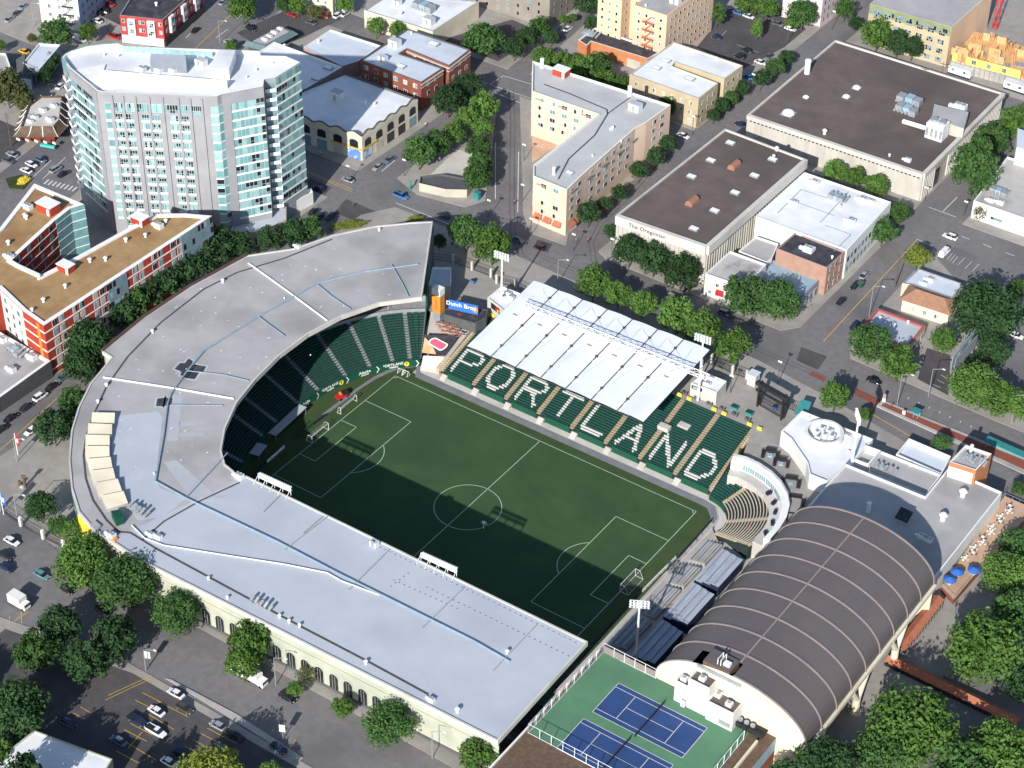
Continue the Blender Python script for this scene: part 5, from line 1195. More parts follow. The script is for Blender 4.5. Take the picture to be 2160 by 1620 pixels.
# pitch-side advertising boards
def hoard(name, pts, h, m, label, step=None):
    r = thing(name, (*pts[0], 0.03), label, 'hoarding')
    for a, c in zip(pts, pts[1:]):
        b = MB(); b.wall(a, c, .05, h, .12, 0); b.build('panel', m, r)
        b = MB(); A, C = Vector(a), Vector(c); d_ = (C - A).normalized(); n_ = Vector((d_.y, -d_.x))
        for k in range(int((C - A).length / 3) + 1): e = A + d_ * min(3 * k + .2, (C - A).length); b.tube((e.x, e.y, h * .9), (e.x - n_.x * .6, e.y - n_.y * .6, .03), .04, 0, 4)
        b.build('strut', 'black_metal', r)
    return r
hoard('advertising_board', [(-55.5, 8), (-55.8, 3)], 1.0, 'navy', 'dark blue board behind the far goal next to the grey track')
hoard('advertising_board', [(-55.8, 2.8), (-56, -4)], 1.0, 'board_green', 'green board close behind the half-shaded goal')
hoard('advertising_board', [(-56, -9.5), (-55.6, -17.5)], 1.0, 'white_paint', 'white board in the shade behind the far goal line')
hoard('advertising_board', [(-55.4, -18), (-54, -28)], 1.0, 'navy', 'dark board deep in the shade at the foot of the curved seating')
hoard('advertising_board', [(56.4, 33.6), (56.6, 24.5), (56.8, 15.6)], 1.1, 'navy', 'row of dark boards on the sunny half behind the near goal line')
hoard('advertising_board', [(56.3, 15.3), (56.0, 7), (55.9, -.6)], 1.1, 'white_paint', 'long white board behind the near goal')
hoard('advertising_board', [(55.9, -1), (56.2, -20), (57, -42)], 1.3, 'navy', 'long dark board in the shade between the pitch and the terrace')
# ------------------------------------------------------------------ east stand with PORTLAND in white seats
es = thing('east_stand', (5, 54, 0), 'open green stand with white seat letters and a white fabric canopy', 'grandstand')
X0, XW, YF, NE_, TE = -40.3, 11.32, 42.4, 28, .85
ZE0, RE = 1.7, (7.85 - 1.7) / 27
b = MB()
b.face([(50.4, YF, 0), (50.4, YF + NE_ * TE, 0), (50.4, YF + NE_ * TE, 7.9), (50.4, YF, ZE0)]); b.build('side_wall', 'aisle_tan', es)
SEG = {'P': '00 01;01 .7,1;.7,1 1,.85;1,.85 1,.62;1,.62 .7,.48;.7,.48 0,.48', 'O': '.3,0 .7,0;.7,0 1,.25;1,.25 1,.75;1,.75 .7,1;.7,1 .3,1;.3,1 0,.75;0,.75 0,.25;0,.25 .3,0', 'R': '00 01;01 .7,1;.7,1 1,.85;1,.85 1,.65;1,.65 .7,.5;.7,.5 0,.5;.5,.5 1,0', 'T': '01 11;.5,0 .5,1', 'L': '00 01;00 10', 'A': '00 .5,1;.5,1 10;.2,.35 .8,.35', 'N': '00 01;01 10;10 11', 'D': '00 01;01 .6,1;.6,1 1,.7;1,.7 1,.3;1,.3 .6,0;.6,0 00'}
def segs(ch):
    out = []
    for sg in SEG[ch].split(';'):
        q = [Vector((float(e[0]), float(e[1]))) if ',' not in e else Vector([float(t) for t in e.split(',')]) for e in sg.split(' ')]; out.append(q)
    return out
def dseg(p, a, c):
    d = c - a; t = max(0, min(1, (p - a).dot(d) / d.dot(d))); return (p - a - d * t).length
for s, ch in enumerate('PORTLAND'):
    xa, xb = X0 + s * XW + .95, X0 + (s + 1) * XW - .95; nseat = int((xb - xa) / .52); wt, b, sg = MB(), MB(), segs(ch)
    for r in range(NE_):
        z = ZE0 + r * RE; y = YF + r * TE
        b.face([(xa - .95, y, z), (xb + .95, y, z), (xb + .95, y + TE, z), (xa - .95, y + TE, z)]); b.face([(xa - .95, y, z - RE if r else 0), (xb + .95, y, z - RE if r else 0), (xb + .95, y, z), (xa - .95, y, z)])
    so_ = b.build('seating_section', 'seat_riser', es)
    for r in range(NE_ - 1):
        z = ZE0 + r * RE; y = YF + r * TE + .42; g = MB()
        for k in range(nseat):
            x = xa + (k + .5) * (xb - xa) / nseat; u, v = (x - xa - 1.7) / 6.0, (r - 1.6) / 9.8
            q = Vector((u * 6.0, v * 8.3))
            white = -.1 < u < 1.1 and -.1 < v < 1.1 and any(dseg(q, Vector((a.x * 6.0, a.y * 8.3)), Vector((c.x * 6.0, c.y * 8.3))) < .55 for a, c in sg)
            (wt if white else g).box(x, y + .12, z + .02, .50 if white else .43, .40 if white else .29, .42, 0)
        g.build('seat_row', 'seat_green', so_)
    wt.build('white_letter', 'seat_white', so_)
for k in range(9):
    x = X0 + k * XW; b = MB()
    for r in range(NE_):
        z = ZE0 + r * RE; y = YF + r * TE; b.box(x, y + TE / 2, z - .2, 1.5, TE, .25, 0)
    b.build('aisle', 'aisle_tan', es)
    if k < 8:
        b = MB(); b.wall((x + 2.6, YF - .05), (x + XW - .3, YF - .05), 0, ZE0 + .5, .15, 0); b.build('front_board', 'board_green', es)
        b = MB()
        for i in range(4): b.box(x + 1.6, YF - 1.6 + i * .4, 0, 1.9, .4, .3 + .32 * i, 0)
        b.build('steps', 'pale_concrete', es)
    if k in (4, 6, 7, 8, 0, 1):
        b = MB(); b.box(x - 1.6, YF + NE_ * TE - .3, 8.1, 1.4, .5, .9, 0); b.box(x + 1.6, YF + NE_ * TE - .3, 8.1, 1.4, .5, .9, 0); b.build('yellow_barrier', 'yellow', es)
# vomitory slabs seen by the canopy corner
for x, y in ((32.8, 57.5), (28.5, 54)):
    b = MB(); b.box(x, y, 5.0, 3.4, 2.0, 1.3, 0); b.build('vomitory_wall', 'pale_concrete', es)
# canopy
ZCAN = 18.0; cq = [U(a, c, ZCAN) for a, c in ((1126, 592), (1497, 738), (1357, 890), (985, 730))]
BL, BR_, FR, FL = [Vector(v) for v in cq]; cn = MB(); NB = 7
bil = lambda u, v: (BL.lerp(BR_, u)).lerp(FL.lerp(FR, u), v)
for i in range(NB):
    for j in range(8):
        P = [bil((i + a) / NB, (j + c) / 8) for a, c in ((0, 0), (0, 1), (1, 1), (1, 0))]
        sag = lambda u: 0
        mids = []
        u0, u1 = i / NB, (i + 1) / NB
        for k in range(4):
            us = [u0 + (u1 - u0) * (k + e) / 4 for e in (0, 1)]; q = []
            for (uu, vv) in ((us[0], j / 8), (us[0], (j + 1) / 8), (us[1], (j + 1) / 8), (us[1], j / 8)):
                w = bil(uu, vv); f = (uu - u0) / (u1 - u0); q.append((w.x, w.y, ZCAN + .28 * math.sin(math.pi * f)))
            cn.face(q, 0)
cn.build('canopy', mat('canopy_fabric', (.74, .77, .82), (.80, .83, .87), .12, .55, c3=(.70, .72, .77), s3=.09), es)
b = MB()
for i in range(1, NB): 
    a, c = bil(i / NB, 0), bil(i / NB, 1); b.strip([tuple(a.xy), tuple(c.xy)], .28, ZCAN - .02, 0, .16)
    for v in (.13, .55, .85): w = bil(i / NB, v); b.box(w.x, w.y, ZCAN, .8, .8, .3, 0, rot=.4)
b.build('canopy_seams', 'seam_dark', es)
b = MB()
for a, c in ((BL, BR_), (BR_, FR), (FR, FL), (FL, BL)): b.tube((*a.xy, ZCAN - .25), (*c.xy, ZCAN - .25), .22, 0, 6)
b.build('canopy_edge', 'black_metal', es)
b = MB(); ZT2 = ZCAN + 3.4
tA, tB = U(1098, 638, ZT2), U(1490, 792, ZT2); tdir = (tB - tA); nvt = Vector((-tdir.y, tdir.x, 0)).normalized()
for s in (-.9, .9): b.tube(tA + nvt * s, tB + nvt * s, .13, 0, 6)
NTR = 28
for k in range(NTR):
    p, q = tA.lerp(tB, k / NTR), tA.lerp(tB, (k + 1) / NTR); m_ = p.lerp(q, .5); lo_ = Vector((m_.x, m_.y, ZT2 - 1.6))
    for s in (-.9, .9): b.tube(p + nvt * s, lo_, .07, 0, 4); b.tube(q + nvt * s, lo_, .07, 0, 4)
    b.tube(p - nvt * .9, q + nvt * .9, .06, 0, 4)
b.tube(Vector((tA.x, tA.y, ZT2 - 1.6)), Vector((tB.x, tB.y, ZT2 - 1.6)), .12, 0, 6)
b.build('truss', 'white_metal', es)
b = MB()
for i in range(1, NB):
    u = i / NB; top = tA.lerp(tB, u); top.z -= 1.6
    for v in (.26, .62): w = bil(u, v); b.tube(top, (w.x, w.y, ZCAN), .13, 0, 5)
    top2 = tA.lerp(tB, u)
    for du in (-.5 / NB, .5 / NB): w = bil(min(1, max(0, u + du)), .05); b.tube(top2, (w.x, w.y, ZCAN + .2), .05, 0, 4)
    w = bil(u, .92); b.tube(top2, (w.x, w.y, ZCAN + .1), .05, 0, 4)
b.build('truss_legs', 'white_metal', es)
for i in range(0, NB + 1): 
    w = bil(min(.985, max(.015, i / NB)), .06); b = MB(); b.tube((w.x, w.y, 8), (w.x, w.y, ZCAN - .3), .25, 0, 8); b.build('column', 'white_metal', es)
for i in range(NB):
    w = bil((i + .5) / NB, .47); b = MB(); b.box(w.x, w.y, ZCAN + .26, 1.5, .5, .14, 0); b.build('speaker_box', 'mauve_wall', es)
    w = bil((i + .5) / NB, .62); w2 = bil((i + .97) / NB, .62)
b = MB()
for k in range(22): x = X0 + 1 + k * 4.1; b.box(x, YF + NE_ * TE + 1.2, 8.15, 1.0, .5, .75, 0); b.box(x + 1.2, YF + NE_ * TE + 1.0, 8.15, .4, .4, 1.0, 0)
b.build('bar_stools', 'charcoal', es)
# ------------------------------------------------------------------ corner wedge and hospitality terrace
wd = thing('corner_terrace', (60, 36, 0), 'fan-shaped corner of benches under a curved white hospitality rim', 'grandstand')
C0 = Vector((51.5, 31.5)); 
def fan(a0, a1, r0, r1, n=8): return [tuple(C0 + Vector((math.cos(a), math.sin(a))) * r1) for a in [a0 + (a1 - a0) * k / n for k in range(n + 1)]] + [tuple(C0 + Vector((math.cos(a), math.sin(a))) * r0) for a in [a1 + (a0 - a1) * k / n for k in range(n + 1)]]
st_, s1, s2 = MB(), MB(), MB()
for r in range(15):
    r0 = 9.2 + r * .82; z = 1.5 + r * .3
    st_.prism(fan(R(92), R(-18), r0, r0 + .82, 16), 0, z, 0)
    a = R(88)
    while a > R(66): 
        p = C0 + Vector((math.cos(a), math.sin(a))) * (r0 + .5); s1.box(p.x, p.y, z + .02, .44, .34, .55, 0, rot=a + math.pi / 2); a -= .52 / r0
    s2.prism(fan(R(60), R(-16), r0 + .32, r0 + .58, 14), z + .1, z + .3, 0)
st_.build('stepped_tier', 'seat_riser', wd); s1.build('seating_section', 'seat_green', wd); s2.build('benches', mat('bench_tan', (.46, .40, .32), (.54, .48, .39), 1, .8), wd)
for a in (63, 18, -16):
    b = MB()
    for r in range(15):
        p = C0 + Vector((math.cos(R(a)), math.sin(R(a)))) * (9.2 + r * .82 + .4); b.box(p.x, p.y, 1.2 + r * .3, .84, 1.2, .36, 0, rot=R(a))
    b.build('aisle', 'aisle_tan', wd)
b = MB(); b.prism(fan(R(90), R(50), 9.0, 9.2, 6), 0, 1.9, 0); b.build('front_board', 'board_green', wd)
arcP = [Vector(U(a, c, 9).xy) for a, c in ((1545, 966), (1572, 972), (1600, 985), (1625, 1002), (1645, 1022), (1658, 1046), (1662, 1070), (1655, 1097), (1640, 1122), (1622, 1142))]
def offarc(o, z):
    out = []
    for i, p in enumerate(arcP):
        dd_ = (arcP[min(i + 1, len(arcP) - 1)] - arcP[max(i - 1, 0)]).normalized(); out.append(p + Vector((dd_.y, -dd_.x)) * o)
    return out
inn_, mid_, out_ = offarc(4.6, 0), offarc(1.6, 0), offarc(-.4, 0)
for nm, A1, A2, z0, z1, m in (('terrace_floor', inn_, mid_, 0, 6.6, 'pale_concrete'), ('white_rim', mid_, out_, 0, 9.3, 'white_paint')):
    b = MB(); b.prism([tuple(p) for p in A1] + [tuple(p) for p in reversed(A2)], z0, z1, 0); b.build(nm, m, wd)
b = MB()
for i in range(1, 5):
    a, c = mid_[i], mid_[i + 1]; dd_ = (c - a); n_ = Vector((dd_.y, -dd_.x)).normalized() * .06
    for k in range(5): e, g = a + dd_ * (.06 + k * .19) + n_, a + dd_ * (.21 + k * .19) + n_; b.face([(*e, 7.0), (*g, 7.0), (*g, 8.8), (*e, 8.8)])
b.build('suite_windows', 'glass_mid', wd)
b = MB()
for i in range(len(out_) - 1): b.wall(tuple(out_[i + 1]), tuple(out_[i]), 9.3, 10.3, .06, 0)
b.build('railing', 'grey_metal', wd)
for i in range(4, 9):
    p = (inn_[i] + mid_[i]) / 2; b = MB(); b.box(p.x, p.y, 6.6, 1.6, .9, .8, 0, rot=.3 * i); b.build('sofa', 'navy', wd)
for px, py, s, lb in ((1625, 957, 1.0, 'black table set with bench seats on the terrace, the farthest from the barrel roof'), (1648, 975, .9, 'black table set squeezed between two others on the hospitality terrace'), (1668, 1017, 1.1, 'long black sofa set on the terrace facing the white round-vented building'), (1677, 1057, 1.1, 'black sofa set with a red cushion on the hospitality terrace'), (1668, 1095, 1.0, 'black sofa set on the terrace closest to the barrel roof')):
    p = U(px, py, 9); r = thing('sofa_set', (p.x, p.y, 8.15), lb, 'seating', 'black sofa sets behind the white rim'); b = MB()
    for k in range(3): a = .4 + 1.57 * k; b.box(p.x + 1.9 * math.cos(a) * s, p.y + 1.9 * math.sin(a) * s, 8.15, .9 * s, 3.0 * s, .75, 0, rot=a); b.box(p.x + 2.3 * math.cos(a) * s, p.y + 2.3 * math.sin(a) * s, 8.15, .25, 3.0 * s, 1.1, 0, rot=a)
    b.build('sofa', 'black_metal', r); b = MB(); b.box(p.x, p.y, 8.15, 1.3, 1.3, .5, 0, rot=.4); b.build('table', 'steel_blue', r)
# boom lift
p = U(1592, 1152, 1); r = thing('boom_lift', (p.x, p.y, .0), 'yellow folding boom lift parked beside the corner benches', 'boom lift')
b = MB(); b.box(p.x + 1, p.y - 1.5, .5, 2.0, 3.6, 1.0, 0); b.build('chassis', 'yellow', r)
for sx in (-.1, 2.1):
    for sy in (-2.8, -.3): b = MB(); b.tube((p.x + sx - .15, p.y + sy, .5), (p.x + sx + .15, p.y + sy, .5), .5, 0, 12); b.build('wheel', 'tyre', r)
b = MB(); b.tube((p.x + 1, p.y - 1.2, 1.5), (p.x + 2.2, p.y - 3.2, 5.0), .28, 0, 6); b.tube((p.x + 2.2, p.y - 3.2, 5.0), (p.x - 2.2, p.y + 1.8, 3.6), .55, 0, 6); b.build('boom', 'yellow', r)
b = MB(); b.box(p.x - 2.9, p.y + 2.4, 2.9, 1.2, 1.6, 1.1, 0); b.build('basket', 'red', r)
M['stand_top'] = mat('stand_top', (.30, .34, .42), (.42, .46, .54), .5, .55, stretch=(3, .3, 1))
# ------------------------------------------------------------------ south terrace
level('terrace_floor', [(57.6, -44), (83.5, -44), (83.5, 24), (78, 32), (70, 29), (62, 27), (58.6, 30)], .9, 'concrete')
b = MB(); b.prism([(57.4, -44), (57.7, -44), (58.7, 30), (58.4, 30)], 0, 1.2, 0); tag(b.build('terrace_wall', 'pale_concrete'), 'low pale retaining wall along the pitch end below the benches', 'wall')
for k, (y0, y1) in enumerate(((-32, -24), (-22, -10), (-8.5, 4), (5.5, 14), (16, 25))):
    r = thing('bench_block', (62, (y0 + y1) / 2, .9), ('block of steel benches by the tennis deck', 'block of steel benches beside the floodlight mast', 'block of steel benches opposite the near goal, in front of a stepped dark stand', 'block of steel benches facing the sunlit half of the near penalty area', 'short block of steel benches by the yellow boom lift')[k], 'benches', 'steel benches on the near terrace')
    for j in range(5):
        b = MB(); b.box(60.2 + j * .95, (y0 + y1) / 2, .9, .9, y1 - y0, .25 * (j + 1), 0); b.build('step', 'concrete', r)
        b = MB(); b.box(60.25 + j * .95, (y0 + y1) / 2, .9 + .25 * (j + 1) + .35, .32, y1 - y0 - .4, .07, 0, bot=True); b.box(60.25 + j * .95, y0 + .6, .9 + .25 * (j + 1), .1, .1, .4, 0); b.box(60.25 + j * .95, y1 - .6, .9 + .25 * (j + 1), .1, .1, .4, 0); b.build('bench', 'grey_metal' if j % 2 else 'bench_blue', r)
for k, (y0, y1) in enumerate(((9.0, 23.5), (-7.0, 8.0), (-23.5, -8.2))):
    r = thing('folded_stand', (70, (y0 + y1) / 2, .9), ('blue-grey stepped retractable stand closest to the yellow boom lift', 'blue-grey stepped retractable stand in the middle of the three', 'blue-grey stepped retractable stand behind the floodlight mast')[k], 'stand', 'retractable stands beside the barrel roof'); o = .5 * k
    for j in range(3):
        b = MB(); b.box(66.6 + o + j * 2.5, (y0 + y1) / 2 - j * .8, .9, 2.45, y1 - y0 - j * .9, 1.5 + j * 1.0, 0, mt=1); 
        b.box(66.3 + o + j * 2.5, (y0 + y1) / 2 - j * .8, 2.4 + j, .35, y1 - y0 - .4 - j * .9, .3, 2)
        b.build('step', ['navy', 'stand_top', 'grey_metal'], r)
rr_ = random.Random(5)
for k in range(9):
    p = U(1330 + k * 22 + rr_.uniform(-4, 4), 1345 - k * 24 + rr_.uniform(-5, 5), 1); q = thing('floor_drain', (p.x - 1.2, p.y, .9), 'small dark floor hatch on the pale terrace walkway', 'hatch', 'hatches along the walkway'); b = MB(); b.box(p.x - 1.2, p.y, .9, .5, .9, .06, 0, rot=.3); b.build('cover', 'charcoal', q)
r = thing('bin_store', (72, -28, .9), 'dark open store with orange and green bins beyond the retractable stands', 'bin store')
b = MB(); b.box(72.5, -27.5, .9, 7, .3, 2.2, 0); b.box(76, -30.5, .9, .3, 6, 2.2, 0); b.build('screen', 'greyblue_wall', r)
for x, y, m in ((72.5, -30, 'orange_brick'), (74.3, -29.6, 'board_green'), (73.3, -32, 'charcoal')): b = MB(); b.box(x, y, .9, 1.5, 2.0, 1.5, 0); b.box(x, y, 2.4, 1.6, 2.1, .12, 0); b.build('bin', m, r)
# ------------------------------------------------------------------ club: barrel hall
ch = thing('barrel_hall', (103.5, -9, 8), 'big hall with a brown ribbed barrel roof over cream end walls beside the pitch', 'sports hall')
BX, BW, BZ, BH, Y0, Y1 = 103.6, 19.6, 22.0, 11.0, -42.0, 23.4
NA = 28; arcx = [(BX - BW * math.cos(math.pi * k / NA), BZ + BH * math.sin(math.pi * k / NA)) for k in range(NA + 1)]
b = MB()
for k in range(NA):
    for j in range(9):
        ya, yb_ = Y0 + (Y1 - Y0) * j / 9, Y0 + (Y1 - Y0) * (j + 1) / 9
        if j == 0 and 9 <= k <= 13: ya = Y0 + 4.6
        b.face([(arcx[k][0], ya, arcx[k][1]), (arcx[k+1][0], ya, arcx[k+1][1]), (arcx[k+1][0], yb_, arcx[k+1][1]), (arcx[k][0], yb_, arcx[k][1])])
b.build('barrel_roof', 'brown_metal', ch)
for j in range(10):
    y = Y0 + .25 + (Y1 - Y0 - .5) * j / 9; b = MB()
    for k in range(NA):
        if j == 0 and 9 <= k <= 13: continue
        A_ = [(BX - (BW + .22) * math.cos(math.pi * i / NA), BZ + (BH + .22) * math.sin(math.pi * i / NA)) for i in (k, k + 1)]
        b.face([(A_[0][0], y - .22, A_[0][1]), (A_[1][0], y - .22, A_[1][1]), (A_[1][0], y + .22, A_[1][1]), (A_[0][0], y + .22, A_[0][1])])
        for s in (-.22, .22): b.face([(arcx[k][0], y + s, arcx[k][1]), (arcx[k+1][0], y + s, arcx[k+1][1]), (A_[1][0], y + s, A_[1][1]), (A_[0][0], y + s, A_[0][1])])
    b.build('roof_rib', 'brown_metal_rib', ch)
b = MB(); b.tube((BX - .8, Y0 + 5, BZ + BH + .05), (BX - .8, Y1, BZ + BH + .05), .22, 0, 6); b.build('ridge', 'brown_metal_rib', ch)
b = MB()
for y, s in ((Y0 - .02, 1), (Y1 + .02, -1)):
    pts = [(x, y, z) for x, z in arcx]; b.face(pts if s < 0 else pts[::-1])
    b.face([(BX - BW, y, 8), (BX + BW, y, 8), (BX + BW, y, BZ), (BX - BW, y, BZ)])
b.build('end_wall', 'cream_wall', ch)
b = MB(); b.face([(BX - BW, Y0, .5), (BX - BW, Y0, BZ), (BX - BW, Y1, BZ), (BX - BW, Y1, .5)]); b.build('side_wall', 'mauve_wall', ch)
b = MB(); b.face([(BX + BW - 6, Y0, 8), (BX + BW - 6, Y1, 8), (BX + BW - 6, Y1, BZ), (BX + BW - 6, Y0, BZ)]); b.face([(BX + BW - 6, Y0, BZ - .4), (BX + BW, Y0, BZ - .4), (BX + BW, Y1, BZ - .4), (BX + BW - 6, Y1, BZ - .4)]); b.build('recessed_wall', 'wood_brown', ch)
b = MB(); b.box(BX + BW + .25, (Y0 + Y1) / 2, BZ - 1.3, .9, Y1 - Y0, 1.2, 0, bot=True); b.box(BX - BW - .1, (Y0 + Y1) / 2, BZ - .5, .5, Y1 - Y0, .5, 0, bot=True); b.build('eave_beam', 'cream_wall', ch)
for y in (-37, -16, 4):
    b = MB(); x = BX + BW + .2; b.tube((x, y, G(y)), (x, y, 16), .95, 0, 10, .9); b.tube((x, y, G(y)), (x, y, G(y) + .7), 1.6, 0, 12, 1.4)
    for s in (-1, 1): b.tube((x, y, 15.6), (x, y + s * 3.6, BZ - 1), .8, 0, 8, .6)
    b.build('forked_column', 'cream_wall', ch)
b = MB(); b.prism([(95.8, -41.9), (102.6, -41.9), (102.6, -37.2), (95.8, -37.2)], 29.0, 33.4, 0, 1); b.build('plant_box', ['wood_brown', 'brown_metal'], ch)
b = MB(); b.box(101, -40, 33.4, 1.6, 1.2, .8, 0)
for s in (0, .8): b.path([(99 + s, -41, 33.4), (99 + s, -41, 35), (99 + s, -38.5, 35), (99 + s, -38.5, 33.4)], .12, 0, 5)
b.build('roof_vent', 'white_metal', ch)
b = MB(); b.wall((94.5, -42.1), (106, -42.1), 31.2, 32.0, .35, 0)
for k in range(12): b.tube((95 + k * .9, -42.4, 30.6), (95 + k * .9, -42.4, 31.2), .05, 0, 4)
b.build('gantry', 'grey_metal', ch)
for x0, x1, z, y0, nm in ((94.6, 100.1, 30.3, -45.9, 'stair_block'), (100.1, 106.9, 26.9, -46.5, 'plant_block'), (91.2, 94.6, 27.4, -45.7, 'stair_block')):
    b = MB(); pl = [(x0, y0), (x1, y0), (x1, -42.1), (x0, -42.1)]; b.prism(pl, 20.9, z, 0, top=False); ip = inset(pl, .25); o = ccw(pl)
    for k in range(4): j = (k + 1) % 4; b.face([(*o[k], z), (*o[j], z), (*ip[j], z), (*ip[k], z)]); b.face([(*ip[k], z), (*ip[j], z), (*ip[j], z - .5), (*ip[k], z - .5)])
    b.face([(*p, z - .5) for p in ip], 1); b.build(nm, ['white_wall', 'brown_roof'], ch)
for x, y, z in ((97.2, -44, 29.8), (104.6, -44.4, 26.4), (101.2, -43.4, 26.4), (92.6, -44, 26.9)): b = MB(); b.box(x, y, z, 1.5, 1.3, 1.0, 0); b.tube((x, y, z + 1), (x, y, z + 1.25), .5, 1, 10); b.build('air_conditioner', ['white_metal', 'grey_metal'], ch)
b = MB(); b.box(109.6, -43.5, 21.6, 8.4, 2.8, .5, 0, bot=True); b.box(109.6, -44.9, 22.1, 8.4, .1, 1.0, 0); b.build('plant_shelf', 'black_metal', ch)
for k in range(3): b = MB(); b.tube((107.4 + k * 1.6, -43.6, 22.1), (107.4 + k * 1.6, -43.6, 23.1), .6, 0, 10); b.build('fan', 'grey_metal', ch)
b = MB(); b.box(94, -46.55, 21.2, 1.1, .1, 2.1, 0); b.build('door', 'white_paint', ch)
b = MB(); b.wall((103.4, -46.5), (106.4, -46.5), 21.8, 23.2, .08, 0); b.build('louvre', 'grey_metal', ch)
# tennis deck building
td = thing('tennis_deck', (90, -62, 8), 'rooftop tennis deck with green surround on a brick building at the bottom edge', 'sports building')
TZ = 21.0; tpoly = [(69.2, -42.2), (69.2, -95), (116, -95), (116, -42.2)]
b = MB(); b.prism(tpoly, 8, TZ - 4, 0, top=False); b.build('brick_wall', 'red_brick', td)
b = MB(); b.prism(tpoly, TZ - 4, TZ, 0, top=False); b.build('upper_band', 'steel_blue', td)
b = MB()
for y in range(12): b.wall((69.2 + y * 3.9, -95.0), (69.2 + y * 3.9 + .6, -95.0), TZ - 3.6, TZ - .4, .06, 0); b.wall((69.2, -77 + 0 * y - y * 1.5), (69.2, -77.5 - y * 1.5), TZ - 3.6, TZ - .4, .06, 0)
b.build('dark_strips', 'navy', td)
b = MB(); b.face([(69.2, -95, TZ - .01), (116, -95, TZ - .01), (116, -42.2, TZ - .01), (69.2, -42.2, TZ - .01)]); b.build('deck_edge', 'wood_brown', td)
dA = [U(a, c, TZ).xy for a, c in ((1268, 1374), (1135, 1518))]
DX0, DX1, DY0, DY1 = 69.9, 110.3, -72.6, -42.3
DY0 = -92.0 if False else U(1125, 1552, TZ).y
b = MB(); b.face([(DX0, DY0, TZ + .03), (DX1, DY0, TZ + .03), (DX1, DY1, TZ + .03), (DX0, DY1, TZ + .03)]); b.build('court_surround', 'court_green', td)
b = MB(); b.wall((69.2, -95), (69.2, -42.2), TZ, TZ + .5, -.35, 0); b.wall((69.2, -95.3), (116, -95.3), TZ, TZ + .5, -.35, 0); b.build('parapet', 'white_paint', td)
def court(cx, cy, rot, name='tennis_court'):
    c, s = math.cos(rot), math.sin(rot); T = lambda x, y: (cx + x * c - y * s, cy + x * s + y * c)
    b = MB(); b.face([(*T(x, y), TZ + .06) for x, y in ((-11.9, -5.5), (11.9, -5.5), (11.9, 5.5), (-11.9, 5.5))]); ct = b.build(name, 'court_blue', td)
    b = MB(); L_ = lambda *p: b.strip([T(*q) for q in p], .14, TZ + .09)
    L_((-11.885, -5.485), (11.885, -5.485), (11.885, 5.485), (-11.885, 5.485), (-11.885, -5.485))
    for y in (-4.115, 4.115): L_((-11.885, y), (11.885, y))
    for x in (-6.4, 6.4): L_((x, -4.115), (x, 4.115))
    L_((-6.4, 0), (6.4, 0)); b.build('court_lines', 'road_white', ct)
    b = MB(); p, q = T(0, -6.4), T(0, 6.4); b.wall(p, q, TZ + .1, TZ + 1.0, .05, 0)
    for e in (p, q): b.tube((*e, TZ), (*e, TZ + 1.1), .07, 0, 6)
    b.build('net', 'black_metal', ct); return ct
cc1 = [U(a, c, TZ).xy for a, c in ((1300.7, 1437.8), (1245, 1500.4), (1442.7, 1603.3), (1497.8, 1537.3))]
m1 = sum((Vector(p) for p in cc1), Vector((0, 0))) / 4; rot1 = math.atan2(cc1[3].y - cc1[0].y, cc1[3].x - cc1[0].x)
court(m1.x, m1.y, rot1)
e1 = U(1231, 1516, TZ).xy; u1 = Vector((math.cos(rot1), math.sin(rot1))); v1 = Vector((-u1.y, u1.x)); m2 = e1 + u1 * 11.885 - v1 * 5.485; court(m2.x, m2.y, rot1)
b = MB(); fp = MB()
def fence_run(a, c, h=3.0, step=3.0):
    a, c = Vector(a), Vector(c); n_ = max(1, round((c - a).length / step))
    for k in range(n_ + 1): p = a.lerp(c, k / n_); fp.tube((p.x, p.y, TZ), (p.x, p.y, TZ + h), .09, 0, 5)
    for z in (h, .15): fp.tube((*a, TZ + z), (*c, TZ + z), .06, 0, 5)
for e in (((DX0, DY0), (DX0, DY1)), ((DX0, DY1), (84.3, DY1 - .1)), ((DX1, -47), (DX1, DY0)), ((DX0, DY0), (DX1, DY0))): fence_run(*e)
fp.build('court_fence', 'white_metal', td)
b = MB(); b.wall((DX0, DY0), (DX0, DY1), TZ, TZ + 1.1, -.08, 0); b.wall((DX0, DY1), (84.3, DY1), TZ, TZ + 2.2, .08, 0); b.build('wind_screen', mat('windscreen', (.22, .19, .19), (.26, .22, .22), .6, .8), td)
b = MB(); b.box(113.2, -66, TZ, .5, 40, .9, 0); b.build('side_parapet', 'cream_wall', td)
# flat roofs of the club
def flat(name, label, px, z, wall, roof, cop='white_paint', par=.7, **k): return building(name, label, P2(px, z), z, wall, roof, cop, par, cat='club building', zb=7.5, **k)
fr_ = [tuple(U(a, c, 16.2).xy) for a, c in ((1784, 978), (1952, 1047), (2002, 985), (2057, 1013), (2114, 1038), (1980, 1208))]
fr_ = fr_ + [(120.2, 23.6), (81.8, 23.6)]
mainroof = building('club_main_wing', 'wide flat grey club roof behind the far end of the barrel roof', fr_, 16.2, 'white_wall', 'grey_roof', cat='club building', zb=7.5)
units(mainroof, 15.5, [('vent', 2030, 1048, 2.4), ('vent', 1988, 1098, 2.4), ('pipe', 1831, 1080, 1.1), ('ac', 1945, 1135, 1.0), ('ac', 1958, 1142, 1.0)])
p = U(1905, 1100, 16); b = MB()
for s in (-1, 1): b.tube((p.x + s, p.y - 1, 15.5), (p.x + s, p.y - 1, 18), .1, 0, 5); b.tube((p.x + s, p.y + 1, 15.5), (p.x + s, p.y + 1, 18.6), .1, 0, 5)
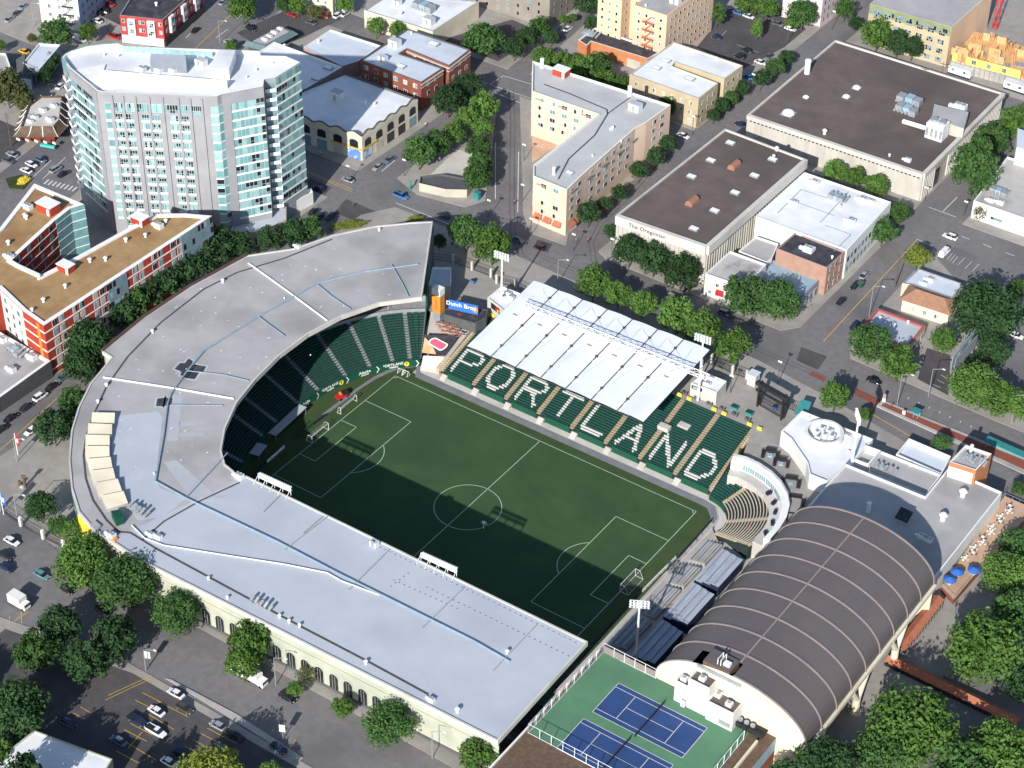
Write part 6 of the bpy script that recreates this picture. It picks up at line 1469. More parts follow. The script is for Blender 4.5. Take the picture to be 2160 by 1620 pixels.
b.face([(p.x - 1.8, p.y - 1.8, 17.6), (p.x + 1.8, p.y - 1.8, 17.6), (p.x + 1.8, p.y + 1.6, 19), (p.x - 1.8, p.y + 1.6, 19)], 1); b.build('solar_panel', ['grey_metal', 'glass_dark'], mainroof)
rv = flat('round_vent_wing', 'white-roofed club wing with a big round plant well on top', [(1692, 866), (1842, 926), (1800, 976), (1745, 1015), (1708, 1000), (1702, 975), (1668, 925), (1648, 909)], 13.4, 'white_wall', 'white_roof')
p = U(1738, 921, 12.7); b = MB()
for k in range(28):
    a0, a1 = 2 * math.pi * k / 28, 2 * math.pi * (k + 1) / 28
    for r_, z0, z1 in ((5.3, 12.7, 14.6), (4.6, 12.7, 14.6)): b.face([(p.x + r_ * math.cos(a0), p.y + r_ * math.sin(a0), z0), (p.x + r_ * math.cos(a1), p.y + r_ * math.sin(a1), z0), (p.x + r_ * math.cos(a1), p.y + r_ * math.sin(a1), z1), (p.x + r_ * math.cos(a0), p.y + r_ * math.sin(a0), z1)])
    b.face([(p.x + 5.3 * math.cos(a0), p.y + 5.3 * math.sin(a0), 14.6), (p.x + 5.3 * math.cos(a1), p.y + 5.3 * math.sin(a1), 14.6), (p.x + 4.6 * math.cos(a1), p.y + 4.6 * math.sin(a1), 14.6), (p.x + 4.6 * math.cos(a0), p.y + 4.6 * math.sin(a0), 14.6)])
b.build('round_screen', 'white_wall', rv)
for dx, dy in ((-1.6, 1.6), (.6, 1.8), (-1.9, -.6), (.4, -.4), (-.6, -2.4), (2.2, .2)): b = MB(); b.box(p.x + dx, p.y + dy, 12.7, 1.6, 1.5, 1.5, 0); b.tube((p.x + dx, p.y + dy, 14.2), (p.x + dx, p.y + dy, 14.4), .5, 1, 8); b.build('air_conditioner', ['white_metal', 'grey_metal'], rv)
b = MB(); q = P2([(1676, 960), (1706, 1012)], 8); b.wall(q[0], q[1], 8.4, 12.0, .35, 0); b.build('shutter', 'charcoal', rv)
d_ = (Vector(q[1]) - Vector(q[0])).normalized(); b = MB()
for k in range(8): e = Vector(q[0]) + d_ * (.8 + k * .95); b.wall(e, e + d_ * .35, 10.2, 11.7, .42, 0)
b.build('yellow_strips', 'yellow', rv)
units(rv, 12.7, [('ac', 1787, 922, .9), ('vent', 1706, 884, .8), ('vent', 1790, 955, .8)])
flat('white_enclosure', 'small white walled plant yard between the club roofs', [(1825, 938), (1858, 950), (1832, 980), (1800, 968)], 14.0, 'white_wall', 'grey_roof', par=2.4, rim=.4)
mr = flat('club_middle_wing', 'pale grey club roof between the round plant well and the orange block', [(1858, 951), (1986, 1001), (1953, 1045), (1833, 997), (1832, 980)], 12.8, 'white_wall', 'grey_roof')
units(mr, 12.1, [('duct', 1858, 990, .5), ('vent', 1920, 983, 1)])
flat('club_rear_wing', 'shaded flat roof with a white parapet at the kerb behind the club', [(1917, 924), (2006, 962), (1986, 1000), (1890, 958)], 12.4, 'white_wall', 'bluewhite_roof', par=1.4)
ob = flat('orange_stair_block', 'orange-walled stair block with grey roof standing up from the club roofs', [(2037, 938), (2092, 957), (2059, 992), (2003, 974)], 20.6, 'orange_brick', 'grey_roof')
q = P2([(2003, 974), (2059, 992)], 20.6); b = MB(); b.wall(q[0], Vector(q[0]).lerp(Vector(q[1]), .92), 15.6, 19.2, .08, 0); b.build('white_panel', 'white_wall', ob)
units(ob, 20, [('duct', 2046, 972, .5), ('pipe', 2048, 953, .8)])
# pink roof terrace, tables and umbrellas
tr = P2([(2119, 1046), (2165, 1066), (2160, 1097), (2056, 1212), (2012, 1265), (1986, 1237)], 11)
pt_ = thing('roof_terrace', (*tr[0], 8), 'pink paved roof terrace along the right side of the club', 'terrace'); b = MB(); b.prism(tr, 8, 11, 0, 1); b.build('base', ['red_brick', 'deck_pink'], pt_)
b = MB(); q = ccw(tr)
for k in range(len(q)):
    a, c = Vector(q[k]), Vector(q[(k + 1) % len(q)]); b.tube((*a, 12), (*c, 12), .05, 0, 4)
    for i in range(int((c - a).length / 2) + 1): e = a + (c - a).normalized() * 2 * i; b.tube((*e, 11), (*e, 12), .04, 0, 4)
b.build('railing', 'grey_metal', pt_)
for px, py, lb in ((2004, 1220, 'blue terrace umbrella nearest the terracotta walkway'), (2020, 1204, 'big blue terrace umbrella between two others'), (2055, 1200, 'blue terrace umbrella at the tree side of the pink terrace')):
    p = U(px, py, 13.3); r = thing('umbrella', (p.x, p.y, 11), lb, 'umbrella', 'blue umbrellas on the pink terrace'); b = MB(); b.tube((p.x, p.y, 11), (p.x, p.y, 13.6), .05, 0, 6); b.build('pole', 'grey_metal', r)
    b = MB(); b.tube((p.x, p.y, 13.0), (p.x, p.y, 13.8), 1.8, 0, 8, .05, caps=False); b.build('canopy', 'blue', r)
    b = MB(); b.tube((p.x, p.y, 11.7), (p.x, p.y, 11.78), .6, 0, 10); b.tube((p.x, p.y, 11), (p.x, p.y, 11.7), .06, 0, 6); tb = b.build('table', 'white_paint', r)
for k in range(11):
    p = U(2130 - k * 9.5 + 8 * (k % 2), 1068 + k * 11, 11.4); r = thing('terrace_table', (p.x, p.y, 11), 'small pale table with chairs on the pink terrace', 'table', 'cafe tables on the pink terrace'); b = MB(); b.tube((p.x, p.y, 11.68), (p.x, p.y, 11.75), .5, 0, 10); b.tube((p.x, p.y, 11), (p.x, p.y, 11.7), .06, 0, 6); b.build('table', 'white_paint', r)
    for a in range(4): b = MB(); x, y = p.x + .85 * math.cos(a * 1.57), p.y + .85 * math.sin(a * 1.57); b.box(x, y, 11.35, .4, .4, .08, 0, bot=True); b.box(x + .17 * math.cos(a * 1.57), y + .17 * math.sin(a * 1.57), 11.4, .08 if a % 2 == 0 else .4, .4 if a % 2 == 0 else .08, .45, 0); b.build('chair', 'white_paint' if k % 3 else 'charcoal', r)
# terracotta covered walkways and court
for nm, pts, lb in (('covered_walkway', ((1981, 1258), (1899, 1364)), 'short terracotta-roofed walkway along the barrel hall'), ('covered_walkway', ((1873, 1384), (2150, 1518)), 'long terracotta-roofed walkway running down towards the bright trees')):
    a, c = [Vector(U(*k, 12.6).xy) for k in pts]; r = thing(nm, (*a, 9), lb, 'walkway', 'terracotta-roofed walkways'); d_ = (c - a).normalized(); n_ = Vector((d_.y, -d_.x))
    b = MB(); w = 1.5; pl = [a - n_ * w, a + n_ * w, c + n_ * w, c - n_ * w]; b.face([(*pl[1], 12.2), (*pl[2], 12.2), (*c, 13), (*a, 13)]); b.face([(*pl[3], 12.2), (*pl[0], 12.2), (*a, 13), (*c, 13)]); b.prism([tuple(p) for p in pl], 11.9, 12.18, 0, bot=True); b.build('roof', 'terracotta', r)
    b = MB(); L = (c - a).length
    for k in range(int(L / 1.6) + 1):
        for s in (-1.3, 1.3): e = a + d_ * 1.6 * k + n_ * s; b.tube((*e, G(e.y)), (*e, 12), .08, 0, 5)
    b.build('posts', 'black_metal', r)
    b = MB(); b.wall(a + n_ * 1.25, c + n_ * 1.25, 9.4, 11.9, .04, 0); b.build('glazing', 'glass_dark', r)
patch('court_paving', P2([(1985, 1285), (2015, 1300), (2010, 1435), (1915, 1392), (1955, 1325)]), .2, 'pavement')
# ------------------------------------------------------------------ plaza corner of the stadium
tb = building('ticket_block', 'grey box building with a flat blue-grey roof by the end of the curved grandstand', P2([(912, 563), (952, 564), (951, 602), (904, 602)], 14.2), 14.2, 'concrete', 'bluewhite_roof', 'white_paint', win=None)
p = Ug(925, 672); r = thing('orange_sign_tower', (p.x, p.y, 8), 'tall orange sign tower with a white cap in the plaza', 'sign'); b = MB(); b.box(p.x, p.y, 8, 2.6, 2.0, 3, 0); b.box(p.x, p.y, 17.2, 3.0, 2.4, 2.2, 1); b.build('frame', ['grey_metal', 'white_paint'], r)
b = MB(); b.box(p.x, p.y, 11, 3.0, 2.2, 6.2, 0); b.build('panel', 'orange_panel', r); b = MB(); b.box(p.x, p.y - 1.13, 12.5, .5, .06, 3.4, 0); b.build('emblem', 'terracotta', r)
kp = P2([(938, 650), (1030, 652), (1026, 670), (1003, 682), (936, 663)], 11.2)
kk = building('plaza_bar', 'dark-roofed plaza bar carrying a long blue billboard', kp, 11.2, 'charcoal', 'dark_roof', 'charcoal', par=.2)
a, c = U(947, 650, 11.3), U(1009, 664, 11.3); u = (c - a).normalized(); b = MB(); b.wall(a.xy, c.xy, 11.3, 14.6, .25, 0); b.build('billboard', mat('sign_blue', (.03, .14, .46), (.045, .18, .52), .8, .6), kk)
nv = Vector((u.y, -u.x, 0)); mid = a.lerp(c, .42) + nv * .3
text('Dutch Bros', 'lettering', 1.9, 'white_paint', kk, (mid.x, mid.y, 13.4), u, (0, 0, 1), .02, bold=.03)
b = MB(); m3 = a.lerp(c, .9) + nv * .3; b.face([(m3.x + u.x * .9 * math.cos(k * .7854), m3.y + u.y * .9 * math.cos(k * .7854), 13 + 1.0 * math.sin(k * .7854)) for k in range(8)]); b.build('flower_emblem', 'orange', kk)
b = MB(); b.box(*U(975, 664, 10).xy, 10, 9, 1.6, .3, 0, rot=math.atan2(u.y, u.x)); b.build('white_canopy', 'white_paint', kk); b = MB(); e = U(969, 675, 9).xy; b.box(e.x, e.y, 8.1, 1.2, .4, 3, 0); b.build('red_pillar', 'red', kk)
for k in range(9):
    px, py = 925 + (k % 3) * 16 + (k // 3) * 6, 684 + (k // 3) * 9 + (k % 3) * 3; p = U(px, py, 8.2); r = thing('picnic_table', (p.x, p.y, 8.15), 'red picnic table in rows below the blue billboard', 'table', 'red picnic tables in the plaza'); b = MB(); b.box(p.x, p.y, 8.85, 1.8, .8, .07, 0, rot=.5, bot=True); b.build('top', 'terracotta', r); b = MB(); b.box(p.x, p.y, 8.15, .2, .7, .7, 0, rot=.5); b.build('leg', 'grey_metal', r)
    for s in (-.75, .75): b = MB(); b.box(p.x - s * math.sin(.5), p.y + s * math.cos(.5), 8.5, 1.8, .3, .06, 0, rot=.5, bot=True); b.build('bench', 'terracotta', r)
# printed cover over the closed steps, ramp, terrace
cv = [U(a, c, z) for a, c, z in ((893, 706, 7.2), (968, 708, 7.2), (940, 750, 3.4), (890, 744, 3.4))]
r = thing('printed_cover', (cv[0].x, cv[0].y, 0), 'black printed cover with an orange corner and a red pill-shaped badge over the steps', 'banner')
b = MB(); b.face(cv[::-1]); b.face([v - Vector((0, 0, .15)) for v in cv]); b.build('sheet', mat('cover_black', (.015, .015, .022), (.03, .03, .04), .4, .6), r)
bl = lambda u, v: (cv[0].lerp(cv[1], u)).lerp(cv[3].lerp(cv[2], u), v) + Vector((0, 0, .06))
b = MB(); b.face([bl(0, 1), bl(.6, 1), bl(.35, .6), bl(.05, .15)][::1]); b.build('orange_corner', mat('skin_print', (.62, .24, .10), (.75, .42, .25), .4, .7), r)
def pill(cu, cv_, lx, ly, rot, o): return [bl(cu + (math.copysign(lx - ly * .6, math.cos(t)) + ly * .6 * math.cos(t)) * math.cos(rot) - ly * math.sin(t) * math.sin(rot) * .7, cv_ + (math.copysign(lx - ly * .6, math.cos(t)) + ly * .6 * math.cos(t)) * math.sin(rot) + ly * math.sin(t) * math.cos(rot)) + Vector((0, 0, o)) for t in [2 * math.pi * k / 20 for k in range(20)]]
b = MB(); b.face(pill(.52, .48, .36, .22, .55, .03), 0); b.face(pill(.52, .48, .31, .17, .55, .06), 1); b.build('pill_badge', ['white_paint', mat('pinkred', (.72, .06, .12), (.78, .08, .15), 1, .6)], r)
b = MB(); rp_ = [U(a, c, z) for a, c, z in ((893, 750, 3.2), (938, 752, 3.2), (922, 788, .1), (886, 782, .1))]; b.face(rp_[::-1]); b.face([rp_[0], rp_[1], (rp_[1].x, rp_[1].y, 0), (rp_[0].x, rp_[0].y, 0)]); tag(b.build('ramp', 'pale_concrete'), 'pale concrete ramp down to the far corner of the pitch', 'ramp')
b = MB(); b.prism([(-56, 58), (-41, 61), (-41, 66.5), (-60, 66.5)], 0, 8.16, 0); b.prism([(-51, 47.5), (-41, 47.5), (-41, 62), (-55.8, 58)], lambda p: 0, lambda p: 3.3 + max(0, p[1] - 48) * .36, 0); tag(b.build('plaza_steps', 'concrete'), 'concrete steps between the plaza and the pitch corner', 'steps')
b = MB(); a, c = (-40.9, 42), (-40.9, 66.4); b.prism([(-42.2, 42.4), (-41.0, 42.4), (-41.0, 66.4), (-42.2, 66.4)], 0, lambda p: 1.9 + (p[1] - 42.4) * .27, 0); tag(b.build('stand_side_wall', 'aisle_tan'), 'tan concrete side wall at the plaza end of the green stand', 'wall')
kb = building('kiosk', 'white-roofed food kiosk with a black sign under the far floodlight mast', P2([(1058, 603), (1101, 620), (1080, 645), (1062, 655), (1028, 628)], 12.8), 12.8, 'pale_concrete', 'white_roof', 'white_paint', par=.5)
units(kb, 12.4, [('ac', 1072, 622, .9), ('ac', 1078, 630, .9), ('vent', 1052, 620, .8), ('ac', 1062, 628, .7)])
q = P2([(1030, 630), (1062, 655)], 12.8); a, c = Vector(q[0]), Vector(q[1]); b = MB(); b.wall(a.lerp(c, .2), a.lerp(c, .75), 10.4, 12.3, .12, 0); b.build('sign', 'black_metal', kb); b = MB(); b.wall(a.lerp(c, .5), a.lerp(c, .62), 10.6, 12.2, .16, 0); b.build('red_mark', 'red', kb); b = MB(); b.wall(a.lerp(c, .62), a.lerp(c, .7), 10.6, 11.6, .16, 0); b.build('yellow_mark', 'yellow', kb)
k2 = building('kiosk', 'white-roofed food kiosk beside the floodlight mast at the right end of the canopy', P2([(1487, 785), (1533, 804), (1512, 828), (1457, 808)], 12.6), 12.6, 'pale_concrete', 'white_roof', 'white_paint', par=.5)
units(k2, 12.2, [('ac', 1500, 800, .8), ('ac', 1492, 812, .8), ('vent', 1512, 806, .8)])
q = P2([(1457, 808), (1512, 828)], 12.6); a, c = Vector(q[0]), Vector(q[1]); b = MB(); b.wall(a.lerp(c, .05), a.lerp(c, .45), 11.0, 12.1, .12, 0); b.build('sign', 'navy', k2); b = MB(); b.wall(a.lerp(c, .1), a.lerp(c, .3), 11.2, 11.9, .15, 0); b.build('sign_panel', 'steel_blue', k2)
for px, py in ((1549, 862), (1580, 874)): p = Ug(px, py); r = thing('green_planter', (p.x, p.y, 8.15), 'low dark green planter on the concourse, ' + ('nearer the kiosk' if px < 1560 else 'nearer the white club wing'), 'planter'); b = MB(); b.box(p.x, p.y, 8.15, 2.2, 1.4, .7, 0); b.box(p.x, p.y, 8.85, 1.9, 1.1, .08, 1); b.build('box', ['teal', 'board_green'], r)
# fences and the big dark gate on the east street
def fence(name, px, z0, h, label, m='black_metal', post='black_metal', pier=None, gap=.55):
    pts = [Ug(*k).xy for k in px]; r = thing(name, (*pts[0], G(pts[0].y)), label, 'fence'); b = MB(); pb = MB(); pr = MB()
    for a, c in zip(pts, pts[1:]):
        L = (c - a).length; n_ = max(1, int(L / gap))
        for k in range(n_ + 1): e = a.lerp(c, k / n_); g = G(e.y) + z0; pb.tube((e.x, e.y, g), (e.x, e.y, g + h), .05, 0, 4)
        for f in (.12, .55, .97): b.tube((*a, G(a.y) + z0 + h * f), (*c, G(c.y) + z0 + h * f), .06, 0, 4)
        if pier: pr.box(a.x, a.y, G(a.y) + z0, .7, .7, h + .5, 0)
    b.build('rail', m, r); pb.build('bars', m, r)
    if pier: e = pts[-1]; pr.box(e.x, e.y, G(e.y) + z0, .7, .7, h + .5, 0); pr.build('pier', pier, r)
    return r
fence('iron_fence', [(910, 548), (956, 555), (996, 570), (1036, 585), (1048, 598), (1088, 608), (1115, 622)], .14, 2.6, 'black iron fence with pale piers along the plaza by the street trees', pier='pale_concrete')
fence('iron_fence', [(1500, 765), (1545, 790), (1575, 800)], .14, 2.6, 'short black iron fence between the canopy and the dark gate', pier='pale_concrete')
fence('iron_fence', [(1652, 858), (1690, 876)], .14, 2.6, 'short black iron fence right of the dark gate by the green awning')
fence('iron_fence', [(0, 1078), (45, 1110), (92, 1137), (135, 1158)], .14, 2.4, 'dark fence with white piers along the paved square at the left edge', pier='white_paint')
gA, gB = Ug(1600, 856).xy, Ug(1650, 885).xy; r = thing('entrance_gate', (*gA, 8.15), 'big dark steel entrance gate with a double top beam on the east street', 'gate'); gd = (gB - gA).normalized(); gn = Vector((gd.y, -gd.x))
for e in (gA, gB):
    b = MB()
    for s in (-.6, .6): b.box(e.x + gn.x * s, e.y + gn.y * s, 8.15, .5, .5, 8.4, 0)
    b.build('post', 'black_metal', r)
b = MB(); e1, e2 = gA - gd * 1.4, gB + gd * 1.4; b.prism([tuple(e1 - gn * .8), tuple(e1 + gn * .8), tuple(e2 + gn * .8), tuple(e2 - gn * .8)], 15.3, 16.2, 0, bot=True); b.prism([tuple(e1 - gn * .3), tuple(e1 + gn * .3), tuple(e2 + gn * .3), tuple(e2 - gn * .3)], 12.8, 13.5, 0, bot=True); b.build('beam', 'black_metal', r)
b = MB()
for k in range(22): e = gA.lerp(gB, k / 21); b.tube((*e, 8.15), (*e, 12), .06, 0, 4)
for z in (8.5, 10.2, 12): b.tube((*gA, z), (*gB, z), .08, 0, 4)
b.build('bars', 'black_metal', r)
for px, py in ((1588, 800), ): p = Ug(px, py + 10); r = thing('ticket_booth', (p.x, p.y, 8.15), 'small pale booth left of the dark entrance gate', 'booth'); b = MB(); b.box(p.x, p.y, 8.15, 2.6, 2.6, 3.6, 0); b.box(p.x, p.y, 11.75, 3.0, 3.0, .25, 1); b.build('body', ['pale_concrete', 'bluewhite_roof'], r)
p = Ug(1695, 862); r = thing('green_awning', (p.x, p.y, 8.15), 'dark green awning at the corner of the white club wing', 'awning'); b = MB(); b.face([U(*k, z) for (k, z) in (((1675, 873), 11), ((1690, 842), 12.4), ((1712, 848), 12.4), ((1700, 880), 11))][::-1]); b.build('cloth', 'teal', r); b = MB(); e = U(1684, 872, 11); b.tube((e.x, e.y, 8.15), (e.x, e.y, 11), .06, 0, 5); e = U(1700, 878, 11); b.tube((e.x, e.y, 8.15), (e.x, e.y, 11), .06, 0, 5); b.build('posts', 'black_metal', r)
# tram stop
patch('platform', P2([(1848, 858), (1860, 845), (2180, 975), (2180, 1010)]), .34, 'concrete', skirt=.32); patch('platform_paving', P2([(1858, 858), (1864, 851), (2180, 981), (2180, 1001)]), .36, 'paver_red')
for px, py, w, lb in ((2122, 962, 13, 'long teal-roofed tram shelter at the right edge of the brick platform'), (1930, 884, 2.5, 'small dark tram shelter in the middle of the brick platform')):
    p = Ug(px, py); r = thing('tram_shelter', (p.x, p.y, 8.36), lb, 'shelter'); b = MB(); b.box(p.x, p.y, 10.9, w, 2.4, .25, 0, rot=-.06, bot=True); b.build('roof', 'teal', r); b = MB()
    for s in (-w / 2 + .6, w / 2 - .6): b.tube((p.x + s, p.y, 8.36), (p.x + s, p.y, 10.9), .1, 0, 6)
    b.build('post', 'grey_metal', r); b = MB(); b.box(p.x, p.y + .9, 8.7, w * .8, .06, 1.6, 0); b.build('glass_screen', 'glass_sky_teal', r)
for px, py, lb in ((1864, 843, 'white and maroon tram stop pylon at the head of the brick platform'), (1906, 870, 'small pale post standing on the brick platform')):
    p = Ug(px, py + 6); r = thing('stop_sign', (p.x, p.y, 8.36), lb, 'sign'); b = MB(); b.box(p.x, p.y, 8.36, .9, .3, 1.2, 0); b.box(p.x, p.y, 9.56, .9, .3, 1.5 if px < 1880 else .3, 1); b.build('pylon', ['white_paint', 'mauve_wall'], r)
# billboard on posts
p = Ug(2030, 795); r = thing('billboard', (p.x, p.y, 8), 'double-sided roadside billboard on posts among the trees by the small car park', 'billboard')
f0, f1, f2 = U(2010, 752, 18.5), U(2057, 694, 18.5), U(2062, 706, 18.5)
f0b = U(2016, 756, 18.5)
for a, c, nm in ((f0, f1, 'front_panel'), (f0b, f2, 'rear_panel')): b = MB(); b.wall(a.xy, c.xy, 14.2, 18.5, .15, 0); b.build(nm, 'steel_blue' if nm == 'front_panel' else 'grey_metal', r)
b = MB()
for t in (.1, .5, .9): 
    e = f0.lerp(f1, t); b.tube((e.x + .8, e.y, 8), (e.x + .8, e.y, 14.3), .25, 0, 8)
b.build('post', 'grey_metal', r)
b = MB(); nn2 = Vector((f1.y - f0.y, -(f1.x - f0.x), 0)).normalized(); m_ = f0.lerp(f1, .5) + nn2 * .2; dv = (f1 - f0).normalized()
for t, s, mm in ((.25, 1.0, 0), (.55, .8, 1), (.78, .6, 0)): e = f0.lerp(f1, t) + nn2 * .2; b.face([(e.x + dv.x * s * x, e.y + dv.y * s * x, 16.3 + 1.1 * y * s) for x, y in ((-1.6, -1), (1.2, -1), (1.6, 1), (-1.1, 1))], mm)
b.build('poster_shapes', ['white_paint', 'mauve_wall'], r)
# floodlight masts
def mast(px, py, h, label, rot=0.0, zb=None):
    p = Ug(px, py) if zb is None else U(px, py, zb); r = thing('floodlight_mast', (p.x, p.y, p.z), label, 'floodlight', 'floodlight masts round the pitch'); b = MB(); b.tube((p.x, p.y, p.z), (p.x, p.y, p.z + h), .42, 0, 10, .22); b.build('pole', 'white_metal', r)
    c_, s_ = math.cos(rot), math.sin(rot); b = MB()
    for k in range(3): z = p.z + h - .6 + k * .9; b.tube((p.x - 2.4 * c_, p.y - 2.4 * s_, z), (p.x + 2.4 * c_, p.y + 2.4 * s_, z), .08, 0, 5)
    for e in (-1, 0, 1): b.tube((p.x + 2.2 * e * c_, p.y + 2.2 * e * s_, p.z + h - .6), (p.x + 2.2 * e * c_, p.y + 2.2 * e * s_, p.z + h + 1.3), .06, 0, 5)
    b.build('bracket', 'white_metal', r); b = MB()
    for k in range(3):
        for i in range(6): x = -2.2 + i * .88; z = p.z + h - .6 + k * .9; b.tube((p.x + x * c_, p.y + x * s_, z + .1), (p.x + x * c_ + .5 * s_, p.y + x * s_ - .5 * c_, z - .15), .2, 0, 7, .38)
    b.build('lamps', 'white_metal', r)
mast(1057.5, 658, 20.0, 'tall white floodlight mast rising behind the far end of the fabric canopy', .1)
mast(1472, 845, 21.6, 'tall white floodlight mast at the right end of the fabric canopy', .1)
mast(1796, 985, 17.0, 'white floodlight mast behind the round plant well, its lamps turned sideways', -.9, zb=12)
mast(1341, 1392, 19.0, 'white floodlight mast on the near terrace by the tennis deck', .5, zb=1)
# street lamps and poles
LAMPS = """24 310 13 wood|tall wooden pole in front of the curled-eave restaurant
72 55 9 arm|grey lamp post on the pavement left of the white apartments
464 92 9 arm|lamp post with a curved arm beside the yellow line behind the tower
228 70 8 globe|lamp post beside the red pickup near the red corner building
735 385 6 globe|lamp post on the corner below the arched windows
853 372 6 globe|lamp post at the edge of the car lane left of the plaza trees
1031 458 6 globe|lamp post at the street corner below the plaza trees
1105 340 6 globe|lamp post on the pavement before the pink court, upper of two
1102 425 6 globe|lamp post on the pavement before the pink court, lower of two
1120 497 6 globe|lamp post at the foot of the pink apartments
1209 530 6 globe|double-globe lamp at the corner where the tram tracks turn
1290 540 6 globe|lamp post by the front corner of the newspaper building
1176 600 9 arm|lamp post standing in the shadow of the fabric canopy
1460 285 7 globe|lamp post by the crossing beyond the pink apartments
1586 196 7 globe|lamp post at the end of the hedge-like street trees
1660 95 7 globe|lamp post beside the white cars of the far car park
1755 62 7 globe|lamp post at the foot of the pinkish apartments
1980 200 13 wood|wooden power pole at the corner of the yellow warehouse
1942 205 12 wood|second wooden power pole among the trees of the yellow warehouse
1950 425 5 globe|white-topped lamp at the foot of the windowless hall
2033 455 5 globe|white and red sign post at the corner of the white workshop
1888 606 12 wood|power pole with white insulators beside the grey-roofed shop
1833 668 11 arm|double-headed lamp post at the corner of the red-trimmed cafe
1892 856 11 arm|tall lamp post with a long arm rising from the tram platform
1958 838 10 arm|grey lamp post at the mouth of the small shaded car park
2133 893 10 arm|lamp post in front of the bright trees at the right edge
1640 812 8 globe|street lamp across from the dark entrance gate
38 1100 9 arm|white banner pole at the corner of the fenced square
36 975 8 arm|pole with a red and white banner on the paved square
582 1445 9 arm|street lamp between the arched gates and the leafy tree
912 1600 9 arm|thin street lamp near the end of the arched wall
308 1415 7 arm|white sign pole at the car park entrance
1540 830 6 globe|lamp on the concourse by the right-hand kiosk"""
for L_ in LAMPS.split('\n'):
    a, lb = L_.split('|'); px, py, h, kd = a.split(); h = float(h); p = Ug(float(px), float(py)); r = thing('street_lamp' if kd != 'wood' else 'utility_pole', (p.x, p.y, p.z), lb, 'lamp post' if kd != 'wood' else 'pole', 'street lamps' if kd != 'wood' else 'utility poles')
    b = MB(); b.tube((p.x, p.y, p.z), (p.x, p.y, p.z + h), .13 if kd != 'wood' else .2, 0, 7, .09); b.build('pole', 'wood_brown' if kd == 'wood' else ('grey_metal' if kd == 'arm' else 'charcoal'), r); b = MB()
    if kd == 'arm': b.tube((p.x, p.y, p.z + h), (p.x + 2.4, p.y + 1.0, p.z + h + .5), .08, 0, 5); b.box(p.x + 2.7, p.y + 1.1, p.z + h + .35, .9, .35, .2, 1); b.build('arm', ['grey_metal', 'white_paint'], r)
    elif kd == 'globe':
        for s in (-.35, .35): b.sphere((p.x + s, p.y, p.z + h + .3), .34, 0, 8, 6)
        b.build('globe', 'white_paint', r)
    else: b.box(p.x, p.y, p.z + h - 1, 2.6, .16, .16, 0); b.box(p.x, p.y, p.z + h - 2, 2.0, .14, .14, 0); b.build('crossarm', 'wood_brown', r)
for px, py, w, c, lb in ((38, 960, 1.2, 'red', 'red and white hanging banner on the paved square'), (8, 1085, 1.4, 'blue', 'blue and white hanging banner at the left edge')):
    p = Ug(px, py); r = thing('banner', (p.x, p.y, p.z), lb, 'banner'); b = MB(); b.tube((p.x, p.y, p.z), (p.x, p.y, p.z + 7.5), .12, 0, 6); b.build('pole', 'white_metal', r); b = MB(); b.box(p.x + .75, p.y, p.z + 3.6, w, .06, 3.6, 0, bot=True); b.build('cloth', c, r); b = MB(); b.box(p.x + .75, p.y, p.z + 4.6, w * .55, .1, 1.4, 0, bot=True); b.build('emblem', 'white_paint', r)
for px, py, lb in ((314, 1405, 'white car park sign board on a pole by the orange hatching'), (597, 1560, 'small white sign board standing at the grey kerb of the car park')):
    p = Ug(px, py); r = thing('parking_sign', (p.x, p.y, p.z), lb, 'sign'); b = MB(); b.tube((p.x, p.y, p.z), (p.x, p.y, p.z + 4), .1, 0, 6); b.build('pole', 'grey_metal', r); b = MB(); b.box(p.x, p.y, p.z + 2.6, 1.4, .12, 2.2, 0, rot=.4, bot=True); b.build('board', 'white_paint', r)
# ------------------------------------------------------------------ trees
def crown_mesh(seed, rz, nclump, nleaf, ls, flat=0.0, cone=False):
    rg = random.Random(seed); v, f = [], []
    for c in range(nclump):
        t = (c + .5) / nclump; ph = math.acos(1 - 1.75 * t); th = c * 2.39996 + rg.uniform(-.4, .4); k = rg.uniform(.56, .86)
        if rg.random() < .18: k *= .6
        w = 1.0
        if cone: w = .35 + .65 * (1 - (math.cos(ph) + 1) / 2)
        cx, cy, cz = k * math.sin(ph) * math.cos(th) * w, k * math.sin(ph) * math.sin(th) * w, k * math.cos(ph) * rz; cr = rg.uniform(.22, .40)
        for i in range(nleaf):
            a, e = rg.uniform(0, 2 * math.pi), math.asin(rg.uniform(-.75, 1)); q = Vector((math.cos(e) * math.cos(a), math.cos(e) * math.sin(a), math.sin(e))); rad = cr * rg.uniform(.62, 1.08)
            p = Vector((cx, cy, cz)) + Vector((q.x * rad, q.y * rad, q.z * rad * .85))
            nrm_ = (q + Vector((rg.gauss(0, .55), rg.gauss(0, .55), rg.gauss(.2, .55)))).normalized(); t1 = nrm_.orthogonal().normalized(); t1 = (Matrix.Rotation(rg.uniform(0, 6.28), 3, nrm_) @ t1); t2 = nrm_.cross(t1); s = ls * rg.uniform(.6, 1.35); j = len(v)
            v += [tuple(p - t1 * s), tuple(p + t2 * s * .6), tuple(p + t1 * s * 1.1), tuple(p - t2 * s * .65)]; f.append((j, j + 1, j + 2, j + 3))
    return v, f
PROTO = {}
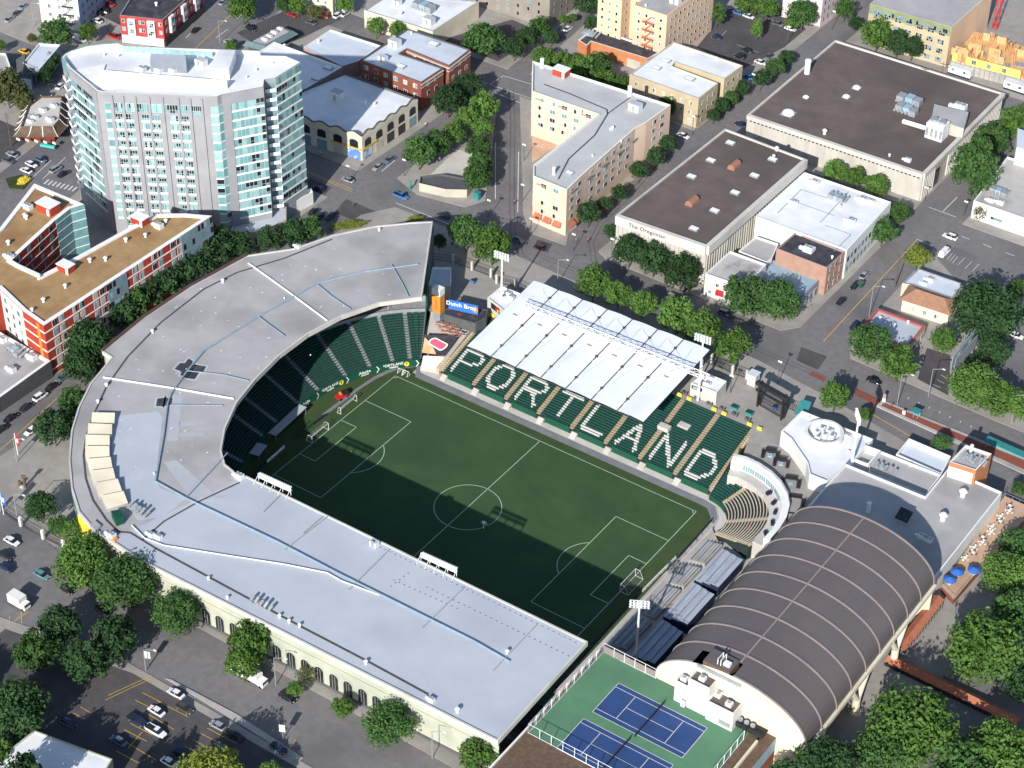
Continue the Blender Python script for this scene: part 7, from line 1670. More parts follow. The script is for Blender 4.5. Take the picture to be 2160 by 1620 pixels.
def crown(kind, m):
    if (kind, m) in PROTO: return PROTO[kind, m]
    sh = {'r0': (1, .92, 46, 62, .075), 'r1': (2, 1.0, 40, 70, .078), 'r2': (3, .85, 52, 56, .072), 'r3': (4, 1.05, 44, 60, .08), 'big': (5, .80, 90, 70, .052), 'big1': (9, .86, 84, 70, .054), 'tall': (6, 1.5, 44, 56, .085), 'cone': (7, 1.6, 46, 56, .085, 0, True), 'sparse': (8, 1.1, 20, 34, .075)}[kind]
    v, f = crown_mesh(*sh); me = bpy.data.meshes.new('crown'); me.from_pydata(v, [], f); me.materials.append(LEAF[m]); PROTO[kind, m] = me; return me
TRK = None
def trunk_mesh():
    global TRK
    if TRK: return TRK
    b = MB(); b.tube((0, 0, 0), (0, 0, 1), .06, 0, 7, .045)
    for k in range(5): a = k * 1.3; b.tube((0, 0, .75 + .05 * k), (.42 * math.cos(a), .42 * math.sin(a), 1.35 + .1 * k), .035, 0, 5, .012)
    b.tube((0, 0, 1), (0, 0, 1.7), .045, 0, 5, .01)
    me = bpy.data.meshes.new('trunk'); me.from_pydata(b.v, [], b.f); me.materials.append(M['trunk']); TRK = me; return me
RND = random.Random(11)
def tree(px, py, rpx, m, kind, label, group='street trees', zoff=0.0):
    dist = (U(px, py, 12) - CP).length; r = rpx * dist / FPX; rz = {'tall': 1.5, 'cone': 1.6, 'big': .8, 'big1': .86}.get(kind, .95)
    hc = r * rz * .93 + (1.6 if r < 3 else 2.4)
    c = Ug(px, py, hc); g = G(c.y) + zoff
    root = thing('tree', (c.x, c.y, g), label, 'tree', group)
    t = bpy.data.objects.new('trunk', trunk_mesh()); COL.objects.link(t); t.parent = root; t.scale = (r * .75, r * .75, hc * .85); t.rotation_euler = (0, 0, RND.uniform(0, 6))
    o = bpy.data.objects.new('crown', crown(kind, m)); COL.objects.link(o); o.parent = root; o.location = (0, 0, hc - zoff); s = r * 1.02; o.scale = (s * RND.uniform(.95, 1.08), s * RND.uniform(.95, 1.08), s * RND.uniform(.93, 1.05)); o.rotation_euler = (0, 0, RND.uniform(0, 6.28))
TREES = """
118 68 32 0 r1|leafy tree in front of the white apartments
184 66 19 1 r0|small bright tree between the white apartments and the white van
68 80 11 3 r2|small olive bush beside the yellow taxi
14 185 38 3 r3|olive drooping tree at the left edge below the grey hut
52 212 22 3 r1|olive lower crown hanging over the curled-eave restaurant's yard
93 160 17 2 r0|dark hedge tree by the narrow house, lower of three
102 140 16 2 r2|dark hedge tree by the narrow house, middle of three
110 125 15 2 r1|dark hedge tree by the narrow house, topmost of three
0 95 12 1 r0|bright shrub cut by the left edge above the grey hut
512 14 31 1 r2|bright round tree by the wide avenue behind the tower
600 8 18 0 r0|tree on the top edge above the red parked car
628 10 20 1 r1|bright tree on the top edge left of the cream house
662 24 17 3 r2|olive tree before the cream house's porch
728 8 18 1 r0|bright tree on the top edge right of the cream house
487 96 12 1 r0|low shrub at the tower's far roof edge by the avenue
793 54 20 1 r1|round yellow-green tree before the cream store, left of the pair
840 62 18 1 r0|round yellow-green tree before the cream store, right of the pair
1018 82 42 0 r2|big round tree over the small car park beside the brick block
1085 98 24 2 r1|street tree between the big round tree and the lane below the taupe tower
1112 78 24 2 r0|dark street tree at the corner of the taupe tower, left of a row
1138 58 24 0 r3|street tree below the taupe tower, middle of the row
1162 78 17 2 r1|street tree by the red parked car
1190 40 10 1 r0|small light bush by the taupe tower's entrance
1208 36 9 1 r2|second small light bush by the taupe tower's entrance
945 208 36 2 r2|dark tree against the brick block, lower left of the pair
985 180 32 2 r0|dark tree against the brick block, upper right of the pair
1020 222 32 1 r1|bright tree at the upper point of the plaza triangle
988 250 28 1 r0|yellow-green tree on the plaza triangle below its upper point
958 280 26 1 r3|yellow-green tree midway along the plaza's left side
922 300 30 0 r2|green tree on the plaza's left side above the last pair
884 318 36 0 r1|broad tree at the lower left of the plaza beside the silver cars
1018 268 24 1 r2|bright tree on the plaza's right side, second from the top
1010 310 26 0 r0|green tree on the plaza's right side, third from the top
1012 345 26 0 r3|green tree on the plaza's right side, fourth from the top
1004 372 31 0 r1|green tree overlapping the curved shelter's right end
1146 122 26 1 r0|bright tree behind the pink apartments, leftmost of the row
1186 132 28 1 r2|bright tree behind the pink apartments, second of the row
1226 142 29 1 r1|bright tree behind the pink apartments, third of the row
1262 138 28 0 r0|green tree behind the pink apartments, by the low brick garage
1276 170 27 1 r3|bright tree behind the pink apartments, fifth of the row
1308 176 20 1 r2|bright tree at the corner of the beige apartment block
1355 192 16 2 r0|small dark tree against the beige apartments' front
1408 222 22 2 r1|dark tree between the pink and beige apartments
1240 6 28 2 r2|dark tree at the top edge left of the peach tower
1250 50 18 2 r0|tree at the foot of the peach tower above the brick garage
1512 28 17 0 tall|slim tree right of the peach tower
1598 58 17 1 cone|pointed tree standing alone in the far car park
1578 4 26 1 r0|bright tree on the top edge behind the blue car
1618 14 26 1 r1|yellow-green tree on the top edge left of the pinkish apartments
1694 26 32 0 r2|big tree in front of the pinkish apartments
1672 44 16 1 r0|small bright tree under the big one by the pinkish apartments
1782 18 22 0 r3|tree on the top edge at the corner before the yellow warehouse
1805 48 14 2 r0|dark tree left of the yellow warehouse
1505 242 15 2 r0|street tree by the beige apartments, first from the crossing
1522 222 18 2 r1|street tree by the beige apartments, second from the crossing
1543 205 17 0 r2|street tree by the beige apartments, third from the crossing
1566 186 17 2 r3|street tree by the beige apartments, fourth from the crossing
1606 164 19 2 r1|street tree by the car park edge, lower of three
1636 140 20 0 r0|street tree by the car park edge, middle of three
1660 120 17 2 r2|street tree by the car park edge, upper of three
1853 70 33 1 r1|bright tree at the corner of the yellow warehouse
1895 88 27 2 r0|dark tree before the yellow warehouse, middle of three
1926 98 24 2 r2|dark tree before the yellow warehouse, nearest the power poles
1762 360 24 1 r0|round tree against the windowless hall, left of three
1806 372 23 1 r1|round tree against the windowless hall, middle of three
1850 390 25 1 r2|round tree against the windowless hall, right of three
1896 448 23 0 r3|oval tree at the kerb by the white-roofed block, upper of the pair
1863 486 28 0 r1|oval tree at the kerb by the white-roofed block, lower of the pair
2058 350 44 0 tall|tall feathery tree beside the white workshop
2092 296 36 0 r3|leafy tree behind the tall feathery one
2140 258 36 1 r1|bright tree at the right edge beyond the workshop
2068 448 16 3 sparse|thin sparse tree before the white workshop wall
1936 540 28 4 r2|yellow tree at the corner of the car park with the white van
2078 660 74 2 big|huge dark tree over the hipped house and the car park
2152 612 24 0 r0|tree cut by the right edge beyond the huge dark tree
2095 742 34 2 r1|lower bough of dark leaves behind the billboard
1836 722 46 0 r2|round street tree in front of the red-trimmed cafe
1897 764 40 1 r1|bright street tree right of the cafe, at the car park mouth
1992 716 28 1 r0|row of light pointed shrubs behind the cafe's yard
2050 765 18 2 r2|small dark tree under the billboard
2052 812 50 1 big1|bright broad tree in front of the billboard
2108 838 38 1 r0|bright tree between two others at the right edge
2146 855 30 1 r3|bright tree cut by the right edge above the lamp post
1762 835 32 1 r1|round bright tree by the dark entrance gate
1824 872 15 1 r0|very small tree on the kerb by the tram platform
1986 932 21 0 r2|small round tree behind the shaded flat club roof
2150 1030 16 0 r0|small tree cut by the right edge behind the pink terrace
1252 594 39 1 r1|kerb tree behind the canopy, first from the left of the row
1304 620 29 1 r0|kerb tree behind the canopy, second of the row
1357 638 30 1 r2|kerb tree behind the canopy, third of the row
1428 662 39 1 r3|kerb tree behind the canopy, fourth of the row
1482 692 40 1 r1|kerb tree behind the canopy, fifth of the row
1545 726 38 1 r0|kerb tree at the right end of the canopy row
1328 524 38 2 r2|dark tree before the newspaper building, leftmost
1380 545 36 2 r1|dark tree before the newspaper building, middle
1437 572 38 2 r0|dark tree before the newspaper building, rightmost
1290 488 17 2 r3|small dark tree at the newspaper building's corner
1572 622 46 0 r1|round tree hiding the small white building
1638 632 50 0 big|broad round tree in front of the low blue-grey shop
1408 302 20 2 r0|tree on the right side of the pink apartments, first from the crossing
1382 330 20 2 r1|tree on the right side of the pink apartments, second from the crossing
1348 358 21 2 r2|tree on the right side of the pink apartments, third from the crossing
1306 406 18 2 r3|tree on the right side of the pink apartments, fourth from the crossing
1276 430 16 2 r0|tree on the right side of the pink apartments, fifth from the crossing
1241 448 26 2 r1|tree by the awnings at the pink apartments' corner
984 488 38 0 r2|tree by the street at the far tip of the grandstand, left of the pair
1038 516 42 1 r1|bright tree by the street at the far tip of the grandstand, right of the pair
926 508 17 2 r0|small dark tree squeezed behind the grandstand's tip
655 480 27 0 r1|tree between grandstand and tower, nearest the tower podium
618 490 32 2 r2|tree between grandstand and tower, second from the podium
572 502 30 2 r0|tree between grandstand and tower, third from the podium
500 516 32 2 r1|tree behind the grandstand, by the white eaves' right end
462 520 40 2 r3|dark tree behind the grandstand before the red apartments, first
424 540 42 2 r0|dark tree behind the grandstand before the red apartments, second
388 560 42 2 r2|dark tree behind the grandstand before the red apartments, third
350 584 42 2 r1|dark tree behind the grandstand before the red apartments, fourth
314 606 42 2 r3|dark tree behind the grandstand before the red apartments, fifth
282 630 42 0 r0|tree behind the grandstand before the grey bay of the red apartments
254 658 36 2 r1|tree behind the grandstand at the end of the red apartments' row
192 724 52 2 big1|large dark tree at the notch of the grandstand wall
172 770 40 2 r2|dark tree below the large one at the grandstand notch
152 846 33 0 r1|green tree between the parked cars and the grandstand curve
112 900 38 2 r3|dark tree at the edge of the paved square
140 888 30 2 r0|dark tree close against the grandstand curve by the square
84 1066 33 2 r2|round tree on the paved square near the white piers
122 1108 23 0 r1|small tree behind the fence of the square, left of the pair
155 1118 25 1 r0|small light tree at the yellow corner banner
175 1188 62 1 big|large bright tree on the street at the grandstand's corner
268 1226 62 0 big1|large green tree along the street wall, second from the square
372 1292 53 0 big|dense tree along the street wall beside the first arches
128 1318 46 2 r2|dark tree of the car park clump, upper left
76 1372 46 0 r1|green tree of the car park clump, lower left
182 1392 46 2 r0|greyish tree of the car park clump, lower middle
242 1348 48 2 r3|dark tree of the car park clump, right side
26 1500 66 2 big1|dark tree mass at the left edge above the white-roofed garage
-12 1590 40 1 r1|bright tree cut by the left edge beside the white-roofed garage
530 1352 46 1 r1|leafy street tree before the arches, its upper crown
512 1398 38 1 r2|lower leaves of the street tree over the white truck
645 1425 22 3 sparse|thin young tree before the arches, upper sparse crown
622 1452 17 1 r0|small bushy young tree above the black car
722 1492 22 1 r3|bright small tree at the kerb before the arched wall
820 1526 52 0 big|round dense tree before the plain end of the street wall
1010 1590 42 1 r2|tree at the near end corner of the grandstand wall
440 1640 70 4 big1|yellow-green treetop at the bottom edge over the car park
570 1632 26 1 r0|small treetop at the bottom edge right of the yellow-green one
2080 1368 82 1 big|huge bright tree right of the terracotta walkways
2142 1290 50 0 r1|tree behind the huge bright one at the right edge
2128 1212 50 1 big1|bright tree below the pink terrace
2150 1150 40 0 r2|tree at the right edge beside the pink terrace
1922 1536 84 1 big1|broad bright tree in front of the walkway and barrel hall
1862 1590 62 0 big|green tree at the foot of the barrel hall
2110 1590 76 1 big|bright tree at the bottom right corner
2030 1625 60 0 r3|treetop on the bottom edge between two bright trees
1742 1612 64 2 big1|dark treetop at the foot of the cream end wall
1660 1640 40 2 r0|low dark treetop on the bottom edge by the tennis deck
2165 1440 44 2 r1|dark tree cut by the right edge behind the long walkway
"""
for L_ in TREES.strip().split('\n'):
    a, lb = L_.split('|'); px, py, rp_, m, kd = a.split(); tree(float(px), float(py), float(rp_), int(m), kd, lb)
for i, (px, py, w) in enumerate(((735, 473, 40), (875, 462, 18))):
    p, q = Ug(px - w, py + 14), Ug(px + w, py + 2)
    r = thing('hedge', (p.x, p.y, p.z), ('yellow-green hedge along the far edge of the grandstand roof', 'short yellow-green shrub near the grandstand tip')[i], 'hedge')
    o = bpy.data.objects.new('leaves', crown('r0', 4)); COL.objects.link(o); o.parent = r; o.location = (q - p) / 2 + Vector((0, 0, 1.2)); o.scale = ((q - p).length / 2, 1.4, 1.5); o.rotation_euler = (0, 0, math.atan2(q.y - p.y, q.x - p.x))
p = Ug(38, 388); pl = P2([(12, 378), (45, 370), (62, 385), (50, 400), (20, 398)]); patch('planting_bed', pl, .3, mat('flower_bed', (.02, .035, .012), (.05, .07, .02), .8, .95), skirt=.3)
r = thing('flower_clump', (*Ug(50, 385).xy, 9), 'yellow flowering clump at the end of the planting bed', 'plant'); o = bpy.data.objects.new('blossom', crown('r0', 4)); o.data = o.data.copy(); o.data.materials[0] = M['yellow']; COL.objects.link(o); o.parent = r; o.location = (0, 0, .8); o.scale = (1.8, 2.4, .9)
# ------------------------------------------------------------------ vehicles
def paint(name, c, metal=0.0):
    m = mat('paint_' + name, c, None, rough=.28, metal=metal, spec=.6); return m
PAINT = {'white': paint('white', (.74, .74, .74)), 'black': paint('black', (.012, .012, .014)), 'silver': paint('silver', (.42, .45, .48), .4), 'grey': paint('grey', (.12, .13, .145), .3), 'dark': paint('dark', (.03, .034, .045), .2), 'navy': paint('navy', (.018, .03, .085), .2), 'blue': paint('blue', (.04, .16, .42)), 'red': paint('red', (.42, .015, .015)), 'yellow': paint('yellow', (.75, .42, .02)), 'teal': paint('teal', (.14, .32, .36), .3), 'slate': paint('slate', (.13, .19, .26), .3), 'maroon': paint('maroon', (.07, .018, .022)), 'brown': paint('brown', (.09, .075, .065), .3)}
CARS = {}
def profile(kind):
    # side outline stations: (x, half width, z bottom, z shoulder) and cabin box (x0, x1, x2, x3, z roof)
    return {'sedan': (4.6, .90, .80, (-1.75, -1.05, .55, 1.25), 1.42), 'suv': (4.7, .95, .98, (-2.1, -1.75, .55, 1.25), 1.72), 'hatch': (4.1, .87, .85, (-1.8, -1.35, .45, 1.15), 1.48), 'pickup': (5.5, .97, .98, (-.35, .0, 1.0, 1.6), 1.80), 'van': (5.4, .98, 1.15, (-2.55, -2.4, 1.35, 2.1), 2.2)}[kind]
def make_car(kind, col):
    L, hw, zs, cab, zr = profile(kind); r = bpy.data.objects.new('car', None); COL.objects.link(r); ORG[r.name] = Vector((0, 0, 0)); b = MB()
    st = [(-L/2, .78, .34, zs - .14), (-L/2 + .12, .90, .26, zs - .02), (-L/2 + .5, 1, .22, zs), (cab[3], 1, .2, zs), (L/2 - .75, .98, .22, zs - .12), (L/2 - .18, .90, .26, zs - .2), (L/2, .76, .34, zs - .34)]
    def ring(s): x, k, zb, zt = s; w = hw * k; return [(x, -w * .92, zb), (x, -w, zb + .25), (x, -w, zt - .16), (x, -w * .88, zt), (x, w * .88, zt), (x, w, zt - .16), (x, w, zb + .25), (x, w * .92, zb)]
    rs_ = [ring(s) for s in st]
    for A, B in zip(rs_, rs_[1:]):
        for k in range(8): j = (k + 1) % 8; b.face([A[k], B[k], B[j], A[j]])
    b.face(rs_[0]); b.face(rs_[-1][::-1])
    if kind == 'pickup':
        for s in (-1, 1): b.box(-1.55, s * (hw - .06), zs, 2.3, .1, .12, 0)
        b.box(-1.55, 0, zs - .02, 2.25, 1.6, .03, 1)
    x0, x1, x2, x3 = cab; w0, w1 = hw * .86, hw * .70
    b.face([(x1, -w1, zr), (x2, -w1, zr), (x2, w1, zr), (x1, w1, zr)])
    body = b.build('body', [PAINT[col], M['black_metal']], r)
    g = MB(); e = .0
    g.face([(x0, w0, zs), (x0, -w0, zs), (x1, -w1, zr - .02), (x1, w1, zr - .02)], 0 if kind != 'van' else 1); g.face([(x3, -w0, zs), (x3, w0, zs), (x2, w1, zr - .02), (x2, -w1, zr - .02)], 0)
    for s in (-1, 1):
        q = [(x0, s * w0, zs), (x3, s * w0, zs), (x2, s * w1, zr - .02), (x1, s * w1, zr - .02)]; g.face(q if s < 0 else q[::-1], 1 if kind == 'van' else 0)
        if kind == 'van': q = [(.7, s * (w0 + .0), zs + .1), (1.7, s * (w0 + .0), zs + .1), (1.35, s * (w1 + .06), zr - .3), (.7, s * (w1 + .06), zr - .3)]; g.face([(a, y + s * .03, z) for a, y, z in (q if s < 0 else q[::-1])], 0)
        if kind in ('sedan', 'suv', 'hatch'):
            xm = (x1 + x2) / 2; g.face([(xm - .05, s * (w0 + .01), zs), (xm + .05, s * (w0 + .01), zs), (xm + .05, s * (w1 + .02), zr), (xm - .05, s * (w1 + .02), zr)][::s], 1)
    g.build('windows', ['glass_dark', PAINT[col]], r)
    for sx in (-L * .31, L * .31):
        for s in (-1, 1): w = MB(); w.tube((sx, s * (hw - .2), .33), (sx, s * (hw + .01), .33), .33, 0, 10); w.tube((sx, s * (hw + .01), .33), (sx, s * (hw + .02), .33), .19, 1, 8); w.build('wheel', ['tyre', 'grey_metal'], r)
    h = MB()
    for s in (-1, 1): h.box(L/2 - .1, s * hw * .62, zs - .38, .16, .3, .14, 0)
    h.build('headlights', 'white_paint', r); h = MB()
    for s in (-1, 1): h.box(-L/2 + .08, s * hw * .62, zs - .28, .12, .3, .14, 0)
    h.build('tail_lights', 'red', r)
    r.location = (0, 0, -500); return r
CARS_T = """
25 326 sedan silver x|silver sedan in the top row of the corner car park, behind a grey one
17 339 sedan grey x|grey sedan in the top row of the corner car park, beside a silver one
86 338 hatch slate x|blue-grey car in the corner car park touching a white one
66 347 sedan white x|white sedan in the corner car park between a blue-grey and another white car
55 360 sedan white x|white sedan in the corner car park nearest the planting bed
117 357 suv silver y|silver car driving up the lane left of the tower
134 366 sedan black y|black car driving up the lane left of the tower
50 108 sedan yellow x|yellow taxi beside the narrow flat-roofed house
168 83 van white x|white delivery van below the small bright tree
205 44 sedan white x|white car in the car park beside the white apartments
241 77 pickup red x|red pickup in front of the red corner building's side
232 9 sedan red x|dark red car in the upper part of the car park at the top left
222 22 sedan black x|black car behind a lamp post in the top left car park
210 28 hatch black x|small black car beside the white car in the top left car park
48 14 sedan silver y|silver car high on the dark avenue at the top left corner
36 27 sedan grey y|grey car on the dark avenue at the top left, middle of three
20 40 sedan silver y|silver car on the dark avenue at the top left, lowest of three
128 181 sedan white y|white car glimpsed beside the tower's upper left corner
413 63 sedan black y|black car on the avenue beside the red corner building
470 4 sedan silver y|silver car on the avenue at the top edge
530 60 suv black x|black car by the teal-eaved restaurant
483 89 suv silver x|silver car by the shrub at the tower's roof edge
616 31 sedan red x|bright red car parked below the top edge trees
656 48 sedan grey x|grey and white car in the lot beside the red car
713 33 suv white y|white car parked by the cream house
734 17 van white y|white van at the top edge right of the cream house
728 29 sedan white y|white car just below the white van at the top edge
734 379 sedan silver x|silver car crossing the junction below the cream corner building
797 352 sedan silver y|silver and black car waiting beside the plaza trees, lower of two
823 335 sedan slate y|grey car waiting beside the plaza trees, upper of two
845 413 pickup blue x|bright blue pickup in front of the plaza
935 454 sedan dark x|dark car in the shade below the plaza
671 398 suv navy x|dark blue car at the right foot of the tower by the white canopy
662 447 sedan black y|black car parked by the tower podium, left of a blue one
676 455 sedan navy y|dark blue car parked by the tower podium between two others
698 456 sedan dark y|dark car right of the two parked by the tower podium
640 468 sedan black y|black car almost hidden by the tree at the tower podium
1093 505 sedan slate x|blue-grey sedan on the street before the pink apartments
1138 521 hatch maroon x|dark maroon car right of the blue-grey sedan
1198 60 sedan white y|white car in the lane below the taupe tower
1174 78 sedan red y|dark red car half under the street trees by the brick garage
1555 27 hatch blue x|bright blue car in the far car park
1579 34 sedan white x|white car right of the bright blue one
1641 50 sedan grey x|grey car left of the white one by the pinkish apartments
1667 60 sedan white x|white car before the pinkish apartments
1511 77 sedan navy x|dark blue car at the foot of the peach tower
1577 107 sedan black x|black car in the shade of the beige block's car park, upper
1560 119 suv black x|black car in the shade of the beige block's car park, lower
1624 118 hatch grey y|grey hatchback beside the street trees at the car park edge
1604 132 sedan white x|white car below the street trees at the car park edge
1580 163 sedan blue x|blue car between the beige block and the street trees
1441 286 sedan white x|white car entering the crossing beyond the pink apartments
1562 262 sedan navy x|dark blue car in the shade of the windowless hall's left corner
1823 581 sedan silver y|silver car parked along the lane by the pinkish brick building
1803 603 hatch black y|black car beside the green dumpster behind the silver car
1775 634 sedan black y|black car at the corner of the pinkish brick building
1803 686 sedan navy y|dark blue car passing the red-trimmed cafe
2004 499 suv white x|white car with roof windows crossing before the white workshop
1992 534 van white y|white van parked at the corner of the striped lot
1844 803 sedan black x|black car on the street in front of the kerb trees
2143 708 sedan white x|white car in the lot at the right edge
1530 661 suv grey x|grey car in the shade between the kerb trees
1420 628 suv silver x|silver car half hidden by the kerb trees behind the canopy
85 836 suv white y|white car in the row along the charcoal shops
110 815 sedan black y|black car in the row along the charcoal shops, above the white one
56 858 sedan dark y|dark car in the row along the charcoal shops, just below the white one
23 881 sedan black y|black car in the row along the charcoal shops, second below the white one
1 906 sedan dark y|dark car at the left edge end of the row along the shops
131 797 hatch slate y|small grey car at the end of the row under the large dark tree
66 908 sedan white y|white car nose peeping out under the tree by the square
25 1142 sedan white x|white car parked along the fence of the square
12 1171 sedan dark x|dark car driving by the white one at the left edge
13 1196 sedan navy x|dark blue car below the dark one at the left edge
88 1212 sedan teal x|teal sedan alone on the street by the bright corner tree
142 1243 hatch black x|small black car at the foot of the bright corner tree
216 1286 sedan black x|black car in the tree shade along the street
607 1470 suv black x|black car under the thin young tree
508 1418 van white x|white van mostly hidden under the leafy street tree
371 1463 sedan white x|white coupe nearest the grey kerb of the car park
389 1494 suv brown x|brown car beside the white coupe
330 1500 sedan white x|white sedan with a sunroof in the middle bays
290 1519 pickup navy x|dark blue pickup behind the white pickup
329 1543 pickup white x|white pickup in the middle bays
250 1563 sedan slate x|blue-grey sedan in the lower bays near the white-roofed garage
142 1524 sedan navy x|dark car beside the dark tree mass
459 1531 hatch silver x|silver hatchback in the right-hand bays
496 1552 sedan black x|black car below the silver hatchback
468 1582 suv grey x|dark grey car in the lower right-hand bays
588 1578 sedan navy x|dark blue car by the grey kerb at the lower right of the lot
358 1608 sedan white x|white car at the bottom edge beside the yellow-green treetop
382 1590 sedan navy x|dark blue car behind the white one at the bottom edge
75 1449 sedan red x|red car in deep shade between the tree clumps
"""
lines = CARS_T.strip().split('\n')
for L_ in lines:
    a, lb = L_.split('|'); px, py, kd, col, dr = a.split(); px, py = float(px), float(py); p = Ug(px, py, .6)
    if (kd, col) not in CARS: CARS[kd, col] = make_car(kd, col)
    rz = 0.0 if dr == 'x' else math.pi / 2
    if (kd, dr) == ('pickup', 'x') or RND.random() < .35: rz += 0 if kd == 'pickup' else math.pi
    if dr == 'y' and px < 520 and py < 200: rz += .21
    r = dup(CARS[kd, col], (p.x, p.y, G(p.y) + (.18 if 'lot' in lb or 'bays' in lb or 'car park' in lb else .02)), rz + RND.uniform(-.03, .03), lb, 'cars parked and driving round the stadium')
    r.name = {'pickup': 'pickup_truck', 'van': 'delivery_van'}.get(kd, 'car'); r['category'] = {'pickup': 'pickup truck', 'van': 'van'}.get(kd, 'car')
for r in CARS.values():
    for c in list(r.children): bpy.data.objects.remove(c)
    bpy.data.objects.remove(r)
for px, py, lb, s in ((541, 1440, 'white box truck parked at the kerb beside the leafy street tree', 1), (42, 1278, 'white box truck standing in the lot at the left edge', 1.15)):
    p = Ug(px, py); z = p.z; r = thing('box_truck', (p.x, p.y, z), lb, 'truck', 'white box trucks'); b = MB(); b.box(p.x - .6, p.y, z + .9, 3.6 * s, 2.2 * s, 2.3 * s, 0); b.build('box', 'white_wall', r); b = MB(); b.box(p.x + 2.0, p.y, z + .5, 1.6, 2.0, 1.7, 0); b.build('cab', 'white_paint', r); b = MB(); b.box(p.x + 2.75, p.y, z + 1.4, .2, 1.8, .7, 0); b.build('windscreen', 'glass_dark', r)
    for sx in (-1.6, 1.9):
        for sy in (-1, 1): b = MB(); b.tube((p.x + sx, p.y + sy * .75, z + .42), (p.x + sx, p.y + sy * 1.0, z + .42), .42, 0, 10); b.build('wheel', 'tyre', r)
p = U(720, 836, .5); r = thing('utility_cart', (p.x, p.y, .05), 'red and black utility cart parked on the grass behind the far goal line', 'cart'); b = MB(); b.box(p.x, p.y, .35, 1.7, 3.4, .7, 0, rot=-.35); b.build('body', 'red', r); b = MB(); b.box(p.x + .4, p.y + 1.2, 1.05, 1.6, 1.8, .7, 0, rot=-.35); b.build('load', 'black_metal', r); b = MB(); b.box(p.x - .4, p.y + .1, 1.05, .9, .5, .6, 0, rot=-.35); b.build('seat', 'orange', r)
for sx, sy in ((-.9, -1.2), (.75, -1.2), (-.4, 1.3), (1.1, 1.2)): b = MB(); b.tube((p.x + sx, p.y + sy, .35), (p.x + sx + .25, p.y + sy, .35), .34, 0, 10); b.build('wheel', 'tyre', r)
p = U(1021, 1106, .3); r = thing('ball_cart', (p.x, p.y, .05), 'small pale wheeled cart on the shaded rim of the centre circle', 'cart'); b = MB()
for s in (-.55, .55): b.tube((p.x + s, p.y - .15, .6), (p.x + s, p.y + .15, .6), .55, 0, 12)
b.build('wheel', 'grey_metal', r); b = MB(); b.box(p.x, p.y, .5, 1.0, .7, .6, 0); b.path([(p.x, p.y - .3, .8), (p.x + .9, p.y - 1.5, .3)], .08); b.build('frame', 'white_metal', r)
p = Ug(1815, 604); r = thing('dumpster', (p.x, p.y, 8.15), 'dark green dumpster on the pavement beside the pinkish brick building', 'dumpster'); b = MB(); b.box(p.x, p.y, 8.3, 1.6, 2.0, 1.2, 0); b.box(p.x, p.y, 9.5, 1.7, 2.1, .12, 1); b.build('body', ['board_green', 'charcoal'], r)
p = Ug(1006, 420); r = thing('street_cabinet', (p.x, p.y, 8.15), 'green street cabinet at the lower corner of the plaza trees', 'cabinet'); b = MB(); b.box(p.x, p.y, 8.15, 2.2, 1.6, 2.4, 0); b.box(p.x, p.y, 10.55, 2.4, 1.8, .15, 0); b.build('body', 'teal', r)
p = Ug(865, 400); r = thing('green_sculpture', (p.x, p.y, 8.1), 'small green sculpture on the corner behind the blue pickup', 'sculpture'); b = MB(); b.tube((p.x, p.y, 8.1), (p.x, p.y, 8.8), .5, 0, 8); b.path([(p.x, p.y, 8.8), (p.x + .4, p.y, 10), (p.x - .2, p.y + .3, 11.3)], .28, 0, 7); b.build('figure', 'teal', r)
p = Ug(53, 1028); r = thing('dark_sculpture', (p.x, p.y, p.z), 'dark upright sculpture group alone on the paved square', 'sculpture'); b = MB(); b.tube((p.x, p.y, p.z), (p.x, p.y, p.z + 3.4), .5, 0, 8, .3); b.tube((p.x - 1.4, p.y - .4, p.z), (p.x - 1.4, p.y - .4, p.z + 1.9), .6, 0, 8, .35); b.box(p.x, p.y, p.z + 3.2, 1.2, .3, 1.0, 0, rot=.5); b.build('figures', 'wood_brown', r); b = MB(); b.box(p.x - .4, p.y - .6, p.z, 1.0, .8, .6, 0); b.build('plinth', 'pale_concrete', r)
for px, py, lb in ((998, 598, 'blue recycling bin standing alone on the plaza concrete'), (1634, 865, 'blue recycling bin before the dark entrance gate'), (1473, 588, 'blue canopy stall beside the small white building')): p = Ug(px, py); r = thing('blue_bin', (p.x, p.y, p.z + .15), lb, 'bin', 'blue bins'); b = MB(); b.box(p.x, p.y, p.z + .15, 1.1, .8, 1.2, 0); b.box(p.x, p.y, p.z + 1.35, 1.2, .9, .12, 1); b.build('body', ['blue', 'navy'], r)
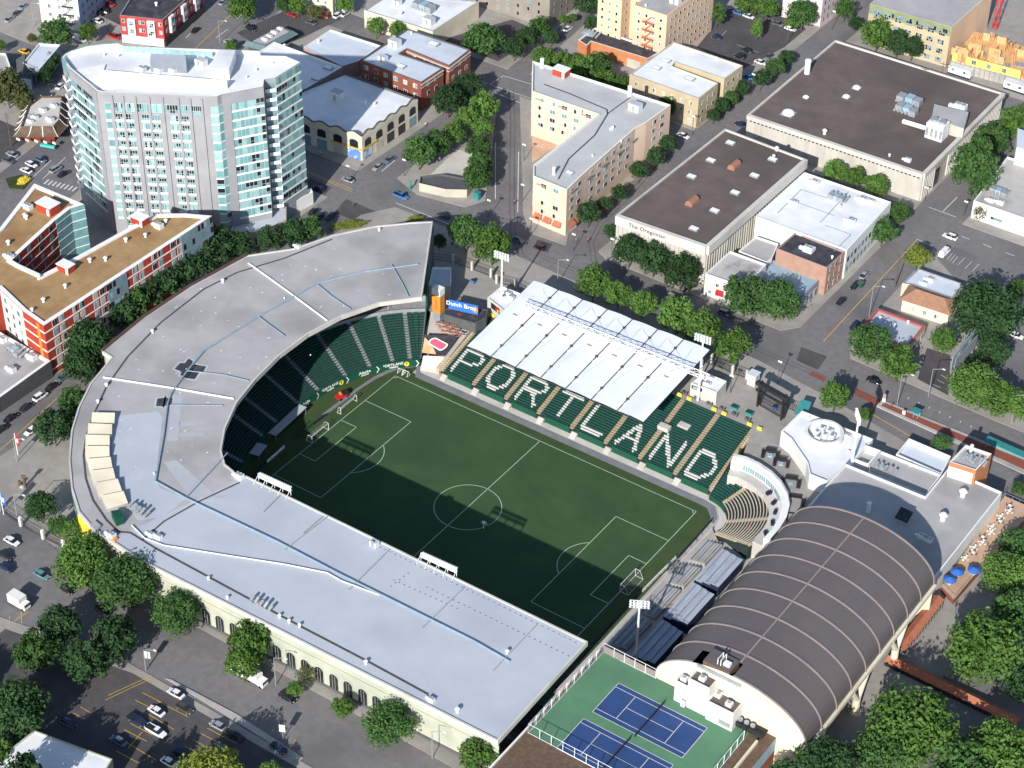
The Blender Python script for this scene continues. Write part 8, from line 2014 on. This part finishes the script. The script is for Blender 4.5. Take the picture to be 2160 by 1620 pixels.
# ------------------------------------------------------------------ people (a few pixels each)
def person_mesh():
    V = [(0, 0, .95), (0, 0, 1.2), (0, 0, 1.45), (0, 0, 1.56), (0, .01, 1.68), (.1, 0, .9), (.11, .08, .48), (.12, .0, .06), (.12, .14, .04), (-.1, 0, .9), (-.11, -.1, .48), (-.12, -.18, .08), (-.12, -.05, .04), (.2, 0, 1.42), (.25, -.04, 1.12), (.26, .08, .86), (-.2, 0, 1.42), (-.25, .05, 1.12), (-.26, .16, .88)]
    E_ = [(0, 1), (1, 2), (2, 3), (3, 4), (0, 5), (5, 6), (6, 7), (7, 8), (0, 9), (9, 10), (10, 11), (11, 12), (2, 13), (13, 14), (14, 15), (2, 16), (16, 17), (17, 18)]
    Rr = [.15, .14, .15, .06, .10, .09, .07, .05, .045, .09, .07, .05, .045, .065, .05, .04, .065, .05, .04]
    me = bpy.data.meshes.new('person'); me.from_pydata(V, E_, []); o = bpy.data.objects.new('person', me); COL.objects.link(o)
    md = o.modifiers.new('skin', 'SKIN'); sv = me.skin_vertices[0].data
    for k, rr in enumerate(Rr): sv[k].radius = (rr, rr * .8 if k in (0, 1, 2) else rr)
    sv[0].use_root = True; o.modifiers.new('sub', 'SUBSURF').levels = 1
    dg = bpy.context.evaluated_depsgraph_get(); m2 = bpy.data.meshes.new_from_object(o.evaluated_get(dg)); bpy.data.objects.remove(o); return m2
PM = person_mesh()
for mm in ('skin', 'charcoal', 'white_paint'): PM.materials.append(M[mm])
def dress(sh, tr_):
    m2 = PM.copy(); m2.materials.clear()
    for k in ('skin', sh, tr_): m2.materials.append(M[k])
    for pl in m2.polygons: z = pl.center.z; pl.material_index = 0 if z > 1.5 or (abs(pl.center.x) > .21 and z < 1.05) else (1 if z > .93 else 2)
    for pl in m2.polygons: pl.use_smooth = True
    return m2
for px, py, s, t, lb in ((678, 328, 'white_paint', 'charcoal', 'person in a white top standing by the shopfront of the cream corner building'), (897, 268, 'white_paint', 'charcoal', 'person in a white top walking past the end of the cream corner building'), (745, 438, 'charcoal', 'charcoal', 'person in dark clothes on the pavement below the tower canopy'), (1240, 512, 'red', 'navy', 'person in a red top at the tram track corner'), (1215, 512, 'steel_blue', 'charcoal', 'person in a blue top waiting at the tram track corner'), (1880, 862, 'charcoal', 'charcoal', 'person in dark clothes walking on the brick tram platform'), (1148, 893, 'blue', 'charcoal', 'person in a blue top on the pitch-side walkway below the T'), (1286, 953, 'blue', 'navy', 'person in blue on the pitch-side walkway below the A'), (1085, 432, 'charcoal', 'navy', 'person in dark clothes on the narrow pavement beside the pink apartments'), (1770, 905, 'mauve_wall', 'charcoal', 'person on the pavement between the bright tree and the round plant well')):
    p = Ug(px, py); z = p.z + .15
    if 1140 < px < 1290 and py > 880: p = U(px, py, .05); z = .03
    o = bpy.data.objects.new('person', dress(s, t)); COL.objects.link(o); o.location = (p.x, p.y, z); o.rotation_euler = (0, 0, RND.uniform(0, 6.28)); tag(o, lb, 'person', 'pedestrians')
for i, (x, y) in enumerate(((-60, -146), (-42, -150), (-8, -152), (12, -146), (34, -141))):
    hc = 11.5; root = thing('tree', (x, y, 14), ('tall tree just beyond the bottom edge shading the car park, ' + ('first', 'second', 'third', 'fourth', 'fifth')[i] + ' from the left'), 'tree', 'street trees')
    t = bpy.data.objects.new('trunk', trunk_mesh()); COL.objects.link(t); t.parent = root; t.scale = (5, 5, 10)
    o = bpy.data.objects.new('crown', crown('r1', 2)); COL.objects.link(o); o.parent = root; o.location = (0, 0, hc); o.scale = (6.5, 6.5, 7); o.rotation_euler = (0, 0, i)
